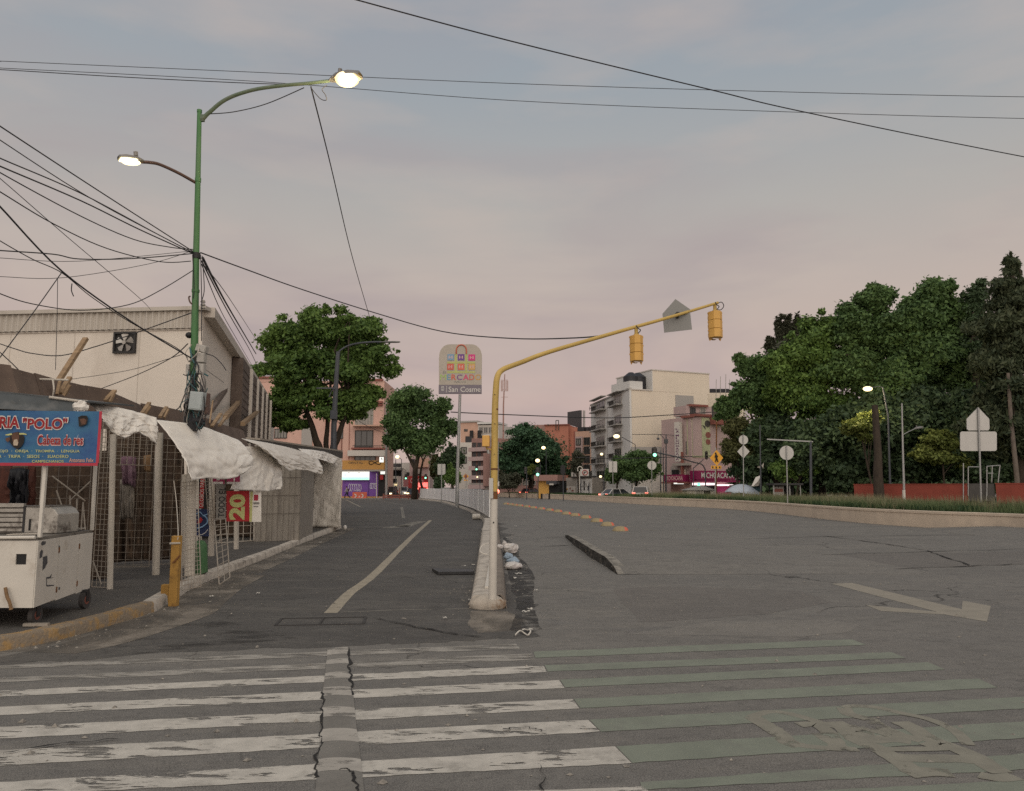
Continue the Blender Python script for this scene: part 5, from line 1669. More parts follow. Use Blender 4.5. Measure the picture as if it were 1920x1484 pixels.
def signal_head(px, pt, pb, d, wpx, lab, hang_y):
    """a three-lamp head seen from behind, chamfered back, hinges along its sides"""
    c = W(px, (pt + pb) / 2, d)
    zt, zb_ = W(px, pt, d).z, W(px, pb, d).z
    hw = wpx / 2 / FPX * d
    t = thing('traffic_signal', lab, 'traffic signal', V(c.x, d, zb_), 'yellow traffic signals hanging from the mast arm')
    pr = [(-hw, .5), (-hw, -.15), (-hw * .45, -1.0), (hw * .45, -1.0), (hw, -.15), (hw, .5)]
    dep = hw * 1.0
    cell = (zt - zb_) / 3
    for k in range(3):
        z0 = zb_ + cell * k + .003
        m_ = MB().prism([V(c.x + x, d + y * dep, z0) for x, y in pr], (0, 0, cell - .005))
        bx = m_.build('lamp_section', M['orange_yellow'], t, bevel=.004)
        vz = MB()
        vz.tube([V(c.x, d + dep * .5, z0 + cell / 2), V(c.x, d + dep * 1.5, z0 + cell / 2)], hw * .8, 12, False)
        vz.build('visor', M['orange_yellow'], bx)
        for sx in (-1, 1):
            MB().box((c.x + sx * hw * 1.02 - .008, d + dep * .1, z0 + cell * .75), (c.x + sx * hw * 1.02 + .008, d + dep * .3, z0 + cell * .92)).build('latch', M['orange_yellow'], bx)
    for sx in (-1, 1):
        MB().prism([V(c.x + sx * hw * .95, d + dep * .4, zb_), V(c.x + sx * hw * .5, d + dep * .4, zb_), V(c.x + sx * hw * .78, d + dep * .4, zb_ - .045)], (0, .02, 0)).build('foot', M['orange_yellow'], t)
    zh = W(px, hang_y, d).z
    MB().tube([V(c.x, d, zt - .002), V(c.x, d, zh)], .030, 10).build('hanger', M['yellow_metal'], t)
    MB().box((c.x - .035, d - .04, zt), (c.x + .035, d + .04, zt + .03)).build('hanger_plate', M['yellow_metal'], t)
    MB().tube(smoothpts([V(c.x + .02, d - .04, zt + .03), V(c.x + .06, d - .04, zt + .08), V(c.x + .02, d - .05, zt + .11), V(c.x, d - .03, zh + .02)], 5), .008, 6).build('cable', M['cable'], t)
    return t
signal_head(1193.6, 630, 678, 11.85, 24.5, 'yellow traffic signal hanging nearer the middle of the mast arm', 614)
signal_head(1341.5, 585, 634, 12.87, 25.5, 'yellow traffic signal hanging at the outer end of the mast arm', 570)
tag(MB().tube(smoothpts([W(1346, 569, 12.9), W(1353, 567, 12.9), W(1357, 574, 12.9), W(1352, 581, 12.9), W(1345, 581, 12.9)], 6), .007, 6).build('wire_loop', M['cable']), 'small wire loop at the outer tip of the mast arm', 'wire')
def plate(name, label, pts, d, m, th=.012, tilt=0.0, group=None, bw=None):
    P_ = [W(x, y, d) for x, y in pts]
    c = sum(P_, V(0, 0, 0)) / len(P_)
    t = thing(name, label, 'sign', c, group)
    MB().prism(P_, (0, th, 0)).build('plate', M[m], t)
    return t, c
t, c = plate('road_sign', 'grey house-shaped sign plate, mounted behind the yellow mast arm', [(1266.5, 561), (1293.5, 580), (1297.6, 618), (1245.6, 624), (1242.3, 588.5)], 12.50, 'sign_back_dark')
MB().tube([W(1270, 594, 12.44), W(1271, 588, 12.44)], .02, 8).build('clamp', M['steel_dark'], t)
MB().box((W(1268, 590, 12.44).x, 12.40, W(1268, 596, 12.44).z), (W(1273, 590, 12.44).x, 12.495, W(1268, 586, 12.44).z)).build('bracket', M['steel_dark'], t)
ps = thing('pedestrian_signal', 'small yellow signal box fixed low on the left of the mast', 'traffic signal', W(911, 838, YD))
a, b2 = W(904.3, 838, YD - .02), W(918, 817, YD - .02)
MB().box((a.x, YD - .07, a.z), (b2.x, YD + .06, b2.z)).build('box', M['orange_yellow'], ps, bevel=.008)
MB().tube([W(912, 838, YD), W(913, 842, YD), W(921, 843.5, YD), W(926, 843.5, YD)], .012, 8).build('bracket', M['yellow_metal'], ps)
MB().tube([W(914.5, 844, YD - .02), W(916, 851, YD - .02)], .018, 8).build('cable_gland', M['galv'], ps)
MB().bar(W(920.5, 838, YD), W(921, 812, YD), .012).build('rod', M['galv'], ps)

# ================================================================== white barrier on the divider
ctr = [(a + b_) / 2 for a, b_ in zip(dl, dr)]
path = smoothpts([ctr[i] for i in range(4, 9)], 12)
path = [W(912, 967, 37.6) * 0 + V(-1.02, 36.6, 0)] + path[2:]
cum = [0]
for i in range(1, len(path)):
    cum.append(cum[-1] + (path[i] - path[i - 1]).xy.length)
def along(s):
    s = max(0, min(s, cum[-1]))
    for i in range(1, len(cum)):
        if s <= cum[i] + 1e-9:
            t = (s - cum[i - 1]) / max(cum[i] - cum[i - 1], 1e-6)
            p = path[i - 1].lerp(path[i], t)
            return V(p.x, p.y, DH)
    return V(path[-1].x, path[-1].y, DH)
NP = 13
step = cum[-1] / NP
M['barrier_rib'] = mat('barrier_rib', (.82, .82, .81), .5, .05, 2)
for i in range(NP):
    a, b_ = along(i * step + .012), along((i + 1) * step - .012)
    u = (b_ - a).normalized()
    n_ = V(u.y, -u.x, 0)
    if n_.dot(-a) < 0: n_ = -n_
    t = thing('barrier_panel', ORD[i] + ' white barrier panel from the near end of the row by the drum', 'barrier', (a + b_) / 2, 'white barrier panels along the divider')
    jz = random.uniform(-.012, .012)
    m_ = MB()
    m_.prism([a + V(0, 0, .03), b_ + V(0, 0, .03), b_ + V(0, 0, 1.27 + jz), a + V(0, 0, 1.27 + jz)], n_ * .03)
    m_.build('panel_sheet', M['barrier'], t)
    for q, wd in ((a, .03), (b_, .03)):
        MB().obox(q + n_ * .042 + V(0, 0, .65 + jz / 2), u * wd, n_ * .011, V(0, 0, .615)).build('rib', M['barrier_rib'], t)
    for f_ in (.08, .36, .64, .92):
        q = a.lerp(b_, f_)
        MB().obox(q + n_ * .12 + V(0, 0, .016), u * .05, n_ * .17, V(0, 0, .015)).build('foot', M['steel_dark'], t)
# frame of the post in front of it, white drum, plastic hoop
dp = G(892, 975)
dr0 = thing('drum', 'white plastic drum lying at the near end of the white barrier', 'drum', (dp.x, dp.y, 0))
MB().tube([V(dp.x - .17, dp.y, .14), V(dp.x - .15, dp.y, .14), V(dp.x + .2, dp.y + .1, .15), V(dp.x + .23, dp.y + .1, .15)], [.10, .14, .14, .10], 16).build('body', M['pole_white'], dr0, smooth=True)
MB().tube([V(dp.x + .03, dp.y + .05, .145), V(dp.x + .05, dp.y + .055, .145)], .145, 16).build('band', M['box_grey'], dr0)
tag(MB().tube(smoothpts([W(916, 1019, 16.5), W(905, 1023, 16.4), (W(900, 1031, 16.3)), W(903, 1037, 16.2), W(914, 1040, 16.2)], 6), .012, 6).build('hoop', M['pole_white']), 'white plastic hoop bent out beside the mast foot', 'hoop')
# a plain board lying along the divider top
tag(MB().bar(V(-.36, 11.2, DH + .02), V(-.40, 14.5, DH + .02), .05, .03).build('batten', M['pole_white']), 'white batten lying along the divider top left of the mast', 'batten')

# ================================================================== yellow and orange road studs
SP = [(1163, 996), (1139, 986.5), (1119, 979), (1098.5, 972.5), (1078.5, 968), (1062, 965), (1046, 960.8), (1030.5, 958.2), (1015, 955.6), (1000, 953.6), (988, 951.5), (975, 949.7), (966, 948.6), (958, 947.4), (949, 946.2)]
M['stud'] = mat('stud_yellow', (.30, .24, .135), .7, .2, 5, (.18, .15, .10), .6, 6)
M['stud_red'] = mat('stud_orange', (.55, .13, .08), .5, .1, 5)
stud0 = None
SL_ = ['nearest yellow and orange lane stud, right of the raised slab', 'second nearest lane stud, behind the biggest one', 'third nearest lane stud of the curving row', 'fourth nearest lane stud of the curving row']
for i, (x, y) in enumerate(SP):
    p = G(x, y)
    lab = SL_[i] if i < 4 else ORD[i] + ' yellow and orange lane stud counted from the raised slab'
    if stud0 is None:
        stud0 = thing('lane_stud', lab, 'lane stud', p, 'yellow lane studs curving along the avenue')
        def prof(x0, x1):
            rows = []
            for j in range(7):
                t = j / 6
                xx = x0 + (x1 - x0) * t
                k = math.sqrt(max(0, 1 - (xx / .30) ** 2))
                rows.append([V(p.x + xx, p.y - .20 * k - .001, .0), V(p.x + xx, p.y - .15 * k, .10 * k), V(p.x + xx, p.y, .17 * k ** .7 + .004), V(p.x + xx, p.y + .15 * k, .10 * k), V(p.x + xx, p.y + .20 * k + .001, 0)])
            return MB().grid(rows)
        prof(-.30, .145).build('dome', M['stud'], stud0, smooth=True)
        prof(.146, .30).build('reflector', M['stud_red'], stud0, smooth=True)
        MB().tube([V(p.x, p.y, .001), V(p.x, p.y, .022)], .31, 18).build('rim', M['stud'], stud0)
    else:
        copy_tree(stud0, p, random.uniform(-.25, .2), lab)

# ================================================================== litter along the divider
M['bag_white'] = mat('plastic_bag', (.52, .49, .46), .4, .15, 8, (.30, .24, .25), .6, 6, bump=.5, bscale=25)
M['bag_blue'] = mat('plastic_bag_blue', (.26, .33, .40), .4, .15, 8, bump=.5, bscale=25)
M['paper'] = mat('paper', (.55, .52, .46), .8, .1, 6)
def bag(px, py, rx, rz, lab, m='bag_white', seed=0):
    rx, rz = rx * .85, rz * .8
    p = G(px, py)
    mb = MB().ball(p + V(0, 0, rz * .72), rx, rx * .8, rz, 16, 10)
    mb.v = [tuple(Vector(v) + (Vector(v) - p - V(0, 0, rz * .7)) * (.42 * mnoise.noise(Vector(v) * 9 + V(seed, 0, 0)) + .25 * mnoise.noise(Vector(v) * 25)) if v[2] > .02 else v) for v in mb.v]
    mb.v = [(a, b_, max(c_, .014)) for a, b_, c_ in mb.v]
    return tag(mb.build('plastic_bag', M[m], smooth=False), lab, 'plastic bag', 'rubbish dumped along the divider')
bag(957, 1038, .22, .17, 'biggest white rubbish bag with a pink stain, right of the divider', seed=1)
bag(946, 1025, .09, .12, 'small white rubbish bag at the far end of the pile by the divider', seed=2)
bag(952, 1049, .12, .10, 'dark blue and white crumpled bag in the middle of the pile', 'bag_blue', 3)
bag(962, 1057, .15, .09, 'pale blue plastic bag near the front of the pile', 'bag_blue', 4)
bag(960, 1068, .19, .10, 'cream crumpled bag at the near end of the pile', seed=5)
bag(972, 1066, .11, .08, 'small white bag right of the cream one', seed=6)
bag(938, 1043, .09, .08, 'white crumpled bag lying on top of the divider', seed=8).location.z += DH
def paper(px, py, l_, w_, a, lab, m='paper', cat='litter'):
    p = G(px, py)
    rows = []
    ca, sa = math.cos(a), math.sin(a)
    for i in range(5):
        t = (i / 4 - .5) * l_
        z = .016 + .02 * abs(math.sin(i * 1.9 + px)) + .004
        rows.append([p + V(ca * t - sa * s, sa * t + ca * s, z + .006 * s / w_) for s in (-w_ / 2, w_ / 2)])
    return tag(MB().grid(rows).build('paper_scrap', M[m]), lab, cat, 'paper scraps littering the road')
PPS = [(972, 1078.5, .13, .07, .1, 'flat bright white tray just in front of the rubbish pile'), (966, 1087, .10, .06, .5, 'crumpled paper scrap below the white tray'), (967, 988, .12, .10, .3, 'white paper scrap on the road beyond the rubbish pile'),
       (989, 1186, .12, .03, .2, 'thin white strip of litter near the damp patch'), (986, 1151, .10, .05, -.1, 'white scrap right of the divider foot'), (995, 1146, .09, .04, .6, 'second white scrap right of the divider foot'),
       (1005, 1110, .05, .03, .2, 'tiny white scrap on the dark mud'), (950, 1010, .06, .04, .2, 'tiny white scrap at the divider side'), (888, 1062, .07, .04, .3, 'white scrap beside the flat road plate'), (872, 1064, .06, .03, .1, 'tiny scrap at the flat road plate'),
       (905, 994, .10, .06, .4, 'white scrap left of the divider'), (903, 1002, .11, .05, .8, 'crumpled white scrap left of the divider'), (882, 1129, .06, .04, .2, 'small scrap left of the divider foot'), (834, 1163, .05, .03, .1, 'tiny scrap on the dark side street'),
       (484, 1116, .05, .04, .4, 'tiny white scrap in the middle of the side street'), (397, 1122, .06, .03, 0, 'tiny scrap near the kerb'), (936, 1064, .05, .03, .3, 'tiny scrap on the divider top'), (600, 1019, .09, .06, .2, 'white litter at the far kerb'), (1330, 985, .09, .05, .1, 'tiny scrap far off on the avenue'), (1108, 1010, .12, .04, .2, 'pale scrap on the raised slab')]
for q in PPS:
    paper(*q)
tag(MB().tube(smoothpts([G(966, 1191, .02), G(975, 1183, .05), G(984, 1188, .02), G(990, 1191, .02), G(995, 1183, .05), G(987, 1181, .03)], 5), .008, 5).build('plastic_strap', M['paper']), 'tangled white plastic strap lying on the road near the stripes', 'litter')

# small grit, leaf bits and crumbs of plaster along the kerbs and over the road
_rr = random.Random(3)
gm = MB()
def grit(p, s_):
    a = _rr.uniform(0, 6.28)
    k = [V(math.cos(a + q) * s_ * _rr.uniform(.6, 1.2), math.sin(a + q) * s_ * _rr.uniform(.6, 1.2), 0) for q in (0, 1.7, 3.3, 4.8)]
    z = .003
    gm.add([p + k[0] + V(0, 0, z), p + k[1] + V(0, 0, z), p + k[2] + V(0, 0, z), p + k[3] + V(0, 0, z), p + V(0, 0, z + s_ * _rr.uniform(.3, .8))], [(0, 1, 4), (1, 2, 4), (2, 3, 4), (3, 0, 4)])
for i in range(420):
    e = _rr.random()
    if e < .30:
        j = _rr.randint(2, len(kb) - 2)
        p = kb[j].lerp(kb[j + 1], _rr.random()) + V(abs(_rr.gauss(.12, .25)), -.05, 0)
    elif e < .55:
        j = _rr.randint(0, 3)
        p = dr[j].lerp(dr[j + 1], _rr.random()) + V(abs(_rr.gauss(.05, .28)), 0, 0)
    elif e < .70:
        j = _rr.randint(0, 3)
        p = dl[j].lerp(dl[j + 1], _rr.random()) - V(abs(_rr.gauss(.04, .25)), 0, 0)
    else:
        p = G(_rr.uniform(0, 1920), _rr.uniform(1000, 1470))
    p.z = 0
    grit(p, _rr.choice((.008, .011, .015, .02, .028)))
M['grit'] = mat('grit', (.24, .22, .19), .9, .6, 30)
tag(gm.build('grit', M['grit'], origin=(0, 0, 0)), kind='stuff')

# ================================================================== trees
LEAF = {'bright': leaf_mat('leaf_bright', (0.041, 0.086, 0.024), (0.180, 0.282, 0.066)), 'mid': leaf_mat('leaf_mid', (0.042, 0.082, 0.034), (0.150, 0.245, 0.078)),
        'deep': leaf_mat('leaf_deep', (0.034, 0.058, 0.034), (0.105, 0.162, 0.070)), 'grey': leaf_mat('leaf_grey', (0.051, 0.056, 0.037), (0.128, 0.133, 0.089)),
        'round': leaf_mat('leaf_round', (0.032, 0.072, 0.041), (0.102, 0.191, 0.090)), 'lime': leaf_mat('leaf_lime_glow', (0.085, 0.120, 0.026), (0.215, 0.245, 0.070)),  # the lime leaves have lamp glow painted into their colour
        'olive': leaf_mat('leaf_olive', (0.058, 0.062, 0.024), (0.145, 0.153, 0.058)), 'conifer': leaf_mat('leaf_conifer', (0.029, 0.049, 0.028), (0.107, 0.123, 0.062))}
def leaves(clumps, n, size, r, up=.35, hang=0.0, elong=1.5):
    """leaf sprays filling clumps [(centre, (rx, ry, rz))]; returns quad corners"""
    C = np.array([c[0][:] for c in clumps])
    S = np.array([c[1] for c in clumps])
    a = (S[:, 0] * S[:, 2] + S[:, 0] * S[:, 1]) ** 1.0
    idx = r.choice(len(clumps), n, p=a / a.sum())
    d = r.normal(size=(n, 3))
    d /= np.linalg.norm(d, axis=1)[:, None]
    rad = np.minimum(np.abs(r.normal(size=n)) * .34 + .42, 1.5)
    p = C[idx] + d * S[idx] * rad[:, None]
    nrm = d * .8 + r.normal(size=(n, 3)) * .75
    nrm[:, 2] += up
    nrm /= np.linalg.norm(nrm, axis=1)[:, None]
    t = np.cross(nrm, r.normal(size=(n, 3)))
    t[:, 2] -= hang
    t /= np.linalg.norm(t, axis=1)[:, None]
    b = np.cross(nrm, t)
    s = size * r.uniform(.55, 1.35, n)[:, None]
    q = np.stack([p - t * s * elong * .5, p + b * s * .42 - t * s * .05, p + t * s * elong * .5, p - b * s * .42 + t * s * .08], axis=1)
    return q.reshape(-1, 3)
def crown_clumps(ells, per, k, r, lo=.55):
    """break big crown ellipsoids into knotted clumps near their surface"""
    out_ = []
    for c, s in ells:
        for i in range(per):
            d = r.normal(size=3)
            d /= np.linalg.norm(d)
            if d[2] < -.55: d[2] *= -.5
            wisp = r.random() < .28
            q = np.array(c[:]) + d * np.array(s) * (r.uniform(1.02, 1.2) if wisp else r.uniform(lo, 1.0))
            kk = 1.28 * k * r.uniform(.6, 1.35) * (.42 if wisp else 1)
            out_.append((Vector(q), (s[0] * kk, s[1] * kk, s[2] * kk * .78)))
    return out_
def ell(px, py, rx, ry, d, dep=.9):
    c = W(px, py, d)
    return (c, (rx / FPX * d, rx / FPX * d * dep, ry / FPX * d))
def tree(name, label, foot, ells, n, size, lm, seed, per=26, k=.34, tr=.22, limbs=6, group=None, hang=0., trunk_top=None, bark='bark', elong=1.5, up=.35, lo=.55, extra=None, fork=None, fill=.80):
    r = np.random.default_rng(seed)
    rr = random.Random(seed)
    cl = crown_clumps(ells, per, k, r, lo)
    if extra: cl += extra
    cl += [(c, tuple(q * fill for q in s_)) for c, s_ in ells for _ in (0,)]
    t = thing(name, label, 'tree', foot, group)
    np_mesh('crown', leaves(cl, int(n * 2.7), size * .74, r, up, hang, elong), lm, t)
    top = trunk_top or (Vector(foot) * .0 + ells[0][0] - V(0, 0, ells[0][1][2] * .2))
    b = MB()
    mid = Vector(foot).lerp(top, .5) + V(rr.uniform(-.2, .2), 0, 0)
    if fork is None:
        b.tube(smoothpts([Vector(foot) - V(0, 0, .1), Vector(foot) + V(0, 0, .4), mid, top], 4), [tr * 1.35] + [tr * (1.1 - .65 * i / 12) for i in range(12)], 9)
    b.build('trunk', M[bark], t, smooth=True)if fork is None else None
    if fork:
        for q, r0, r1 in fork:
            MB().tube(smoothpts(q, 4), [r0 + (r1 - r0) * i / (4 * (len(q) - 1)) for i in range(4 * (len(q) - 1) + 1)], 9).build('trunk', M[bark], t, smooth=True)
    big = sorted(cl[:-len(ells)], key=lambda c: -c[1][0])
    st = top if fork is None else None
    for i in range(limbs):
        c = rr.choice(big)[0]
        s = Vector(foot).lerp(top, rr.uniform(.45, .95)) if fork is None else rr.choice(fork)[0][-1]
        m_ = s.lerp(c, .5) + V(rr.uniform(-.4, .4), rr.uniform(-.4, .4), rr.uniform(-.1, .5))
        MB().tube(smoothpts([s, m_, c], 4), [tr * .42 * (1 - .8 * j / 8) for j in range(9)], 6).build('limb', M[bark], t)
    return t
def foot(px, d, py=914, z=0.0):
    p = W(px, py, d)
    return V(p.x, p.y, z)
# big tree at the left, behind the stalls, with its twin trunks
D = 45
f0 = foot(608, D)
E_ = [ell(560, 640, 62, 48, D), ell(610, 620, 55, 46, D), ell(680, 640, 62, 46, D), ell(530, 690, 50, 40, D), ell(620, 690, 75, 50, D), ell(705, 680, 46, 40, D), ell(560, 745, 52, 42, D), ell(645, 760, 55, 42, D), ell(535, 790, 40, 28, D), ell(680, 745, 34, 34, D)]
tree('broadleaf_tree', 'large domed green tree with forked trunks rising behind the market stalls', f0, E_, 34000, .21, LEAF['bright'], 1, per=26, k=.26, lo=.7, fill=.62, tr=.22, limbs=18,
     fork=[([f0 + V(.5, 0, 0), W(600, 850, D), W(592, 825, D), W(582, 790, D), W(560, 740, D)], .30, .10), ([f0 + V(.7, 0, 0), W(625, 850, D), W(632, 825, D), W(642, 795, D), W(655, 755, D)], .27, .10), ([f0 + V(.6, .3, 0), W(612, 850, D + .3), W(614, 800, D), W(618, 740, D)], .20, .09)])
# second tree along the side street
D = 100
f0 = foot(777, 104)
E_ = [ell(775, 765, 40, 40, D), ell(745, 780, 26, 30, D), ell(805, 775, 30, 38, D), ell(830, 805, 22, 30, D), ell(760, 820, 36, 32, D), ell(800, 830, 36, 34, D), ell(740, 830, 18, 26, D), ell(835, 760, 16, 16, D)]
tree('broadleaf_tree', 'dark green tree on the far pavement between the pink building and the market sign', f0, E_, 16000, .36, LEAF['mid'], 2, per=16, k=.34, limbs=8,
     fork=[([f0, W(778, 905, 102), W(779, 880, D), W(783, 860, D), W(790, 830, D)], .45, .2), ([W(779, 880, D), W(772, 868, D), W(760, 845, D)], .3, .12), ([f0 + V(1.6, 0, 0), W(788, 900, 102), W(793, 865, D)], .2, .12)])
# distant trees around the market sign
def simple(name, lab, px, d, els, n, size, lm, seed, tr=.2, group='distant street trees', **kw):
    return tree(name, lab, foot(px, d), [ell(*e, d) for e in els], n, size, LEAF[lm], seed, tr=tr, group=group, limbs=kw.pop('limbs', 3), **kw)
simple('broadleaf_tree', 'small dark tree behind the thin road sign left of the market sign post', 850, 125, [(848, 865, 24, 32), (830, 880, 16, 20)], 5000, .4, 'deep', 3)
simple('bush', 'light green bush just left of the market sign post', 848, 80, [(847, 895, 13, 20)], 2500, .22, 'bright', 4, tr=.06)
simple('broadleaf_tree', 'yellowing tree right of the truck behind the barrier', 815, 130, [(816, 880, 10, 24)], 1500, .4, 'olive', 5)
simple('bush', 'dark round shrub behind the barrier left of the thin road sign', 824, 100, [(823, 908, 9, 12)], 1200, .3, 'deep', 6, tr=.08)
D = 128
f0 = foot(993, D)
E_ = [ell(1005, 850, 66, 48, D), ell(965, 872, 32, 34, D), ell(1045, 876, 30, 30, D), ell(1000, 885, 52, 22, D), ell(985, 830, 34, 30, D)]
tree('round_tree', 'large round dark green tree in the middle of the far avenue', f0, E_, 26000, .42, LEAF['round'], 7, per=26, k=.27, tr=.55, limbs=6, up=.9, lo=.7)
simple('bush', 'grey green shrub under the big round tree', 955, 120, [(956, 905, 22, 16), (940, 898, 10, 12)], 3000, .3, 'grey', 8, tr=.08)
simple('small_tree', 'lime coloured young tree with lamp glow painted in its leaves, under the round tree', 998, 116, [(999, 877, 6, 6), (992, 884, 5, 7)], 700, .3, 'lime', 9, tr=.06)
simple('bare_tree', 'thin brownish tree in front of the tan building', 1085, 112, [(1082, 868, 14, 26)], 1200, .28, 'grey', 10)
simple('street_tree', 'left of two green trees in front of the cream building', 1156, 90, [(1158, 882, 20, 24), (1150, 895, 14, 16)], 4500, .27, 'mid', 11, tr=.14)
simple('street_tree', 'right of two green trees in front of the cream building', 1191, 88, [(1196, 868, 34, 20), (1190, 888, 28, 22), (1218, 888, 20, 18)], 9000, .27, 'mid', 12, tr=.16, limbs=6)
# the park trees on the right
GP_ = 'park trees beyond the median'
def park(name, lab, px, d, els, n, size, lm, seed, **kw):
    return tree(name, lab, foot(px, d), [ell(*e, d) for e in els], n, size, LEAF[lm], seed, group=GP_, limbs=kw.pop('limbs', 8), tr=kw.pop('tr', .38), **kw)
park('broadleaf_tree', 'tallest rounded park tree, left of the dark conifer at the frame edge', 1735, 66, [(1752, 560, 46, 44), (1715, 605, 50, 46), (1790, 612, 48, 44), (1745, 660, 80, 50), (1700, 720, 60, 44), (1800, 700, 56, 56)], 42000, .33, 'mid', 21, per=20, k=.30)
park('broadleaf_tree', 'airy topped park tree just left of the tallest one', 1630, 70, [(1642, 570, 34, 36), (1600, 620, 48, 46), (1655, 640, 52, 50), (1600, 690, 60, 50), (1655, 720, 50, 46)], 32000, .33, 'mid', 22, per=20, k=.28)
park('broadleaf_tree', 'broad bright green park tree in the middle of the group', 1540, 72, [(1545, 630, 46, 40), (1500, 670, 46, 44), (1555, 690, 58, 46), (1500, 740, 56, 50), (1560, 770, 52, 50), (1465, 700, 34, 36)], 36000, .34, 'bright', 23, per=20, k=.29)
park('broadleaf_tree', 'lower sloping park tree at the left end of the group', 1420, 76, [(1430, 700, 38, 40), (1408, 745, 38, 36), (1450, 770, 42, 46), (1385, 745, 20, 30), (1362, 770, 22, 26), (1400, 690, 22, 28)], 24000, .34, 'mid', 24, per=18, k=.30)
D = 84
tree('cypress_tree', 'dark feathery spires of a cypress above the left park trees', foot(1470, D), [ell(1462, 628, 9, 34, D), ell(1478, 625, 8, 40, D), ell(1496, 620, 8, 30, D), ell(1446, 650, 9, 20, D), ell(1470, 670, 30, 36, D)], 9000, .34, LEAF['grey'], 25, per=14, k=.32, tr=.3, group=GP_, up=1.2, elong=2.4)
D = 58
CE = []
for px, py, rx, ry in ((1896, 500, 14, 24), (1882, 540, 34, 24), (1905, 570, 46, 26), (1876, 610, 52, 30), (1910, 650, 60, 36), (1870, 690, 54, 34), (1905, 740, 70, 44), (1868, 790, 54, 40), (1920, 830, 60, 44)):
    CE.append(ell(px, py, rx, ry, D))
tree('conifer_tree', 'tall dark conifer with a ragged top at the right frame edge', foot(1912, D), CE, 40000, .27, LEAF['conifer'], 26, per=17, k=.27, tr=.34, group=GP_, hang=.8, elong=2.2, up=.1)
park('broadleaf_tree', 'thin leaved tree with sky showing through, between the tallest tree and the conifer', 1822, 64, [(1828, 560, 26, 34), (1835, 610, 34, 34), (1825, 670, 40, 44)], 9000, .26, 'deep', 27, per=14, k=.26)
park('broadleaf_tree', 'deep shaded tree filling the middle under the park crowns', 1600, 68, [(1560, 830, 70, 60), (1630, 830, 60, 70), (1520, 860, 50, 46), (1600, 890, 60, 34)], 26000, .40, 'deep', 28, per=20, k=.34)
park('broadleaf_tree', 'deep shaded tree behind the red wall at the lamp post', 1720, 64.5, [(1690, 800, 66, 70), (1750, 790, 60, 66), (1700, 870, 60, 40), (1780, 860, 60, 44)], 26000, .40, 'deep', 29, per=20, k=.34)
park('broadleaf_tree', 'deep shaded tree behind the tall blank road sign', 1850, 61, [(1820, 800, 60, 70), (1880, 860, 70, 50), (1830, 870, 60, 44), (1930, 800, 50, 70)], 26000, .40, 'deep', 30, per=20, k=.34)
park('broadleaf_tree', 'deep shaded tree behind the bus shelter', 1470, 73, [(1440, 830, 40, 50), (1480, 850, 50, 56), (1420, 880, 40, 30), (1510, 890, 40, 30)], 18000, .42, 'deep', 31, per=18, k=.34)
park('small_tree', 'olive green shrubby tree under the lamp at the left end of the park', 1382, 74, [(1390, 810, 30, 26), (1375, 845, 22, 30), (1400, 850, 26, 26)], 8000, .26, 'olive', 32, tr=.15, per=14)
park('small_tree', 'fresh green small tree behind the round sign by the bus shelter', 1490, 68, [(1500, 870, 32, 30), (1470, 885, 20, 24), (1515, 860, 18, 22)], 9000, .24, 'bright', 33, tr=.12, per=14)
park('small_tree', 'yellow green broad leaved branch with lamp glow painted in its leaves, below the bright park lamp', 1640, 61, [(1612, 800, 34, 16), (1636, 786, 20, 18), (1592, 808, 16, 10), (1622, 822, 14, 10)], 3600, .30, 'lime', 34, tr=.10, per=12, k=.3, limbs=3)
park('small_tree', 'yellow green maple like tree with lamp light painted in its leaves, beside the tall blank sign', 1770, 60, [(1765, 828, 34, 22), (1790, 845, 26, 20), (1730, 850, 22, 14), (1765, 860, 40, 12), (1808, 868, 18, 14)], 6500, .28, 'lime', 35, tr=.10, per=12, k=.28, limbs=4)
M['bark_pale'] = mat('bark_pale', (.14, .115, .095), .95, .3, 5, bump=.6, bscale=12, stretch=(1, 1, .3))
# bare leaning trunks that show in front of the dark park
for x0, x1, y1, d, r_, lab in ((1648, 1646, 850, 57, .36, 'dark thick trunk standing in front of the red wall'), (1908, 1896, 790, 56, .18, 'slim pale trunk at the right in front of the dark park')):
    t = thing('tree_trunk', lab, 'tree', foot(x0, d), GP_)
    MB().tube(smoothpts([foot(x0, d), W(x0 - 2, 890, d), W(x1, y1, d), W(x1 - 6, y1 - 90, d)], 4), [r_ * (1.1 - .5 * i / 12) for i in range(13)], 9).build('trunk', M['bark'] if x0 < 1800 else M['bark_pale'], t, smooth=True)

_r = np.random.default_rng(5)
_cl = [ell(px, _r.uniform(850, 900), 34, _r.uniform(26, 44), _r.uniform(98, 112)) for px in range(1385, 2080, 16)] + [ell(px, 912, 40, 16, 96) for px in range(1395, 2080, 26)]
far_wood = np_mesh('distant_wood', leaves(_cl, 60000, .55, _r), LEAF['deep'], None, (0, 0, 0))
far_wood['kind'] = 'stuff'
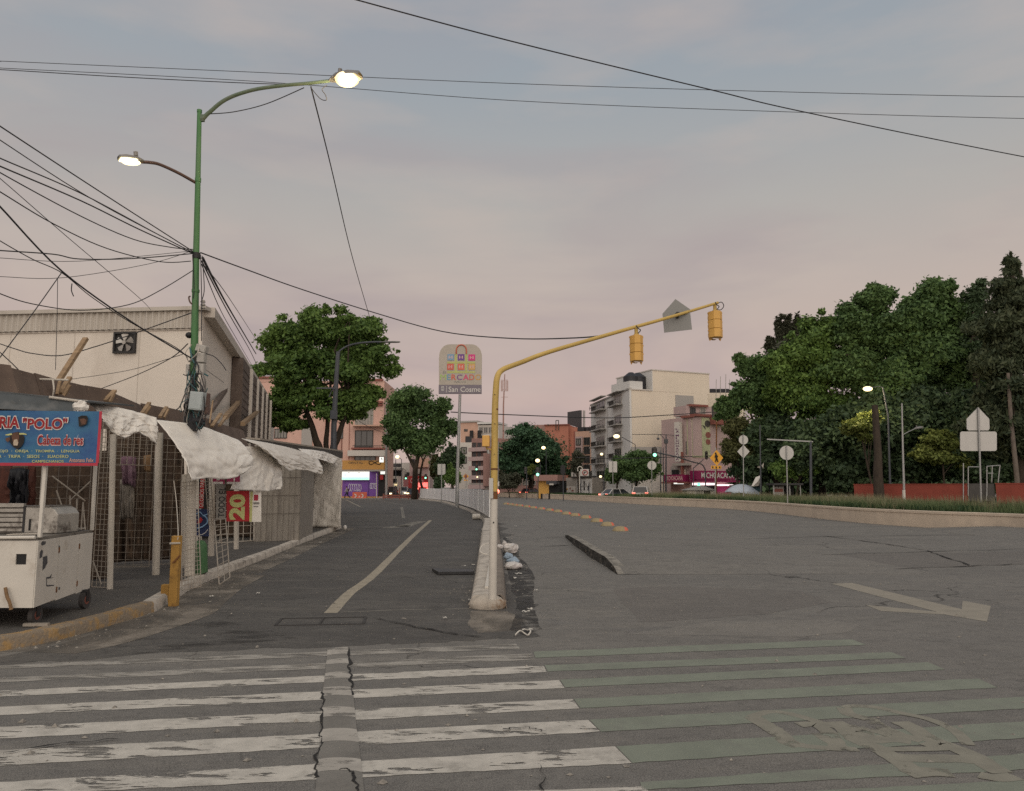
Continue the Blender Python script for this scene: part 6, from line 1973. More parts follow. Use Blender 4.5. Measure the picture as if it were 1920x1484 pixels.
# ================================================================== grass and weeds on the median
def grass_mesh(name, pts, hgt, wd, r, m, lean=.35):
    n = len(pts)
    h = hgt * r.uniform(.5, 1.25, n)
    a = r.uniform(0, 2 * np.pi, n)
    dx = np.stack([np.cos(a), np.sin(a), np.zeros(n)], 1) * (wd * r.uniform(.6, 1.4, n))[:, None]
    b = r.uniform(0, 2 * np.pi, n)
    ln = np.stack([np.cos(b), np.sin(b), np.zeros(n)], 1) * (h * lean * r.uniform(.1, 1, n))[:, None]
    tip = pts + ln
    tip[:, 2] += h
    q = np.stack([pts - dx, pts + dx, tip], 1).reshape(-1, 3)
    o = np_mesh(name, q, m, None, (0, 0, 0), per=3)
    o['kind'] = 'stuff'
    return o
GR = [leaf_mat('grass_green', (.065, .098, .040), (.165, .205, .095), .2, .5), leaf_mat('grass_straw', (.17, .165, .09), (.30, .28, .17), .2, .8), leaf_mat('hedge_green', (.025, .055, .022), (.065, .11, .045), .2, .5)]
def bed_points(n, s0, s1, o0, o1, r):
    """random points on the bed between two distances behind the wall"""
    pth = np.array([p[:2] for p in back])
    seg = np.linalg.norm(np.diff(pth, axis=0), axis=1)
    cum_ = np.concatenate([[0], np.cumsum(seg)])
    s = r.uniform(s0, s1, n) * cum_[-1]
    x = np.interp(s, cum_, pth[:, 0]); y = np.interp(s, cum_, pth[:, 1])
    far = np.array([p[:2] for p in offs(back, 1.0)])
    fx = np.interp(s, cum_, far[:, 0]) - x; fy = np.interp(s, cum_, far[:, 1]) - y
    o = r.uniform(o0, o1, n)
    return np.stack([x + fx * o, y + fy * o, np.full(n, MH - .08)], 1), s / cum_[-1]
r = np.random.default_rng(77)
p, s = bed_points(52000, 0, .55, .05, 4.8, r)
patch = np.array([mnoise.noise(Vector((a * .35, b_ * .35, 0))) for a, b_ in p[:, :2]])
grass_mesh('grass', p[patch > -.25], .42 + .0, .016, r, GR[0])
p, s = bed_points(26000, 0, .5, .05, 4.8, r)
patch = np.array([mnoise.noise(Vector((a * .3 + 9, b_ * .3, 4))) for a, b_ in p[:, :2]])
grass_mesh('dry_grass', p[patch > .02], .62, .012, r, GR[1], .3)
p, s = bed_points(30000, .1, .85, .1, 1.6, r)
patch = np.array([mnoise.noise(Vector((a * .22 + 4, b_ * .22, 8))) for a, b_ in p[:, :2]])
grass_mesh('ground_cover', p[patch > .0], .28, .05, r, GR[2], .8)
p, s = bed_points(16000, .45, 1.0, .1, 4.5, r)
grass_mesh('grass', p, .24, .03, r, GR[0])
# lawn of the park behind the median
M['lawn'] = mat('lawn', (.035, .052, .020), .95, .3, 1.5)
mk = [V(25, 54, .02), V(34, 46, .02), V(70, 42, .02), V(140, 60, .02), V(140, 160, .02), V(34, 110, .02), V(26, 80, .02)]
tag(MB().poly(mk).build('lawn', M['lawn'], origin=(0, 0, 0)), kind='structure')

# ================================================================== buildings
def bmat(name, c, var=.07, stain=None, amt=.5):
    return mat(name, c, .88, var, .5, stain or tuple(q * .72 for q in c), amt, .45, edge=(.5, .72), stretch=(1, 1, .45), bump=.2, bscale=8)
M['pink'] = bmat('render_pink', (.60, .385, .315))
M['pink_dark'] = bmat('render_brick_red', (.25, .095, .075))
M['cream'] = bmat('render_cream', (.70, .615, .50), .04, (.60, .51, .40), .3)
M['bgrey'] = bmat('render_grey', (.60, .59, .565), .06, (.45, .44, .42), .55)
M['bgrey2'] = bmat('render_midgrey', (.36, .34, .315), .05, None, .3)
M['coral'] = bmat('render_coral', (.42, .175, .12), .06, None, .3)
M['peach'] = bmat('render_peach', (.56, .36, .27), .08)
M['white_wall'] = bmat('render_white', (.56, .52, .47), .06)
M['mauve_wall'] = bmat('render_mauve', (.46, .345, .325), .06)
M['rose_brick'] = bmat('rose_brick', (.34, .20, .17), .12)
M['purple'] = mat('shop_purple', (.165, .065, .30), .6, .12, .8, (.10, .04, .22), .6, 1.5)
M['purple_dark'] = mat('shop_purple_dark', (.065, .03, .15), .6, .12, .8)
M['ochre'] = mat('sign_ochre', (.52, .275, .075), .6, .1, .6, (.34, .20, .08), .6, 1.2)
M['concrete'] = bmat('concrete', (.33, .30, .265), .1)
M['dark_in'] = mat('dark_interior', (.02, .02, .02), .8, .2, 1)
M['sign_magenta'] = mat('sign_magenta', (.235, .012, .075), .5, .12, .8)
M['pink_hot'] = mat('shop_hot_pink', (.50, .06, .20), .6, .1, 1)
M['tank'] = mat('water_tank_black', (.028, .028, .032), .5, .2, 2)
LIT_W = emat('lit_sign_white', (1.0, 1.0, .92), .75, (.3, .3, .28))
LIT_G = emat('lit_sign_green', (.18, .85, .55), .8)
LIT_P = emat('lit_shop_strip', (1.0, .82, .84), 1.2)
LAMP_F = emat('lamp_far', (1.0, .76, .36), 1.7)
RED_L = emat('red_light', (1.0, .13, .06), 1.8)
GREEN_L = emat('green_light', (.14, 1.0, .55), 1.5)
HEAD_L = emat('headlight', (1.0, .76, .38), 3.0)
def block(name, parent, f, px0, px1, py_top, depth, m, py_bot=None, o=0.0):
    cy = 880
    u0, u1 = sorted((f.uz(px0, cy)[0], f.uz(px1, cy)[0]))
    zt = f.uz((px0 + px1) / 2, py_top)[1]
    zb_ = 0 if py_bot is None else f.uz((px0 + px1) / 2, py_bot)[1]
    b = MB()
    f.ubox(b, u0, u1, zb_, zt, -depth, o)
    return b.build(name, m, parent)
def fbox(name, parent, f, px0, py0, px1, py1, o0, o1, m):
    b = MB()
    f.pbox(b, px0, py0, px1, py1, o0, o1)
    return b.build(name, m, parent)
def flet(parent, f, s_, x0, y0, x1, y1, m, o, off=0.0):
    u0, zb_ = f.uz(x0, y1)
    u1, zt = f.uz(x1, y0)
    su = 1 if f.u.x > 0 else -1
    return letters('lettering', s_, m, parent, f.P(u0, zb_, o), f.u * su, V(0, 0, 1), abs(u1 - u0), zt - zb_, off, .01)

# ---- pink corner building with the purple shop
PF = Fac(640, 112, 720, 112)
pk = thing('corner_building', 'pink corner building with ochre dental sign and purple shop on the ground floor', 'building', foot(690, 114))
block('wall', pk, PF, 641, 717.5, 714, 10, M['pink'])
fbox('parapet', pk, PF, 640, 711, 718.5, 714.5, -.3, .25, M['pink_dark'])
fbox('cornice', pk, PF, 660, 753, 718, 757, .002, .5, M['pink_dark'])
fbox('cornice', pk, PF, 662, 758.5, 717.8, 761.5, .003, .3, M['pink_dark'])
PF.window(pk, 667, 766, 698.5, 797, M['frame_light'], M['glass_grey'], fw=.12, mull=5)
PF.window(pk, 667, 809, 698, 838, M['frame_dark'], M['glass_dark'], fw=.14, mull=2)
PF.window(pk, 666, 857.5, 703, 866, M['frame_dark'], M['glass_dark'], fw=.10, mull=3)
PF.window(pk, 638, 806, 642.5, 822, M['frame_dark'], M['glass_dark'], fw=.08, mull=0)
fbox('balcony_slab', pk, PF, 663, 798, 725, 800.5, .002, 1.1, M['peach'])
fbox('balcony_slab', pk, PF, 661, 840.5, 725, 843.5, .002, 1.1, M['pink_dark'])
fbox('shop_canopy', pk, PF, 655, 845.5, 724, 856, .002, 1.3, M['white_wall'])
b = MB()
for i in range(22):
    x = 664 + i * 2.6
    PF.pbox(b, x, 800.3, x + .5, 797.5, .9, .95)
    PF.pbox(b, x, 836.5, x + .5, 840.3, .95, 1.0)
PF.pbox(b, 663, 836, 722, 836.7, .93, 1.02)
b.build('railing', M['frame_dark'], pk)
fbox('drain_pipe', pk, PF, 654.5, 785, 655.2, 862, .002, .12, M['pink_dark'])
sg = fbox('shop_sign', pk, PF, 644, 864, 722, 881, .003, .7, M['ochre'])
flet(sg, PF, 'DENTAL', 655.5, 866.5, 683, 870.5, M['frame_dark'], .71)
b = MB()
q = []
for i in range(33):
    a = 2 * math.pi * i / 32
    u, z = PF.uz(704.5 + 11 * math.sin(a), 868.3 - 3.6 * math.sin(a) * math.cos(a) * 1.8)
    q.append(PF.P(u, z, .74))
b.tube(q, .05, 5)
b.build('infinity_symbol', M['black'], sg)
fbox('ledge', pk, PF, 642, 881.3, 722, 884.3, .002, 1.0, M['concrete'])
lb = fbox('lit_sign', pk, PF, 642.5, 884.8, 693, 900.2, .002, .5, LIT_W)
fbox('green_band', pk, PF, 642.5, 895.5, 693, 900, .501, .505, LIT_G)
flet(lb, PF, 'rd', 644.5, 888.5, 650.5, 893.5, LIT_G, .507, .02)
for x in (655.5, 674.5):
    fbox('clip', pk, PF, x - 1, 886, x + 1, 887, .501, .53, M['ochre'])
fbox('shop_front', pk, PF, 642, 900.5, 692, 931, .002, .10, M['purple'])
fbox('shop_front', pk, PF, 692.3, 884.5, 709, 931, .002, .12, M['purple'])
fbox('shutter_frame', pk, PF, 691.2, 900, 692.2, 931, .003, .16, M['purple_dark'])
fbox('shutter_head', pk, PF, 644, 900.3, 692, 901.8, .003, .3, M['purple_dark'])
fbox('doorway', pk, PF, 709.5, 886, 722, 931, .002, .05, M['dark_in'])
fbox('lit_box', pk, PF, 714, 884, 722, 889.5, .06, .3, LIT_W)
fbox('red_sign', pk, PF, 713.5, 891, 719, 900, .06, .5, M['poster_red'])
fbox('base_band', pk, PF, 642, 931.3, 710, 936, .002, .14, M['ochre'])
GF = mat('graffiti_white', (.58, .56, .62), .7, .1, 3)
def graff(x0, x1, y0, y1, n, seed, o):
    rr = random.Random(seed)
    b = MB()
    for i in range(n):                    # a row of rounded throw-up letters
        cx = x0 + (x1 - x0) * (i + .5) / n
        rx, ry = (x1 - x0) / n * .52, (y1 - y0) * .5
        q = []
        for k in range(15):
            a = 2 * math.pi * (k / 14 * .86 + rr.uniform(.02, .05)) + i
            q.append(PF.P(*PF.uz(cx + rx * math.cos(a), (y0 + y1) / 2 + ry * math.sin(a)), o + .02))
        b.tube(smoothpts(q, 2), .045, 4)
    return b.build('graffiti', GF, pk)
graff(654, 677.5, 908, 921.5, 6, 3, .11)
graff(694.5, 706.5, 906.5, 917, 4, 5, .13)
cs = thing('hanging_sign', 'small lit white sign with a black figure on the pink building corner', 'sign', PF.P(*PF.uz(718, 868), 1.2))
fbox('panel', cs, PF, 714.5, 858, 722, 867.8, 1.2, 1.4, LIT_W)
flet(cs, PF, 'A', 717, 859, 720.5, 863.5, M['print_black'], 1.41, .02)
# left wing of the pink block behind the big tree
PL = Fac(470, 118, 642, 116)
pw = thing('apartment_block', 'lower pink apartment block behind the big left tree', 'building', foot(560, 120))
block('wall', pw, PL, 470, 640.5, 716, 10, M['pink'])
fbox('parapet', pw, PL, 469, 706.5, 536, 710, -.5, .3, M['pink_dark'])
block('wall_upper', pw, PL, 470, 535, 709, 9.5, M['pink'], py_bot=716.5)
PL.window(pw, 516, 805.5, 537, 821, M['frame_dark'], M['glass_grey'], fw=.12, mull=3)
PL.window(pw, 636, 806, 641, 822, M['frame_dark'], M['glass_dark'], fw=.1, mull=0)
fbox('grey_strip', pw, PL, 565, 790, 585, 900, .003, .12, M['bgrey2'])
for x in (655.8, 625):
    fbox('pipe', pw, PL, x - 15, 770, x - 14.5, 850, .002, .1, M['pink_dark'])
PL.window(pw, 480, 760, 495, 782, M['frame_dark'], M['glass_dark'], fw=.12)
# white block end right of the hall
WB = Fac(492, 70, 506, 71)
wbk = thing('small_building', 'narrow white wall just past the end of the market hall', 'building', foot(499, 71))
block('wall', wbk, WB, 488, 505, 765, 3, M['white_wall'])
WB.window(wbk, 495, 810, 499, 822, M['frame_dark'], M['glass_dark'], fw=.06, mull=0)

# ---- low shops under the second tree (centre left)
CF = Fac(720, 150, 800, 148)
cl_ = thing('shop_row', 'low grey shops with dark awnings behind the far headlights', 'building', foot(755, 152))
block('wall', cl_, CF, 724, 800, 868, 8, M['white_wall'])
fbox('awning', cl_, CF, 726, 878, 757, 881.5, .01, 2.2, M['concrete'])
fbox('shop_opening', cl_, CF, 727, 883, 757, 912, .003, .05, M['dark_in'])
fbox('shop_opening', cl_, CF, 762, 886, 792, 912, .003, .05, M['glass_dark'])
fbox('pillar', cl_, CF, 755, 880, 760, 914, .01, .5, M['white_wall'])
fbox('window_band', cl_, CF, 730, 870, 752, 876, .003, .06, M['glass_dark'])
CF2 = Fac(768, 140, 805, 140)
c2_ = thing('small_building', 'pinkish brown upper storey with small dark window beside the second tree', 'building', foot(786, 142))
block('wall', c2_, CF2, 768, 806, 852, 6, M['mauve_wall'])
block('wall', c2_, CF2, 781, 804, 860, .4, M['peach'], py_bot=876.5, o=.5)
CF2.window(c2_, 772.5, 862, 776.5, 870.5, M['frame_dark'], M['glass_dark'], fw=.1, mull=0)
fbox('sign_board', c2_, CF2, 775, 880, 790, 889, .01, .6, M['concrete'])
fbox('white_wall_top', c2_, CF2, 783, 838, 810, 852, -5, -.2, M['white_wall'])
# ---- far buildings in the middle
DF = Fac(860, 230, 935, 226)
d1 = thing('office_block', 'far pale office block with roof railings left of the yellow mast', 'building', foot(890, 235))
block('wall', d1, DF, 863, 896, 792, 16, M['peach'])
block('wall', d1, DF, 896, 935, 797, 16, M['white_wall'])
fbox('roof_band', d1, DF, 864, 789.5, 896, 792.5, -8, .4, M['bgrey2'])
fbox('roof_band', d1, DF, 896, 792, 935, 795.5, -8, .6, M['bgrey'])
for i in range(4):
    DF.window(d1, 899 + i * 9, 802, 905 + i * 9, 812, M['frame_light'], M['glass_dark'], fw=.25)
    DF.window(d1, 899 + i * 9, 818, 905 + i * 9, 828, M['frame_light'], M['glass_dark'], fw=.25)
DF.window(d1, 871, 806, 876, 808.5, M['frame_dark'], M['glass_dark'], fw=.15)
for x in (886, 900.5):
    tag(MB().tube([DF.P(*DF.uz(x, 822), .8), DF.P(*DF.uz(x, 808), .8)], .55, 8).build('chimney', M['black'], d1))
EF = Fac(862, 190, 884, 190)
e1 = thing('low_block', 'far white lower block right of the market sign post', 'building', foot(872, 194))
block('wall', e1, EF, 858, 884, 830, 10, M['white_wall'])
for i in range(2):
    EF.window(e1, 866, 840 + i * 18, 874, 850 + i * 18, M['frame_dark'], M['glass_grey'], fw=.2)
fbox('roof_tank', e1, EF, 872, 818, 884, 829.5, -3, -1, M['tank'])
HF = Fac(883, 176, 918, 172)
h1 = thing('apartment_block', 'far reddish apartment block with banded balconies left of the yellow mast', 'building', foot(900, 178))
block('wall', h1, HF, 884, 919, 822, 12, M['rose_brick'])
for i in range(5):
    y = 832 + i * 17.5
    fbox('balcony_band', h1, HF, 884, y + 7.5, 914, y + 15, .01, 1.0, M['mauve_wall'])
    for j in range(3):
        HF.window(h1, 886.5 + j * 9.5, y - .5, 892.5 + j * 9.5, y + 7, M['frame_dark'], M['glass_dark'], fw=.14)
fbox('side_strip', h1, HF, 913, 850, 918, 912, .01, 1.2, M['rose_brick'])
fbox('ground_floor', h1, HF, 884, 906, 916, 924, .01, .6, M['concrete'])
# antenna mast
at_ = thing('radio_mast', 'thin red and white radio mast with antenna panels beside the yellow pole', 'mast', foot(944, 210))
MB().tube([foot(943, 210), W(944, 760, 210), W(946.5, 702, 210)], [.26, .2, .12], 6).build('shaft', M['rose_brick'], at_)
for dx in (-5, 0, 5):
    p = W(946 + dx, 725, 210)
    MB().box((p.x - .28, p.y - .2, p.z - 1.3), (p.x + .28, p.y + .2, p.z + 1.6)).build('antenna', M['mauve_wall'], at_)
b = MB()
for y in (713, 731, 745):
    p = W(946, y, 210)
    b.box((p.x - .9, p.y - .1, p.z - .06), (p.x + .9, p.y + .1, p.z + .06))
b.build('crossbar', M['mauve_wall'], at_)
# ---- coral and tan buildings between the round tree and the cream block
KF = Fac(1000, 150, 1068, 148)
k1 = thing('coral_building', 'coral red building rising behind the large round tree', 'building', foot(1040, 154))
block('wall', k1, KF, 1022, 1066, 797, 14, M['coral'])
block('wall', k1, KF, 1000, 1022, 797, 14, M['rose_brick'])
block('wall', k1, KF, 1066.2, 1080, 801, 12, M['coral'], o=-1.2)
fbox('shade_strip', k1, KF, 1074, 808, 1076, 850, -1.19, -1.1, M['pink_dark'])
b = MB()
for x in (1043, 1048):
    b.tube([KF.P(*KF.uz(x, 808), .3), KF.P(*KF.uz(x, 789), .3)], .08, 5)
b.tube([KF.P(*KF.uz(1043, 789), .3), KF.P(*KF.uz(1048, 789), .3)], .08, 5)
b.build('roof_frame', M['frame_dark'], k1)
fbox('parapet', k1, KF, 1021, 796, 1067, 797.5, -1, .3, M['pink_dark'])
BBF = Fac(1064, 156, 1094, 150)
bb = thing('billboard', 'dark blank billboard standing on the roof behind the coral building', 'billboard', foot(1078, 155, z=10))
q = [BBF.P(*BBF.uz(1064, 773), 0), BBF.P(*BBF.uz(1064, 796), 0), BBF.P(*BBF.uz(1087.5, 803), 0), BBF.P(*BBF.uz(1087.5, 769.5), 0)]
M['billboard_dark'] = mat('billboard_dark', (.060, .060, .064), .6, .1, .5)
MB().prism(q, -BBF.n * .4).build('panel', M['billboard_dark'], bb)
for x in (1089.5, 1092):
    MB().tube([BBF.P(*BBF.uz(x, 806), -.5), BBF.P(*BBF.uz(x, 770), -.5)], .12, 5).build('strut', M['bgrey2'], bb)
for x in (1067, 1078, 1086):
    MB().tube([BBF.P(*BBF.uz(x, 815), -.3), BBF.P(*BBF.uz(x, 798), -.3)], .14, 5).build('leg', M['bgrey2'], bb)
NF = Fac(1079, 132, 1110, 130)
n1_ = thing('tan_building', 'tan and mauve apartment house between the coral and the cream buildings', 'building', foot(1094, 136))
block('wall', n1_, NF, 1079, 1112, 809, 12, M['peach'])
block('wall', n1_, NF, 1081, 1094, 819, .3, M['mauve_wall'], py_bot=905, o=.3)
for i in range(4):
    NF.window(n1_, 1096, 822 + i * 17, 1105, 833 + i * 17, M['frame_dark'], M['glass_dark'], fw=.15)
    NF.window(n1_, 1083, 824 + i * 17, 1090, 834 + i * 17, M['frame_dark'], M['glass_grey'], fw=.12, o=.3)
b = MB()
for x in (1083, 1088, 1097, 1105):
    p = NF.P(*NF.uz(x, 808.5), -1)
    b.tube([p, p + V(0, 0, .7)], .55, 8)
b.build('roof_tank', M['tank'], n1_)
SF = Fac(1040, 118, 1112, 112)
s1 = thing('kiosk_row', 'low grey wall with graffiti and shop fronts left of the cream building', 'building', foot(1075, 118))
block('wall', s1, SF, 1049, 1111, 896, 3, M['concrete'])
fbox('painted_wall', s1, SF, 1056, 912, 1079, 927, .004, .05, M['white_wall'])
fbox('painted_wall', s1, SF, 1082, 898, 1110, 927, .004, .06, M['bgrey'])
for i, (x, y, s_) in enumerate(((1061, 916, 4), (1068, 915, 3), (1072, 919, 4))):
    fbox('graffiti', s1, SF, x, y, x + s_, y + 3, .051, .06, M['pink_dark'] if i else M['ochre'])
for i in range(7):
    fbox('graffiti', s1, SF, 1084 + i * 3.6, 903 + (i % 3) * 4, 1086.5 + i * 3.6, 914 + (i % 2) * 6, .061, .07, M['frame_dark'] if i % 2 else M['bgrey2'])
fbox('dark_panel', s1, SF, 1073, 884, 1110, 896, .004, .3, M['frame_dark'])
for i, (x0, x1) in enumerate(((1074, 1078), (1080, 1084), (1086, 1089))):
    fbox('white_letter_shape', s1, SF, x0, 886, x1, 894, .301, .32, M['white_wall'])
YF = Fac(1008, 112, 1032, 111)
y1 = thing('food_kiosk', 'dark roofed kiosk with an orange side wall in the middle distance', 'kiosk', foot(1020, 113))
block('wall', y1, YF, 1008, 1029, 902, 2.5, M['orange_yellow'])
fbox('roof', y1, YF, 1006, 891, 1050, 902, -2, .8, M['rose_brick'])
block('wall', y1, YF, 1029.3, 1048, 902, 2.5, M['dark_in'])
fbox('awning', y1, YF, 1030, 902, 1049, 908.5, .002, 1.0, M['billboard_dark'])
fbox('white_board', y1, YF, 1036, 907, 1044, 910, 1.001, 1.05, M['white_wall'])
RB = Fac(960, 150, 1000, 148)
r1b = thing('low_houses', 'row of low rose brick house fronts behind the round tree', 'building', foot(985, 152))
block('wall', r1b, RB, 968, 1010, 894, 6, M['rose_brick'])
for i in range(4):
    RB.window(r1b, 972 + i * 9, 900, 976.5 + i * 9, 909, M['frame_light'], M['glass_dark'], fw=.12)
RC = Fac(928, 200, 990, 196)
r2b = thing('low_houses', 'distant hazy low buildings behind the grey shrub', 'building', foot(950, 204))
block('wall', r2b, RC, 926, 1000, 880, 8, M['mauve_wall'])
block('wall', r2b, RC, 999, 1023, 797, 8, M['bgrey2'])

# ---- cream block with grey balcony side
GFc = Fac(1110, 122, 1184, 101)
CRF = Fac(1184, 101, 1332, 106)
cm = thing('apartment_tower', 'tall cream apartment block with blank side wall and grey balcony front', 'building', foot(1230, 108))
zr = CRF.uz(1190, 731)[1]
A_, B_, C_ = GFc.A, CRF.A, CRF.A + CRF.u * CRF.len
bk = V(A_.x + (C_ - B_).x, A_.y + (C_ - B_).y, 0)
MB().prism([A_ + V(.05, .05, 0), B_ + V(.02, .05, 0), C_, bk], (0, 0, zr - .05)).build('wall', M['cream'], cm)
b = MB()
GFc.ubox(b, 0, GFc.len - .002, 0, zr, -.2, .05)
b.build('front_wall', M['bgrey'], cm)
ul, ur = CRF.uz(1224, 720)[0], CRF.uz(1330, 720)[0]
zt = CRF.uz(1226, 695)[1]
b = MB(); CRF.ubox(b, ul, ur, zr - .05, zt, -9, -.0); b.build('wall_upper', M['cream'], cm)
b = MB(); CRF.ubox(b, ul - .12, ul - .002, zr - .04, zt - .02, -9.02, -.02); b.build('upper_side', M['bgrey'], cm)
b = MB(); CRF.ubox(b, ul - .2, ur + .1, zt, zt + .15, -9.1, .08); b.build('parapet', M['white_wall'], cm)
b = MB(); CRF.ubox(b, .0, ul - .2, zr - .04, zr + .12, -.3, .08); b.build('parapet', M['white_wall'], cm)
b = MB(); GFc.ubox(b, -.1, GFc.len, zr + .001, zr + .22, -.3, .18); b.build('parapet', M['bgrey2'], cm)
fbox('grey_panel', cm, CRF, 1268, 742, 1302, 900, .004, .06, M['bgrey2'])
b = MB(); u_, z_ = CRF.uz(1185, 714)[0], CRF.uz(1185, 714)[1]
CRF.ubox(b, .2, 2.2, zr + .13, z_, -5, -.3); b.build('stair_head', M['bgrey'], cm)
b = MB()
for x, rr_ in ((1200, 1.05), (1213, 1.1)):
    p = CRF.P(CRF.uz(x, 720)[0], zr + .13, -2.2)
    MB().tube([p, p + V(0, 0, 1.9), p + V(0, 0, 2.25), p + V(0, 0, 2.5)], [rr_, rr_, rr_ * .6, rr_ * .3], 16).build('water_tank', M['tank'], cm, smooth=True)
for x in (1192, 1196, 1201):
    p = CRF.P(CRF.uz(x, 728)[0], zr + .45, -.8)
    MB().ball(p, .55, .4, .35, 10, 6).build('gas_tank', M['white_metal'], cm)
for x, ys in ((1114, (771, 805, 833, 879, 905)), (1114.5, ()),):
    pass
for ci, (x0, x1, ys) in enumerate(((1117, 1137, (753, 789, 820, 852, 884)), (1151, 1168, (743, 780, 811, 842, 872)))):
    for k, y in enumerate(ys):
        x0_, x1_ = x0, x1
        GFc.window(cm, x0 + 3, y, x1 - 2, y + 17, M['frame_light'], M['glass_grey'] if (k + ci) % 2 else M['glass_dark'], o=.05, fw=.12, mull=2)
        fbox('balcony', cm, GFc, x0 - 1, y + 17.5, x1 + .5, y + 19.5, .06, 1.0, M['bgrey2'])
        b = MB()
        for j in range(8):
            xx = x0 + (x1 - x0) * j / 7
            GFc.pbox(b, xx - .2, y + 10, xx + .2, y + 17.4, .93, .98)
        GFc.pbox(b, x0 - .6, y + 9.4, x1 + .2, y + 10.2, .92, 1.0)
        b.build('balcony_railing', M['frame_dark'], cm)
        fbox('balcony_screen', cm, GFc, x0 + 2, y + 9, x0 + 10, y + 17.2, .8, .9, M['frame_dark'])
    fbox('canopy', cm, GFc, x0 - 2, ys[0] - 6, x1 + 1, ys[0] - 4.5, .06, .9, M['bgrey2'])
fbox('ground_floor_door', cm, GFc, 1127, 905, 1134, 924, .06, .12, M['frame_dark'])
for y in (803, 837, 869):
    fbox('stain_strip', cm, GFc, 1139, y - 40, 1140, y, .051, .06, M['bgrey2'])
# lower wall and garden in front
LF = Fac(1184, 99, 1275, 99)
lw = thing('boundary_wall', 'low cream and grey wall below the cream apartment block', 'wall', foot(1230, 100))
block('wall', lw, LF, 1186, 1256, 838, 1.0, M['bgrey2'], o=-.5)
block('wall', lw, LF, 1186, 1256, 880, .8, M['white_wall'], o=.3)
LF.window(lw, 1171 + 16, 895, 1196, 906, M['frame_light'], M['glass_grey'], o=.3, fw=.1)
fbox('panel', lw, LF, 1240, 900, 1256, 925, .31, .36, M['cream'])
# ---- ice cream corner with its magenta signs
MF1 = Fac(1255, 96, 1297, 93.5)
MF2 = Fac(1297, 93.5, 1372, 96)
mi = thing('ice_cream_shop', 'mauve corner shop with magenta signs and vertical lettering, right of the cream block', 'building', foot(1310, 97))
block('wall', mi, MF1, 1277, 1297, 783, 5, M['mauve_wall'], o=-.3)
block('wall', mi, MF1, 1255, 1277, 874, 5, M['concrete'], o=-.3)
block('wall', mi, MF2, 1297.1, 1372, 783, 6, M['mauve_wall'])
fbox('red_parapet', mi, MF1, 1278, 780, 1298, 783.5, -.4, .2, M['pink_dark'])
fbox('red_parapet', mi, MF2, 1297, 777, 1332, 781.5, -.4, .25, M['pink_dark'])
fbox('red_balcony', mi, MF2, 1331, 779, 1352, 797, .01, .9, M['pink_dark'])
block('roof_room', mi, MF2, 1303, 1352, 760, 4, M['mauve_wall'], py_bot=778, o=-1.5)
fbox('roof_band', mi, MF2, 1306, 757, 1340, 761, -2, -1.2, M['pink_dark'])
MF2.window(mi, 1309, 764, 1317, 772, M['frame_dark'], M['glass_dark'], o=-1.5, fw=.1)
MF2.window(mi, 1328, 764, 1336, 775, M['frame_light'], M['glass_grey'], o=-1.5, fw=.1)
MF1.window(mi, 1278.5, 880, 1284, 895, M['frame_light'], M['cream'], o=-.3, fw=.08, mull=0)
PALE = mat('mural_green', (.42, .44, .27), .8, .2, .8)
fbox('mural', mi, MF1, 1286, 786, 1296, 855, -.29, -.25, PALE)
fbox('mural', mi, MF2, 1316, 784, 1331, 856, .004, .05, PALE)
fbox('mural_band', mi, MF2, 1298, 855, 1330, 858, .004, .08, PALE)
fbox('window_strip', mi, MF1, 1283.5, 828, 1285.5, 852, -.29, -.22, M['glass_grey'])
for (x, y, r_, m_) in ((1327, 816, .38, M['pink_dark']), (1326, 795, .42, M['frame_dark']), (1327, 829, .34, M['pink_dark'])):
    u, z = MF2.uz(x, y)
    MB().tube([MF2.P(u, z, .051), MF2.P(u, z, .09)], r_, 14).build('mural_disc', m_, mi)
MB().prism([MF2.P(*MF2.uz(x, y), .052) for x, y in ((1316, 797), (1322, 806), (1322, 800))], MF2.n * .03).build('mural_beak', M['frame_dark'], mi)
vs_ = fbox('vertical_sign', mi, MF1, 1271.5, 792, 1281.5, 866, .2, .7, M['white_wall'])
u0, _z = MF1.uz(1273.3, 800)
su = MF1.u if MF1.u.x > 0 else -MF1.u
chars = list('LA') + [' '] + list('MICHOACANA')
VB = mat('letter_violet', (.14, .045, .12), .6, .1, 3)
yy = 803.5
for ch in chars:
    if ch != ' ':
        u0, z0 = MF1.uz(1273.6, yy + 3.9)
        u1, z1 = MF1.uz(1279.6, yy)
        letters('letter', ch, VB, vs_, MF1.P(u0, z0, .71), su, V(0, 0, 1), abs(u1 - u0) * (.35 if ch == 'I' else 1), z1 - z0, .03 if ch in 'MERCADO' else .01, .01)
        yy += 4.9
    else:
        yy += 2.2
fbox('blade_edge', mi, MF1, 1281.7, 848, 1284, 893, .2, .6, M['pink_dark'])
MF1.window(mi, 1258, 882, 1270, 891, M['frame_dark'], M['dark_in'], o=-.3, fw=.06)
fbox('canopy', mi, MF1, 1267, 869, 1296, 873.5, -.3, .7, M['concrete'])
s_1 = fbox('shop_sign', mi, MF1, 1254, 890.5, 1291, 903.5, -.29, 1.0, M['sign_magenta'])
flet(s_1, MF1, 'MICHOACANA', 1257.8, 892.5, 1289.5, 901.5, M['print_pink'], 1.01, .02)
s_2 = fbox('shop_sign', mi, MF2, 1293.5, 883.5, 1365, 900, .004, 1.2, M['sign_magenta'])
flet(s_2, MF2, 'MICHOACANA', 1303, 887, 1363, 897, M['print_white'], 1.22, .02)
fbox('awning', mi, MF1, 1253.5, 904, 1292, 907, -.29, 1.4, M['pink_dark'])
fbox('awning', mi, MF2, 1292.5, 901, 1372, 904.5, .003, 1.5, M['sign_magenta'])
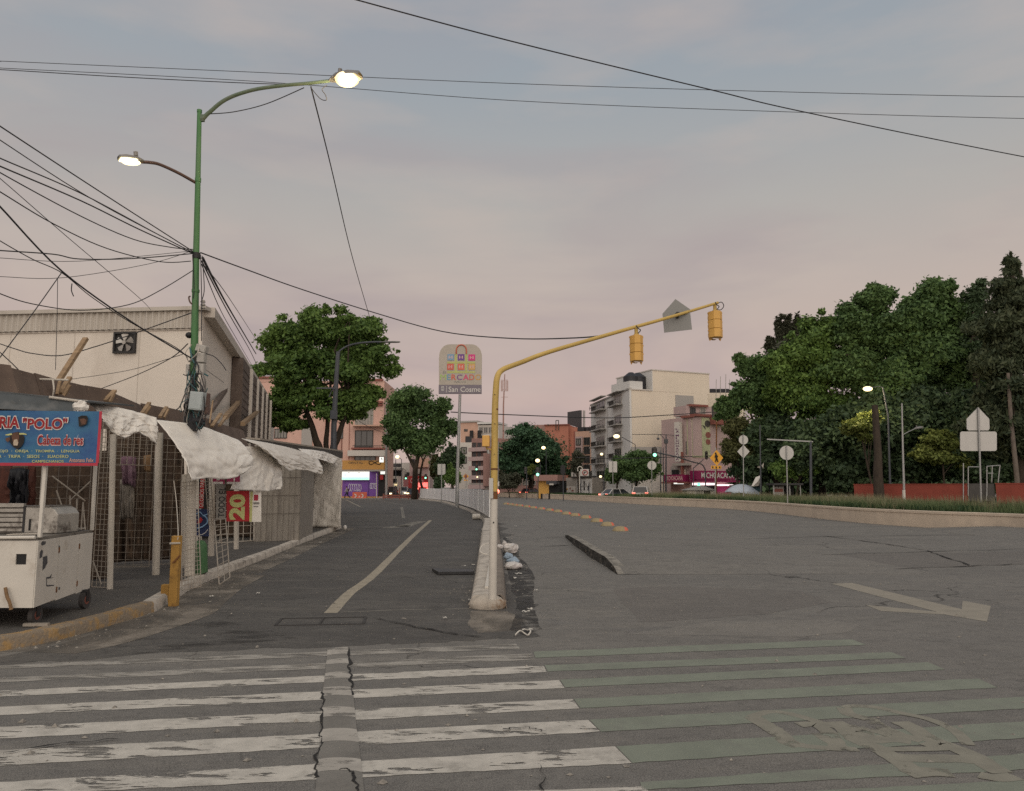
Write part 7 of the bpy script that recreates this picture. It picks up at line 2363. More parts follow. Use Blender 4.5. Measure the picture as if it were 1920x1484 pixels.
fbox('lit_strip', mi, MF2, 1298, 906.2, 1331, 910, .003, .9, LIT_P)
fbox('lit_strip', mi, MF2, 1344, 908.8, 1366, 911.2, .003, .9, LIT_P)
fbox('lit_strip', mi, MF1, 1277.5, 905.8, 1283, 908, .1, 1.5, LIT_W)
fbox('pink_front', mi, MF2, 1341, 912, 1366, 930, .003, 1.0, M['pink_hot'])
fbox('shop_opening', mi, MF2, 1297.5, 911, 1340, 930, .003, .06, M['dark_in'])
fbox('shop_opening', mi, MF1, 1256, 908.5, 1295, 928, -.29, -.2, M['rose_brick'])
fbox('green_ring', mi, MF2, 1298.5, 906, 1303.5, 911, .901, .95, GREEN_L)
fbox('drum_sign', mi, MF2, 1366.5, 887, 1384, 903, .003, .2, M['concrete'])
# roof aerials right of the cream block
for i, (x, y0, y1_) in enumerate(((1342, 740, 712), (1350, 738, 706), (1360, 738, 702), (1367, 736, 712))):
    tag(MB().tube([W(x, y0 + 40, 112), W(x + 1, y1_, 112)], .05, 4).build('roof_aerial', M['bgrey2']), ORD[i] + ' thin roof aerial from the left beside the cream block top', 'aerial', 'roof aerials')
WF = Fac(1330, 112, 1400, 112)
wf = thing('distant_block', 'low flat roofed block with small tanks behind the left park trees', 'building', foot(1360, 114))
block('wall', wf, WF, 1331, 1400, 737, 8, M['cream'])
for x in (1338, 1353, 1363):
    p = WF.P(*WF.uz(x, 736.5), -1)
    MB().tube([p, p + V(0, 0, .6)], .7, 10).build('roof_tank', M['tank'], wf)

# ---- things in front of the park: red wall, gate frames, shelter, stall, umbrella
M['red_wall'] = mat('red_wall', (.27, .062, .042), .85, .12, .8, (.19, .045, .033), .6, 1.0, bump=.3, bscale=10)
def redwall(x0, d0, x1, d1, top, lab):
    f = Fac(x0, d0, x1, d1)
    t = thing('garden_wall', lab, 'wall', f.P(f.len / 2, 0, 0), 'red garden walls')
    zt = f.uz((x0 + x1) / 2, top)[1]
    b = MB(); f.ubox(b, 0, f.len, 0, zt - .06, -.25, 0); b.build('wall_face', M['red_wall'], t)
    b = MB(); f.ubox(b, -.03, f.len + .03, zt - .058, zt, -.28, .03); b.build('coping', M['red_wall'], t)
redwall(1601, 60, 1813, 54, 907.5, 'long red garden wall behind the grass, left of the gap')
redwall(1867, 53.5, 1990, 51, 906, 'red garden wall right of the gap at the frame edge')
gf = Fac(1813, 54, 1867, 53.5)
gt = thing('gate', 'dark mesh gate with thin pale frames between the red walls', 'gate', gf.P(gf.len / 2, 0, 0))
fbox('mesh_panel', gt, gf, 1815, 907, 1866, 940, -.2, -.1, M['frame_dark'])
b = MB()
for x0, y0, x1, y1 in ((1806, 869, 1806, 940), (1815, 876, 1815, 930), (1815, 876, 1835, 876), (1850, 875, 1850, 930), (1850, 875, 1875, 873), (1874.5, 873, 1871, 905), (1860, 874, 1859, 905), (1852, 888, 1862, 888), (1850.5, 903, 1849, 940)):
    b.tube([gf.P(*gf.uz(x0, y0), .05), gf.P(*gf.uz(x1, y1), .05)], .035, 6)
b.build('frame', M['galv'], gt)
sh = thing('bus_shelter', 'small bus shelter with flat roof and poster behind the round sign', 'bus shelter', foot(1475, 66))
SHF = Fac(1449, 66, 1502, 66)
fbox('roof', sh, SHF, 1448, 906.5, 1503, 910, -1.6, .4, M['steel_dark'])
for x in (1451, 1481, 1501):
    fbox('post', sh, SHF, x - .9, 910, x + .9, 950, -.05, .05, M['galv'])
fbox('poster_panel', sh, SHF, 1453, 913, 1473, 935, -.5, -.4, M['bgrey2'])
fbox('poster_print', sh, SHF, 1455, 917, 1471, 923, -.395, -.38, M['pink_dark'])
fbox('back_panel', sh, SHF, 1482, 911, 1500, 940, -1.5, -1.45, M['dark_in'])
um = thing('umbrella', 'large pale blue market umbrella tilted over a stall by the magenta shop', 'umbrella', foot(1385, 72))
c = W(1393, 908, 72)
b = MB()
rows = []
for j in range(6):
    t = j / 5
    rr_ = 1.65 * t
    rows.append([c + V(rr_ * math.cos(a), rr_ * math.sin(a), -.95 * t * t - .0 + .12 * math.sin(a * 4) ** 2 * t * t - .18 * rr_ * math.cos(a + math.pi) * -.6) for a in [2 * math.pi * k / 24 for k in range(25)]])
b.grid(rows)
M['umbrella'] = mat('umbrella_blue', (.42, .47, .53), .6, .08, 2)
b.build('canopy', M['umbrella'], um, smooth=True)
MB().tube([foot(1390, 72), c], .03, 6).build('pole', M['galv'], um)
tl = thing('teal_stall', 'teal blue metal stall behind the circle and diamond sign', 'stall', foot(1407, 73))
TLF = Fac(1392, 72.5, 1425, 73)
M['teal'] = mat('teal_metal', (.06, .12, .14), .6, .15, 2)
M['teal_light'] = mat('teal_metal_light', (.15, .22, .235), .6, .12, 2)
block('side', tl, TLF, 1391, 1401, 911, 2.0, M['teal_light'])
block('front', tl, TLF, 1401.2, 1424, 913, 2.0, M['teal'])
fbox('roof', tl, TLF, 1390, 909.5, 1425, 912, -2.1, .3, M['galv'])
wk_ = thing('white_kiosk', 'white kiosk with pitched roof and small panes in front of the magenta shop', 'kiosk', foot(1315, 78))
KKF = Fac(1285, 78, 1340, 78)
block('wall', wk_, KKF, 1287, 1339, 919, 2.0, M['white_metal'])
u0, z0 = KKF.uz(1283, 919.5); u1, z1 = KKF.uz(1342, 919.5); um_, zm = KKF.uz(1318, 911.5)
MB().prism([KKF.P(u0, z0, .3), KKF.P(u1, z1, .3), KKF.P(um_, zm, .3)], -KKF.n * 2.5).build('roof', M['galv'], wk_)
KKF.window(wk_, 1304, 921.5, 1317, 928, M['white_metal'], M['glass_grey'], fw=.06, mull=2, rail=2)
fbox('opening', wk_, KKF, 1320, 921, 1332, 930, .003, .03, M['dark_in'])
cv = thing('torn_sheet', 'torn pale canvas hanging from a pole over the teal stall', 'canvas', W(1418, 900, 70))
MB().grid([[W(1409, 912, 70), W(1417, 895, 70.2), W(1428, 891, 70.3)], [W(1412, 912, 69.8), W(1421, 903, 69.8), W(1426, 894, 69.9)], [W(1423, 911, 70), W(1425, 903, 70.1), W(1425.5, 895, 70.2)]]).build('canvas', M['tarp_grey'], cv, smooth=True)
MB().grid([[W(1419, 876, 70), W(1426, 880, 70.2)], [W(1428, 873, 70), W(1432, 868, 70.2)], [W(1431, 880, 70.1), W(1432, 870, 70)]]).build('scrap', M['tarp_grey'], cv)

# ================================================================== signs on posts, lamps, signals
def signpost(px, d, top, r_, lab, name='road_sign', lean=0.0, z0=None, m='galv', group='road signs seen from behind'):
    b_ = foot(px, d)
    b_.z = MH - .08 if z0 is None else z0
    t = thing(name, lab, 'sign', b_, group)
    MB().tube([b_, W(px + lean, top, d)], r_, 8).build('post', M[m], t)
    return t
def disc(t, px, py, rpx, d, m='sign_back', th=.02):
    c = W(px, py, d + .05)
    r_ = rpx / FPX * d
    MB().tube([c, c + V(0, th, 0)], r_, 28).build('plate', M[m], t)
def quad(t, pts, d, m='sign_back', th=.02, nm='plate'):
    P_ = [W(x, y, d + .05) for x, y in pts]
    return MB().prism(P_, (0, th, 0)).build(nm, M[m], t, bevel=0)
def rrect(x0, y0, x1, y1, r_):
    o_ = []
    for cx, cy, a0 in ((x1 - r_, y0 + r_, -90), (x1 - r_, y1 - r_, 0), (x0 + r_, y1 - r_, 90), (x0 + r_, y0 + r_, 180)):
        for k in range(4):
            a = R(a0 + 30 * k)
            o_.append((cx + r_ * math.cos(a), cy + r_ * math.sin(a)))
    return o_
t = signpost(1837, 35, 765, .040, 'tall pair of blank grey plates, house shaped above a wide rectangle', lean=-2.5)
quad(t, [(1834, 764), (1855, 786), (1855.5, 804), (1853, 807.5), (1816, 807.5), (1813, 805), (1812.5, 786)], 35)
quad(t, rrect(1800.5, 809.5, 1869, 846, 4), 35)
t = signpost(1475.5, 46, 836, .035, 'large blank round sign in front of the bus shelter', lean=-.8)
disc(t, 1475, 849.5, 13.3, 46)
t = signpost(1393.5, 58, 815, .036, 'blank round plate above a diamond plate on one post', lean=0)
disc(t, 1394, 825, 8.7, 58)
quad(t, [(1394, 834.5), (1405.5, 847), (1394, 860), (1382.5, 847)], 58)
t = signpost(1222, 74, 865, .035, 'small blank round sign right of the green trees by the cream block')
disc(t, 1222.3, 873, 8.4, 74)
t = signpost(1149, 78, 865, .038, 'blank upright rectangular sign in front of the left green tree')
quad(t, rrect(1141.5, 865.5, 1157, 886, .8), 78)
t = signpost(828, 84, 870, .045, 'blank rectangular sign on a tall post left of the white barrier', z0=0, m='galv')
quad(t, rrect(820.5, 870.5, 835, 890.5, .8), 84)
# pedestrian warning sign
t = signpost(1340, 66, 840, .05, 'yellow diamond pedestrian warning sign with plate below, in front of the shops', group=None, lean=2)
M['sign_yellow'] = mat('sign_yellow', (.68, .335, .035), .5, .06, 3)
quad(t, [(1343.5, 844), (1356, 859), (1344, 874), (1331, 859)], 65.9, 'sign_yellow')
dd = 65.9
def man(pts, r_):
    MB().tube([W(x, y, dd + .03) for x, y in pts], r_, 6).build('walking_figure', M['print_black'], t)
MB().ball(W(1342, 850.5, dd + .03), .075, .02, .085, 8, 6).build('walking_figure', M['print_black'], t)
man([(1342.5, 852.5), (1343.5, 859.5)], .085); man([(1343.3, 859), (1341.6, 866.5)], .05); man([(1343.7, 859), (1346.3, 866.5)], .05); man([(1342, 853.5), (1340, 858)], .035); man([(1343.5, 853.5), (1346.2, 857)], .035)
quad(t, [(1333.5, 873.5), (1352.5, 873.5), (1352.5, 879.5), (1333.5, 879.5)], 65.9, 'sign_yellow')
for x in (1335.5, 1342, 1348.5):
    MB().box((W(x, 878.5, dd).x, dd + .03, W(x, 878.5, dd).z), (W(x + 2.4, 875, dd).x, dd + .045, W(x, 875, dd).z)).build('plate_print', M['print_black'], t)
# small yellow sign behind the barrier
t = signpost(874, 96, 888, .04, 'tiny yellow diamond sign above the white barrier', z0=0, group=None)
quad(t, [(873.5, 888), (879, 893.5), (873.5, 899), (868, 893.5)], 96, 'sign_yellow')
quad(t, [(870, 899.5), (877, 899.5), (877, 902), (870, 902)], 96, 'sign_yellow')
MB().ball(W(873.5, 893.5, 96.0), .17, .05, .25, 8, 6).build('print', M['pink_dark'], t)
# market sign on its tall post
D = 62
ms = thing('market_sign', 'tall rounded market sign with coloured squares and rainbow lettering on a grey post', 'sign', foot(857, D))
MB().tube([foot(857, D), W(858, 880, D), W(862.5, 740, D)], [.16, .13, .115], 12).build('post', M['galv'], ms, smooth=True)
for y in (800, 868):
    p = W(860 if y < 850 else 858, y, D)
    MB().tube([p - V(0, 0, .04), p + V(0, 0, .04)], .145, 12).build('joint', M['galv'], ms)
M['msign'] = mat('market_sign_face', (.42, .375, .315), .55, .05, .5, (.34, .305, .26), .4, .6)
M['msign_base'] = mat('market_sign_base', (.195, .17, .195), .55, .06, 1)
MSF = Fac(823, D - .16, 903, D - .16)
pts = [(823, 722), (903, 722), (903.5, 672)]
for k in range(9):
    a = R(0 + 90 * k / 8)
    pts.append((884 + 19.5 * math.cos(a), 668 - 22 * math.sin(a)))
for k in range(9):
    a = R(90 + 90 * k / 8)
    pts.append((843 + 19.5 * math.cos(a), 668 - 22 * math.sin(a)))
pts.append((823, 672))
MB().prism([MSF.P(*MSF.uz(*p), 0) for p in pts], -MSF.n * .25).build('face', M['msign'], ms)
fbox('base_plate', ms, MSF, 822.5, 722.2, 903, 738.5, -.25, .03, M['msign_base'])
COLS = {'M': (.36, .50, .15), 'E': (.16, .32, .42), 'R': (.60, .10, .06), 'C': (.20, .08, .24), 'A': (.62, .05, .16), 'D': (.55, .14, .08), 'O': (.56, .33, .10)}
xs = [825.5, 838, 846.5, 856.5, 868.2, 880, 890.5]
wds = [11, 7.2, 8.6, 10.4, 10.8, 9.2, 12]
for ch, x, wd in zip('MERCADO', xs, wds):
    if ('sl' + ch) not in M:
        M['sl' + ch] = mat('sign_letter_' + ch.lower(), COLS[ch], .5, .08, 2)
    flet(ms, MSF, ch, x, 702.5, x + wd, 713, M['sl' + ch], .004, 0 if ch == 'M' else .012)
flet(ms, MSF, 'P\u00daBLICO', 852, 714.5, 874, 717.5, M['sign_back_dark'], .004)
flet(ms, MSF, 'El', 831, 696, 836, 701, M['sign_back_dark'], .004)
flet(ms, MSF, 'San Cosme', 841, 725.5, 901, 735.5, M['print_white'], .035, .01)
fbox('divider', ms, MSF, 837, 724, 837.7, 736.5, .031, .04, M['print_white'])
fbox('emblem', ms, MSF, 827.5, 725, 832.5, 733, .031, .04, M['sign_back'])
for x in (828.5, 830.5):
    fbox('emblem_mark', ms, MSF, x, 726.5, x + 1.2, 731, .041, .045, M['msign_base'])
SQ = [((839, 664.5), (.20, .32, .44)), ((858.5, 664.5), (.15, .06, .24)), ((878.5, 665), (.58, .04, .20)), ((838.5, 682.5), (.58, .12, .08)), ((858.5, 682.5), (.62, .15, .09)), ((878.5, 682.5), (.56, .34, .12))]
M['sq_line'] = mat('sign_grid_green', (.44, .46, .16), .6, .1, 2)
for x in (854.5, 874):
    fbox('bag_line', ms, MSF, x - 1.7, 664, x + 2, 700, .002, .008, M['sq_line'])
for y in (678.5, 696.5):
    fbox('bag_line', ms, MSF, 838.5, y, 891, y + 3.4, .009, .014, M['sq_line'])
for (x, y), c_ in SQ:
    m_ = mat('sign_square', c_, .5, .08, 2)
    so = fbox('square', ms, MSF, x, y, x + 12.2, y + 11.5, .015, .03, m_)
    for k in range(3):
        fbox('pictogram', ms, MSF, x + 2.5 + k * 2.6, y + 3 + (k % 2) * 2, x + 4.2 + k * 2.6, y + 8.5 - (k == 1) * 2, .031, .034, M['print_pink'])
hq = [MSF.P(*MSF.uz(x, y), .02) for x, y in ((855.5, 664), (856, 654), (860, 648.5), (865, 647), (870, 648.5), (874, 654), (874.5, 664))]
MB().tube(smoothpts(hq, 4), .055, 6).build('bag_handle', mat('bag_handle_orange', (.52, .13, .07), .5, .1, 2), ms)
# street lamps -----------------------------------------------------------
def lamp_post(name, lab, foot_, pts, r0, r1, head, lens=None, m='galv', heads=None, z=0.0, group='street lamps', power=0, col=(1, .78, .45)):
    t = thing(name, lab, 'street lamp', foot_, group)
    P_ = [Vector(foot_)] + [W(*p) for p in pts]
    MB().tube(P_, [r0 + (r1 - r0) * i / (len(P_) - 1) for i in range(len(P_))], 8).build('pole', M[m], t)
    for a, b_, le in head:
        A, B = W(*a), W(*b_)
        u = (B - A)
        h_ = lamp_head(t, A, B, u.length * .34, u.length * .13, le)
    if power:
        bulb(t, W(*head[0][1]) - V(0, 0, .35), power, col)
    return t
DG = 'lamp_dark'
M[DG] = mat('lamp_post_dark', (.060, .065, .075), .5, .15, 4)
OFF = mat('lamp_lens_off', (.30, .30, .28), .3, .05, 3)
f0 = foot(625, 38); f0.z = .13
t = lamp_post('street_lamp', 'dark blue grey lamp post with long curved arm in front of the big left tree', f0, [(626, 800, 38), (629, 740, 38), (634, 660, 38)], .16, .10, [], m=DG, group=None)
MB().tube(smoothpts([W(634, 662, 38), W(640, 656, 38), (W(655, 648, 38)), W(680, 643, 37.6), W(715, 641.5, 37.2)], 4), .045, 8).build('arm', M[DG], t)
lamp_head(t, W(712, 641.8, 37.2), W(750, 641.5, 36.9), .28, .05, OFF)
fbox('bracket_plate', t, Fac(590, 37.8, 660, 37.8), 594, 727, 629, 729.5, .0, .05, M[DG])
MB().tube([W(617, 745, 37.9), W(622, 733, 37.9), W(628, 729, 38)], .03, 6).build('brace', M[DG], t)
MB().box((W(620, 780, 37.8).x, 37.7, W(620, 786, 37.8).z), (W(632, 780, 37.8).x, 37.88, W(620, 770, 37.8).z)).build('band', M[DG], t)
f0 = foot(1694, 46); f0.z = MH - .08
t = lamp_post('street_lamp', 'slim grey lamp post with short unlit arm in front of the red wall', f0, [(1693, 850, 46), (1691, 757, 46)], .075, .04, [((1714, 804, 46.2), (1730, 801.5, 46.4), OFF)], group=None)
MB().tube([W(1692.5, 816, 46), W(1703, 810, 46.1), W(1716, 804, 46.2)], .022, 6).build('arm', M['galv'], t)
MB().tube([f0, f0 + V(0, 0, .85)], .085, 8).build('white_band', M['pole_white'], t)
# lit lamps among the trees
t = lamp_post('street_lamp', 'brightly lit park lamp hanging in front of the tall park trees', foot(1668, 60), [(1665, 780, 60), (1655, 726, 60)], .09, .05, [((1637, 727, 60), (1618, 730, 60), LAMP_F)], m=DG, power=420)
MB().tube([W(1655, 727, 60), W(1647, 724.5, 60), W(1636, 727, 60)], .03, 6).build('arm', M[DG], t)
MB().ball(W(1627, 729.5, 59.8), .38, .2, .19, 12, 8).build('lens', LAMP_F, t)
t = lamp_post('street_lamp', 'lit lamp at the left edge of the park above the umbrella', foot(1400, 78), [(1398, 800, 78), (1394, 773, 78)], .09, .05, [((1386, 774, 78), (1374, 777, 78), LAMP_F)], m=DG, power=250)
MB().ball(W(1380, 776, 77.8), .32, .2, .18, 12, 8).build('lens', LAMP_F, t)
t = lamp_post('street_lamp', 'lit lamp on a slanting arm in front of the grey balcony front', foot(1191, 96), [(1191, 870, 96), (1191, 834, 96)], .08, .05, [((1166, 820, 95), (1150, 817, 95), LAMP_F)], m=DG)
MB().tube([W(1191, 834, 96), W(1166, 820, 95)], .04, 6).build('arm', M[DG], t)
MB().ball(W(1156, 818.5, 94.7), .38, .2, .24, 12, 8).build('lens', LAMP_F, t)
for i, (px, py, d, r_, lab) in enumerate(((1128, 852, 104, .20, 'small lit lamp low on the grey balcony front'), (1126, 894, 103, .18, 'small lit lamp near the street on the grey balcony front'), (1019, 840, 115, .30, 'upper lit lamp in front of the large round tree'),
                                     (1008, 864, 112, .32, 'lower lit lamp in front of the large round tree'), (745, 857, 108, .28, 'lit lamp beside the trunk of the second tree'), (1437, 851, 75, .13, 'small lit lamp behind the round sign in the park'), (956, 891, 128, .14, 'tiny lit lamp above the grey shrub'),
                                     (846, 868, 130, .14, 'tiny lit lamp behind the market sign post'), (895, 895, 150, .16, 'tiny lit lamp at the reddish apartment block'))):
    t = thing('street_lamp', lab, 'street lamp', foot(px + 1, d), 'small lit street lamps in the distance')
    MB().tube([foot(px + (5 if px != 745 else 8), d + .3), W(px + (5 if px != 745 else 8), py + 5, d + .3), W(px, py - 1.5, d)], .05, 5).build('pole', M[DG], t)
    MB().ball(W(px, py, d - .2), r_, r_ * .7, r_ * .8, 10, 8).build('lens', LAMP_F, t)
t = thing('street_lamp', 'unlit goose neck lamp post in front of the cream wall', 'street lamp', foot(1248, 90), 'street lamps')
MB().tube([foot(1248, 90), W(1249, 816, 90)], [.11, .06], 8).build('pole', M[DG], t)
MB().tube(smoothpts([W(1249, 828, 90), W(1243, 820, 90), W(1237, 815, 90), W(1234, 817, 90), W(1234, 822, 90)], 4), .035, 6).build('arm', M[DG], t)
c = W(1234, 823, 90)
MB().tube([c + V(0, 0, .1), c, c + V(0, 0, -.12)], [.06, .22, .08], 10).build('lamp_head', M[DG], t)
MB().box((W(1245.5, 827, 90).x, 89.8, W(1248, 832, 90).z), (W(1252, 827, 90).x, 90.2, W(1248, 824, 90).z)).build('bracket', M[DG], t)
for x, y0, d, lab in ((1243.5, 840, 92, 'plain dark post left of the goose neck lamp'), (1238, 845, 93, 'shorter plain post left of the goose neck lamp'), (1104, 905, 100, 'short dark post left of the grey balcony front'), (724.5, 752, 108, 'tall grey utility pole in front of the pink building corner'),
                      (742, 862, 112, 'thin post below the lit lamp by the second tree'), (1425, 797, 68, 'tall thin pole behind the circle and diamond sign'), (706, 888, 110.5, 'white post at the purple shop corner'), (804.5, 883, 118, 'thin white post right of the red truck'), (919, 850, 130, 'thin pale post left of the mast')):
    f_ = foot(x + .5, d)
    tag(MB().tube([f_, W(x, y0, d)], [.16 if x == 724.5 else .075, .11 if x == 724.5 else .05], 8).build('utility_pole', M['pole_white'] if x in (706, 804.5) else (M['galv'] if x in (724.5, 919) else M[DG])), lab, 'pole', 'plain posts in the distance')
# gantry in the park
ga_ = thing('gantry_post', 'grey overhead gantry arm on a post in front of the dark park', 'gantry', foot(1521, 60))
MB().tube([foot(1519, 60), W(1520, 828, 60)], [.11, .09], 8).build('post', M[DG], ga_)
MB().bar(W(1438, 824, 60), W(1524, 828.5, 60), .09).build('arm', M['galv'], ga_)
# traffic lights
def far_signal(px, pt, pb, d, wpx, lab, lit, rear=False):
    hw = wpx / 2 / FPX * d
    zt, zb_ = W(px, pt, d).z, W(px, pb, d).z
    c = W(px, (pt + pb) / 2, d)
    t = thing('traffic_signal', lab, 'traffic signal', V(c.x, d, zb_), 'distant traffic signals')
    q = []
    for k in range(12):
        a = math.pi * k / 11
        q.append(V(c.x + hw * math.cos(a), d, zt - hw + hw * math.sin(a)))
    for k in range(12):
        a = math.pi + math.pi * k / 11
        q.append(V(c.x + hw * math.cos(a), d, zb_ + hw + hw * math.sin(a)))
    MB().prism(q, (0, .2, 0)).build('backboard', M['black'], t)
    for k in range(3):
        z = zt - (zt - zb_) * (k + .5) / 3
        m_ = lit if (k == 2 and lit) else M['frame_dark']
        if not rear:
            MB().tube([V(c.x, d - .02, z), V(c.x, d - .12, z)], hw * .68, 12).build('lamp', m_, t)
    return t
far_signal(1227.3, 838, 856.5, 80, 9.5, 'green traffic signal at the end of a slanting mast arm', GREEN_L)
far_signal(1008, 876, 893, 100, 8, 'green traffic signal in front of the round tree', GREEN_L)
far_signal(985, 876, 889, 100, 5, 'dark traffic signal seen from the side by the round tree', None)
far_signal(1055.5, 872, 891, 92, 9, 'dark traffic signal seen from behind by the kiosk', None, True)
far_signal(893.5, 872, 882, 150, 5, 'green traffic signal in front of the reddish apartment block', GREEN_L)
far_signal(761, 889, 899, 104, 4.5, 'green traffic signal hanging by the second tree trunk', GREEN_L)
far_signal(798, 889, 898, 112, 5, 'green traffic signal left of the thin white post', GREEN_L)
far_signal(1325, 846, 862, 82, 4.5, 'dark side-on traffic signal next to the pedestrian sign', None)
for x, y0, d, lab in ((1009, 893, 100.2, 'post below the green signal by the round tree'), (987.5, 876, 100.2, 'post beside the side-on signal'), (1056, 891, 92.2, 'post below the dark signal by the kiosk')):
    tag(MB().tube([foot(x, d), W(x, y0, d)], .06, 6).build('signal_post', M[DG]), lab, 'pole', 'posts of the distant signals')
sm = thing('signal_mast', 'dark curved mast with long arm carrying the green signal by the ice cream shop', 'signal mast', foot(1322, 82))
MB().tube(smoothpts([foot(1323, 82), W(1322.5, 890, 82), W(1321, 878, 82), W(1314, 870, 82), W(1300, 867, 81.8), W(1268, 857, 81), W(1232, 849, 80.3)], 4), .07, 8).build('pole', M[DG], sm)
MB().tube(smoothpts([foot(1300, 82), W(1300, 885, 82), W(1300, 879, 82), W(1306, 873, 82), W(1319, 862, 82)], 4), .05, 8).build('brace', M[DG], sm)
nt_ = thing('no_turn_sign', 'white sign with a barred turn arrow in front of the grey balcony front edge', 'sign', foot(1097, 100))
MB().tube([foot(1089, 100.3), W(1089, 880, 100.3)], .06, 6).build('post', M[DG], nt_)
quad(nt_, rrect(1088, 880, 1104, 893, .8), 100, 'print_white', nm='plate')
c = W(1097, 886.5, 99.98)
MB().tube([c + V(.32 * math.cos(a), 0, .32 * math.sin(a)) for a in [2 * math.pi * k / 20 for k in range(21)]], .045, 5).build('ring', M['poster_red'], nt_)
MB().tube([W(1095, 889, 99.97), W(1095.5, 886, 99.97), W(1099, 885, 99.97)], .05, 5).build('arrow', M['print_black'], nt_)
al_ = thing('arch_sign', 'pale arched sign frame left of the barred turn sign', 'sign', foot(1087, 100))
MB().tube(smoothpts([W(1083.5, 884, 99.5), W(1083.5, 878, 99.5), W(1087.5, 875, 99.5), W(1091.5, 878, 99.5), W(1091.5, 884, 99.5)], 4), .06, 6).build('arch', M['white_metal'], al_)
MB().tube([foot(1086.5, 99.5), W(1086.5, 884, 99.5)], .06, 6).build('post', M['white_metal'], al_)
# dark signal on cable pole top right of cream block
ts = thing('transformer_box', 'dark green box on top of the pedestrian sign post line, by the park trees', 'box', W(1342, 785, 84))
MB().box((W(1335.5, 785, 84).x, 83.6, W(1342, 785, 84).z), (W(1346.5, 762, 84).x, 84.2, W(1342, 763.5, 84).z)).build('box', M['frame_dark'], ts)
MB().tube([foot(1342, 84), W(1343.5, 785, 84)], .07, 6).build('pole', M['rust'], ts)
# bollards on the far kerb
for i, x in enumerate((1015.5, 1030)):
    f_ = G(x, 936.5)
    tag(MB().tube([f_, f_ + V(0, 0, .75)], .13, 10).build('bollard', M['black']), ('left' if i == 0 else 'right') + ' of two short black bollards by the far median wall', 'bollard', 'black bollards')
tag(MB().tube([G(985, 932.5), G(985, 932.5) + V(0, 0, 1.3)], .10, 8).build('bollard', M[DG]), 'taller dark post standing at the far median wall', 'bollard')
# orange-white road works barrier
ob = thing('road_barrier', 'orange plastic road barrier with white chevrons in front of the purple shop', 'barrier', foot(674, 108))
OBF = Fac(660, 108, 688, 108)
M['plastic_orange'] = mat('plastic_orange', (.50, .095, .05), .5, .1, 2)
u0, z0 = OBF.uz(661, 936.8); u1, z1 = OBF.uz(688, 923)
q = [OBF.P(u0, 0, .35), OBF.P(u0, z1 * .35, .18), OBF.P(u0, z1, .10), OBF.P(u0, z1, -.10), OBF.P(u0, z1 * .35, -.18), OBF.P(u0, 0, -.35)]
MB().prism(q, OBF.u * (u1 - u0)).build('body', M['plastic_orange'], ob)
for x in (665.5, 678.5):
    for dy in (-1, 1):
        MB().bar(OBF.P(*OBF.uz(x, 930 + dy * 3.5), .24), OBF.P(*OBF.uz(x + 4, 930), .24), .12, .06, up=OBF.n).build('chevron', M['print_white'], ob)
MB().tube([OBF.P(*OBF.uz(674.5, 931.5), .2), OBF.P(*OBF.uz(674.5, 931.5), .27)], .12, 10).build('badge', M['print_pink'], ob)
gr = thing('guard_rail', 'low reddish guard rail across the end of the side street', 'rail', foot(750, 104))
for y in (929.5, 933):
    MB().bar(W(718, y, 104), W(784, y, 104), .06, .18).build('rail', M['pink_dark'], gr)
for x in (719, 735, 749.5, 766, 783.5):
    MB().tube([foot(x, 104), W(x, 926 if x != 749.5 else 915, 104)], .07, 8).build('post', M['pink_dark'], gr)

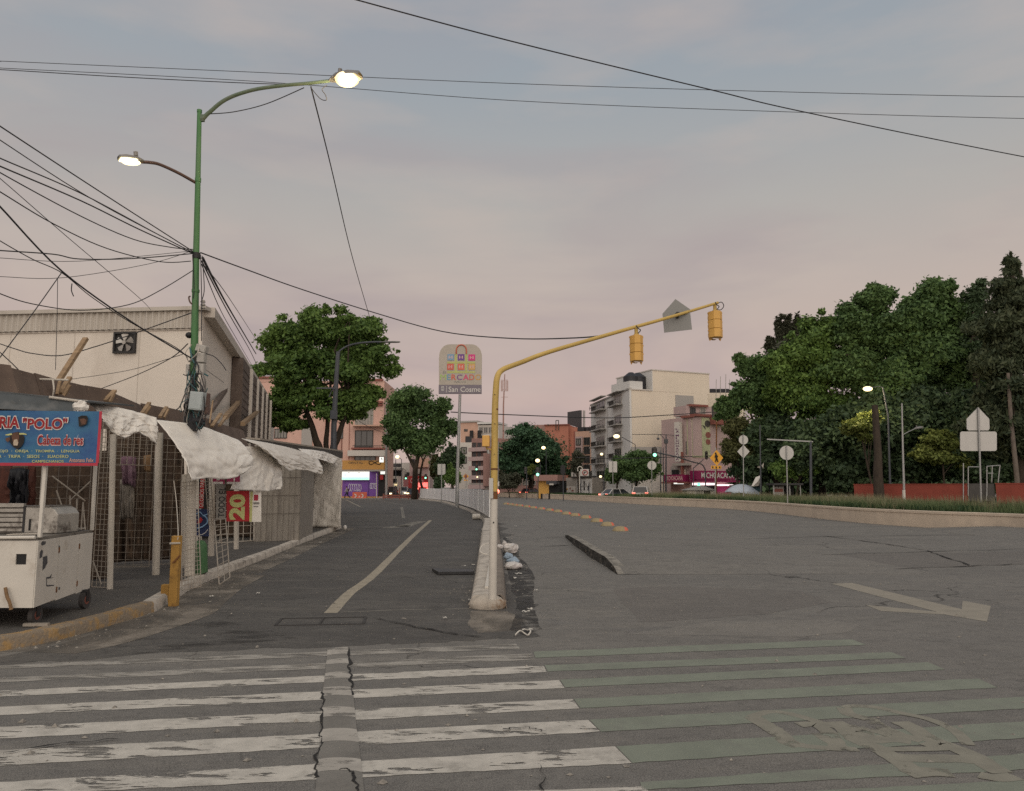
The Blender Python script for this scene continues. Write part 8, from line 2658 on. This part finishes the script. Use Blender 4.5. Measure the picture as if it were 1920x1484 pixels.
# ================================================================== vehicles
M['car_glass'] = mat('car_glass', (.02, .022, .025), .12, .1, 2, spec=.6)
M['tyre'] = mat('tyre', (.02, .02, .02), .85, .2, 6)
M['hub'] = mat('wheel_hub', (.30, .30, .30), .4, .1, 4, metal=.6)
def paint(name, c):
    return mat(name, c, .28, .05, 1.5, spec=.5)
def car(px, d, heading, m, lab, suv=False, tail=None, head=None, group='cars in the distance', scale=1.0):
    """heading 0: rear towards the camera; the body is a lofted section, cabin and glass set apart"""
    p = foot(px, d)
    t = thing('car', lab, 'car', p, group)
    ch, shh = math.cos(R(heading)), math.sin(R(heading))
    def T(x, y, z):                       # x right, y forward
        x, y, z = x * scale, y * scale, z * scale
        return V(p.x + x * ch - y * shh, p.y + x * shh + y * ch, z)
    hw = .88
    L2 = 2.15
    hood = .98 if suv else .82
    roof = 1.66 if suv else 1.42
    secs = [(-L2, .45, .80, .80), (-L2 + .12, .28, hood + .06, .86), (-1.3, .25, hood + .08, .88), (0, .24, hood + .04, .89), (1.1, .25, hood, .88), (L2 - .25, .28, hood - .12, .84), (L2, .42, hood - .28, .76)]
    rows = []
    for y, z0, z1, w_ in secs:
        rows.append([T(-w_ * .92, y, z0), T(-w_, y, z0 + (z1 - z0) * .45), T(-w_ * .94, y, z1 - .05), T(-w_ * .8, y, z1), T(0, y, z1 + .03), T(w_ * .8, y, z1), T(w_ * .94, y, z1 - .05), T(w_, y, z0 + (z1 - z0) * .45), T(w_ * .92, y, z0)])
    b = MB(); b.grid(rows); b.poly(rows[0]); b.poly(list(reversed(rows[-1])))
    b.build('body', m, t, smooth=True)
    rb, rf = (-1.95, 0.35) if suv else (-1.25, .25)
    base = [(-L2 + .10 if suv else -1.85, hood + .05), (1.0, hood + .03)]
    # glasshouse (dark) and painted roof panel on it
    g_ = MB()
    lo = [T(-.80, base[0][0], base[0][1]), T(.80, base[0][0], base[0][1]), T(.80, base[1][0], base[1][1]), T(-.80, base[1][0], base[1][1])]
    hi = [T(-.62, rb, roof - .04), T(.62, rb, roof - .04), T(.62, rf, roof - .03), T(-.62, rf, roof - .03)]
    g_.add(lo + hi, [(0, 1, 5, 4), (1, 2, 6, 5), (2, 3, 7, 6), (3, 0, 4, 7)])
    g_.build('window', M['car_glass'], t)
    r_ = MB()
    r_.prism([T(-.63, rb - .03, roof - .04), T(.63, rb - .03, roof - .04), T(.63, rf + .03, roof - .03), T(-.63, rf + .03, roof - .03)], (0, 0, .06))
    for sx in (-1, 1):
        r_.bar(T(sx * .80, base[0][0], base[0][1]), T(sx * .63, rb, roof), .07)
        r_.bar(T(sx * .80, base[1][0], base[1][1]), T(sx * .63, rf, roof), .06)
        r_.bar(T(sx * .81, -.25, hood), T(sx * .63, -.35, roof), .06)
    r_.build('roof', m, t)
    for sx in (-1, 1):
        for y in (-1.3, 1.35):
            w_ = MB().tube([T(sx * .70, y, .32), T(sx * .90, y, .32)], .32 * scale, 16).build('wheel', M['tyre'], t)
            MB().tube([T(sx * .905, y, .32), T(sx * .915, y, .32)], .20 * scale, 12).build('rim', M['hub'], w_)
        b = MB().obox(T(sx * .66, -L2 - .0, 1.0 if suv else .80), T(.17, 0, 0) - T(0, 0, 0), T(0, .05, 0) - T(0, 0, 0), V(0, 0, .07 * scale))
        b.build('taillight', tail or M['poster_red'], t)
        b = MB().obox(T(sx * .62, L2 - .03, .66), T(.17, 0, 0) - T(0, 0, 0), T(0, .06, 0) - T(0, 0, 0), V(0, 0, .08 * scale))
        b.build('headlight', head or M['hub'], t)
    MB().obox(T(0, -L2 - .02, .62), T(.25, 0, 0) - T(0, 0, 0), T(0, .02, 0) - T(0, 0, 0), V(0, 0, .07)).build('number_plate', M['print_white'], t)
    return t
P_W, P_G, P_R, P_D = paint('paint_white', (.55, .54, .52)), paint('paint_grey', (.16, .17, .18)), paint('paint_maroon', (.16, .05, .045)), paint('paint_dark', (.04, .04, .045))
TAIL = emat('taillight_lit', (1.0, .12, .06), 1.6)
c = car(1203, 82, -14, P_W, 'white sport utility car with red tail lights lit, behind the median grass', True, TAIL)
car(1160, 88, -62, P_W, 'white saloon car in front of the cream building trees', False, TAIL)
car(997, 125, -40, P_R, 'maroon car with lit tail light under the large round tree', False, TAIL)
car(888, 66, 4, P_G, 'grey car roof showing above the white barrier', False)
car(731, 118, 176, P_D, 'dark car with two bright headlights, left of the second tree trunk', True, None, HEAD_L)
car(774, 121, 184, P_D, 'dark car with bright headlights, right of the second tree trunk', False, None, HEAD_L)
car(757, 132, 178, P_W, 'pale car behind the trunk with small headlights', True, None, HEAD_L)
# van cab and red truck
tk = thing('truck', 'red delivery truck with white script lettering and lit rear, behind the guard rail', 'truck', foot(785, 134))
TKF = Fac(767, 133, 803, 134)
M['truck_red'] = mat('truck_red', (.40, .03, .03), .4, .1, 1)
block('cargo_box', tk, TKF, 766, 803, 893, 5, M['truck_red'], py_bot=925)
fbox('rear_door', tk, TKF, 784, 905, 802, 914, .003, .08, emat('brake_glow', (1.0, .06, .04), 1.2))
flet(tk, TKF, 'Coca-Cola', 769, 897.5, 794, 906, M['print_pink'], .09, .01)
for x in (770, 799):
    MB().tube([TKF.P(TKF.uz(x, 925)[0], .5, .05), TKF.P(TKF.uz(x, 925)[0], .5, -.4)], .5, 14).build('wheel', M['tyre'], tk)
for x in (783, 801):
    fbox('taillight', tk, TKF, x - 1.5, 915, x + 1.5, 918, .003, .12, TAIL)
vn = thing('van', 'white box van front behind the left headlights', 'van', foot(737, 128))
VNF = Fac(728, 127, 747, 127)
block('cargo_box', vn, VNF, 726.5, 746.5, 893, 5, M['white_metal'], py_bot=926)
fbox('windscreen', vn, VNF, 729, 898, 744, 906, .003, .06, M['car_glass'])
for x in (731, 742):
    fbox('headlight', vn, VNF, x - 1.2, 908, x + 1.2, 910.5, .003, .1, HEAD_L)
    MB().tube([VNF.P(VNF.uz(x, 925)[0], .4, .02), VNF.P(VNF.uz(x, 925)[0], .4, -.3)], .4, 12).build('wheel', M['tyre'], vn)
# red signal lamp right of the mast foot
rl = thing('warning_lamp', 'round red warning light glowing right beside the mast', 'lamp', foot(932, 60))
MB().tube([foot(933.5, 60), W(933.5, 900, 60)], .05, 6).build('post', M['galv'], rl)
MB().ball(W(932.5, 922, 59.9), .17, .1, .17, 12, 8).build('lens', RED_L, rl)
MB().box((W(931.5, 904, 60).x, 59.93, W(933, 912, 60).z), (W(936, 904, 60).x, 60.05, W(933, 903, 60).z)).build('plate', M['print_white'], rl)

# ================================================================== the person walking by the purple shop
pe_loc = foot(651, 108)
person = thing('person', 'person in grey top and dark trousers walking left past the purple shop, wearing a backpack', 'person', pe_loc)
def skin_body(name, chains, m, parent):
    """one continuous skinned figure: chains of (point, radius) joined at shared points"""
    me = bpy.data.meshes.new(name)
    vs, es, rs, key = [], [], [], {}
    for ch in chains:
        prev = None
        for pt, r_ in ch:
            k = tuple(round(q, 3) for q in pt)
            if k not in key:
                key[k] = len(vs)
                vs.append(pt); rs.append(r_)
            if prev is not None: es.append((prev, key[k]))
            prev = key[k]
    me.from_pydata(vs, es, [])
    o = bpy.data.objects.new(name, me)
    COL.objects.link(o)
    o.parent = parent
    ORIG[o.name] = ORIG[parent.name]
    sk = o.modifiers.new('skin', 'SKIN')
    for i, v in enumerate(me.skin_vertices[0].data):
        v.radius = (rs[i], rs[i])
    me.skin_vertices[0].data[0].use_root = True
    su_ = o.modifiers.new('smooth', 'SUBSURF')
    su_.levels = su_.render_levels = 1
    me.materials.append(m)
    return o
SK = mat('skin', (.30, .17, .115), .6, .05, 5)
CL1 = mat('top_grey', (.30, .29, .29), .85, .1, 8)
CL2 = mat('trousers_dark', (.030, .030, .045), .85, .1, 8)
HR = mat('hair_black', (.012, .010, .010), .7, .1, 8)
BP = mat('backpack_maroon', (.07, .022, .03), .8, .1, 8)
hip = (0, 0, .92)
body = [[(hip, .13), ((-.03, 0, 1.12), .125), ((-.05, 0, 1.32), .15), ((-.06, 0, 1.43), .09), ((-.08, 0, 1.50), .055), ((-.10, 0, 1.58), .085), ((-.105, 0, 1.66), .088), ((-.10, 0, 1.71), .05)],
        [((-.05, 0, 1.32), .15), ((-.05, -.17, 1.36), .07), ((-.14, -.22, 1.12), .045), ((-.33, -.20, .98), .035), ((-.40, -.19, .95), .03)],
        [((-.05, 0, 1.32), .15), ((-.05, .17, 1.36), .07), ((.06, .22, 1.12), .045), ((.06, .2, .90), .035), ((.04, .2, .83), .03)],
        [(hip, .13), ((-.02, -.09, .86), .10), ((-.24, -.10, .50), .065), ((-.30, -.10, .10), .045), ((-.34, -.10, .05), .045), ((-.45, -.10, .03), .035)],
        [(hip, .13), ((.02, .09, .86), .10), ((.10, .10, .48), .065), ((.42, .10, .18), .045), ((.44, .10, .10), .045), ((.36, .10, .03), .035)]]
skin_body('body', body, SK, person)
def ploc(mb):
    mb.v = [tuple(Vector(q) + pe_loc) for q in mb.v]
    return mb
def taper(mb, pts, rs, n=10):
    return mb.tube(pts, rs, n)
b = MB()
taper(b, [(0, 0, .90), (-.03, 0, 1.12), (-.05, 0, 1.34), (-.065, 0, 1.45)], [.155, .15, .175, .08])
ploc(b).build('shirt', CL1, person, smooth=True)
for pts in ([(-.05, -.15, 1.38), (-.14, -.22, 1.12), (-.31, -.20, .99)], [(-.05, .15, 1.38), (.06, .22, 1.12), (.06, .2, .93)]):
    b = MB(); taper(b, pts, [.085, .06, .05]); ploc(b).build('sleeve', CL1, person, smooth=True)
for pts in ([(0, -.04, .94), (-.03, -.09, .84), (-.24, -.10, .50), (-.30, -.10, .10)], [(0, .04, .94), (.03, .09, .84), (.10, .10, .48), (.41, .10, .19)]):
    b = MB(); taper(b, pts, [.14, .12, .085, .062]); ploc(b).build('trouser_leg', CL2, person, smooth=True)
b = MB(); b.ball((-.09, 0, 1.665), .10, .095, .085, 12, 8); ploc(b).build('hair', HR, person, smooth=True)
b = MB(); b.ball((.15, 0, 1.24), .11, .15, .22, 12, 8); ploc(b).build('backpack', BP, person, smooth=True)
# hidden seams check: the ground of the far side streets, paler pavement strips
M['far_walk'] = asphalt('far_pavement', (.15, .138, .122), (.19, .175, .155), (.21, .19, .165), 0)
q = [foot(560, 108), foot(722, 104), foot(722, 116), foot(540, 120)]
for p in q: p.z = .10
tag(MB().prism(q, (0, 0, -.1)).build('pavement', M['far_walk'], origin=(0, 0, 0)), kind='structure')
q = [foot(1085, 97), foot(1400, 84), foot(1400, 100), foot(1085, 112)]
for p in q: p.z = .12
tag(MB().prism(q, (0, 0, -.12)).build('pavement', M['far_walk'], origin=(0, 0, 0)), kind='structure')
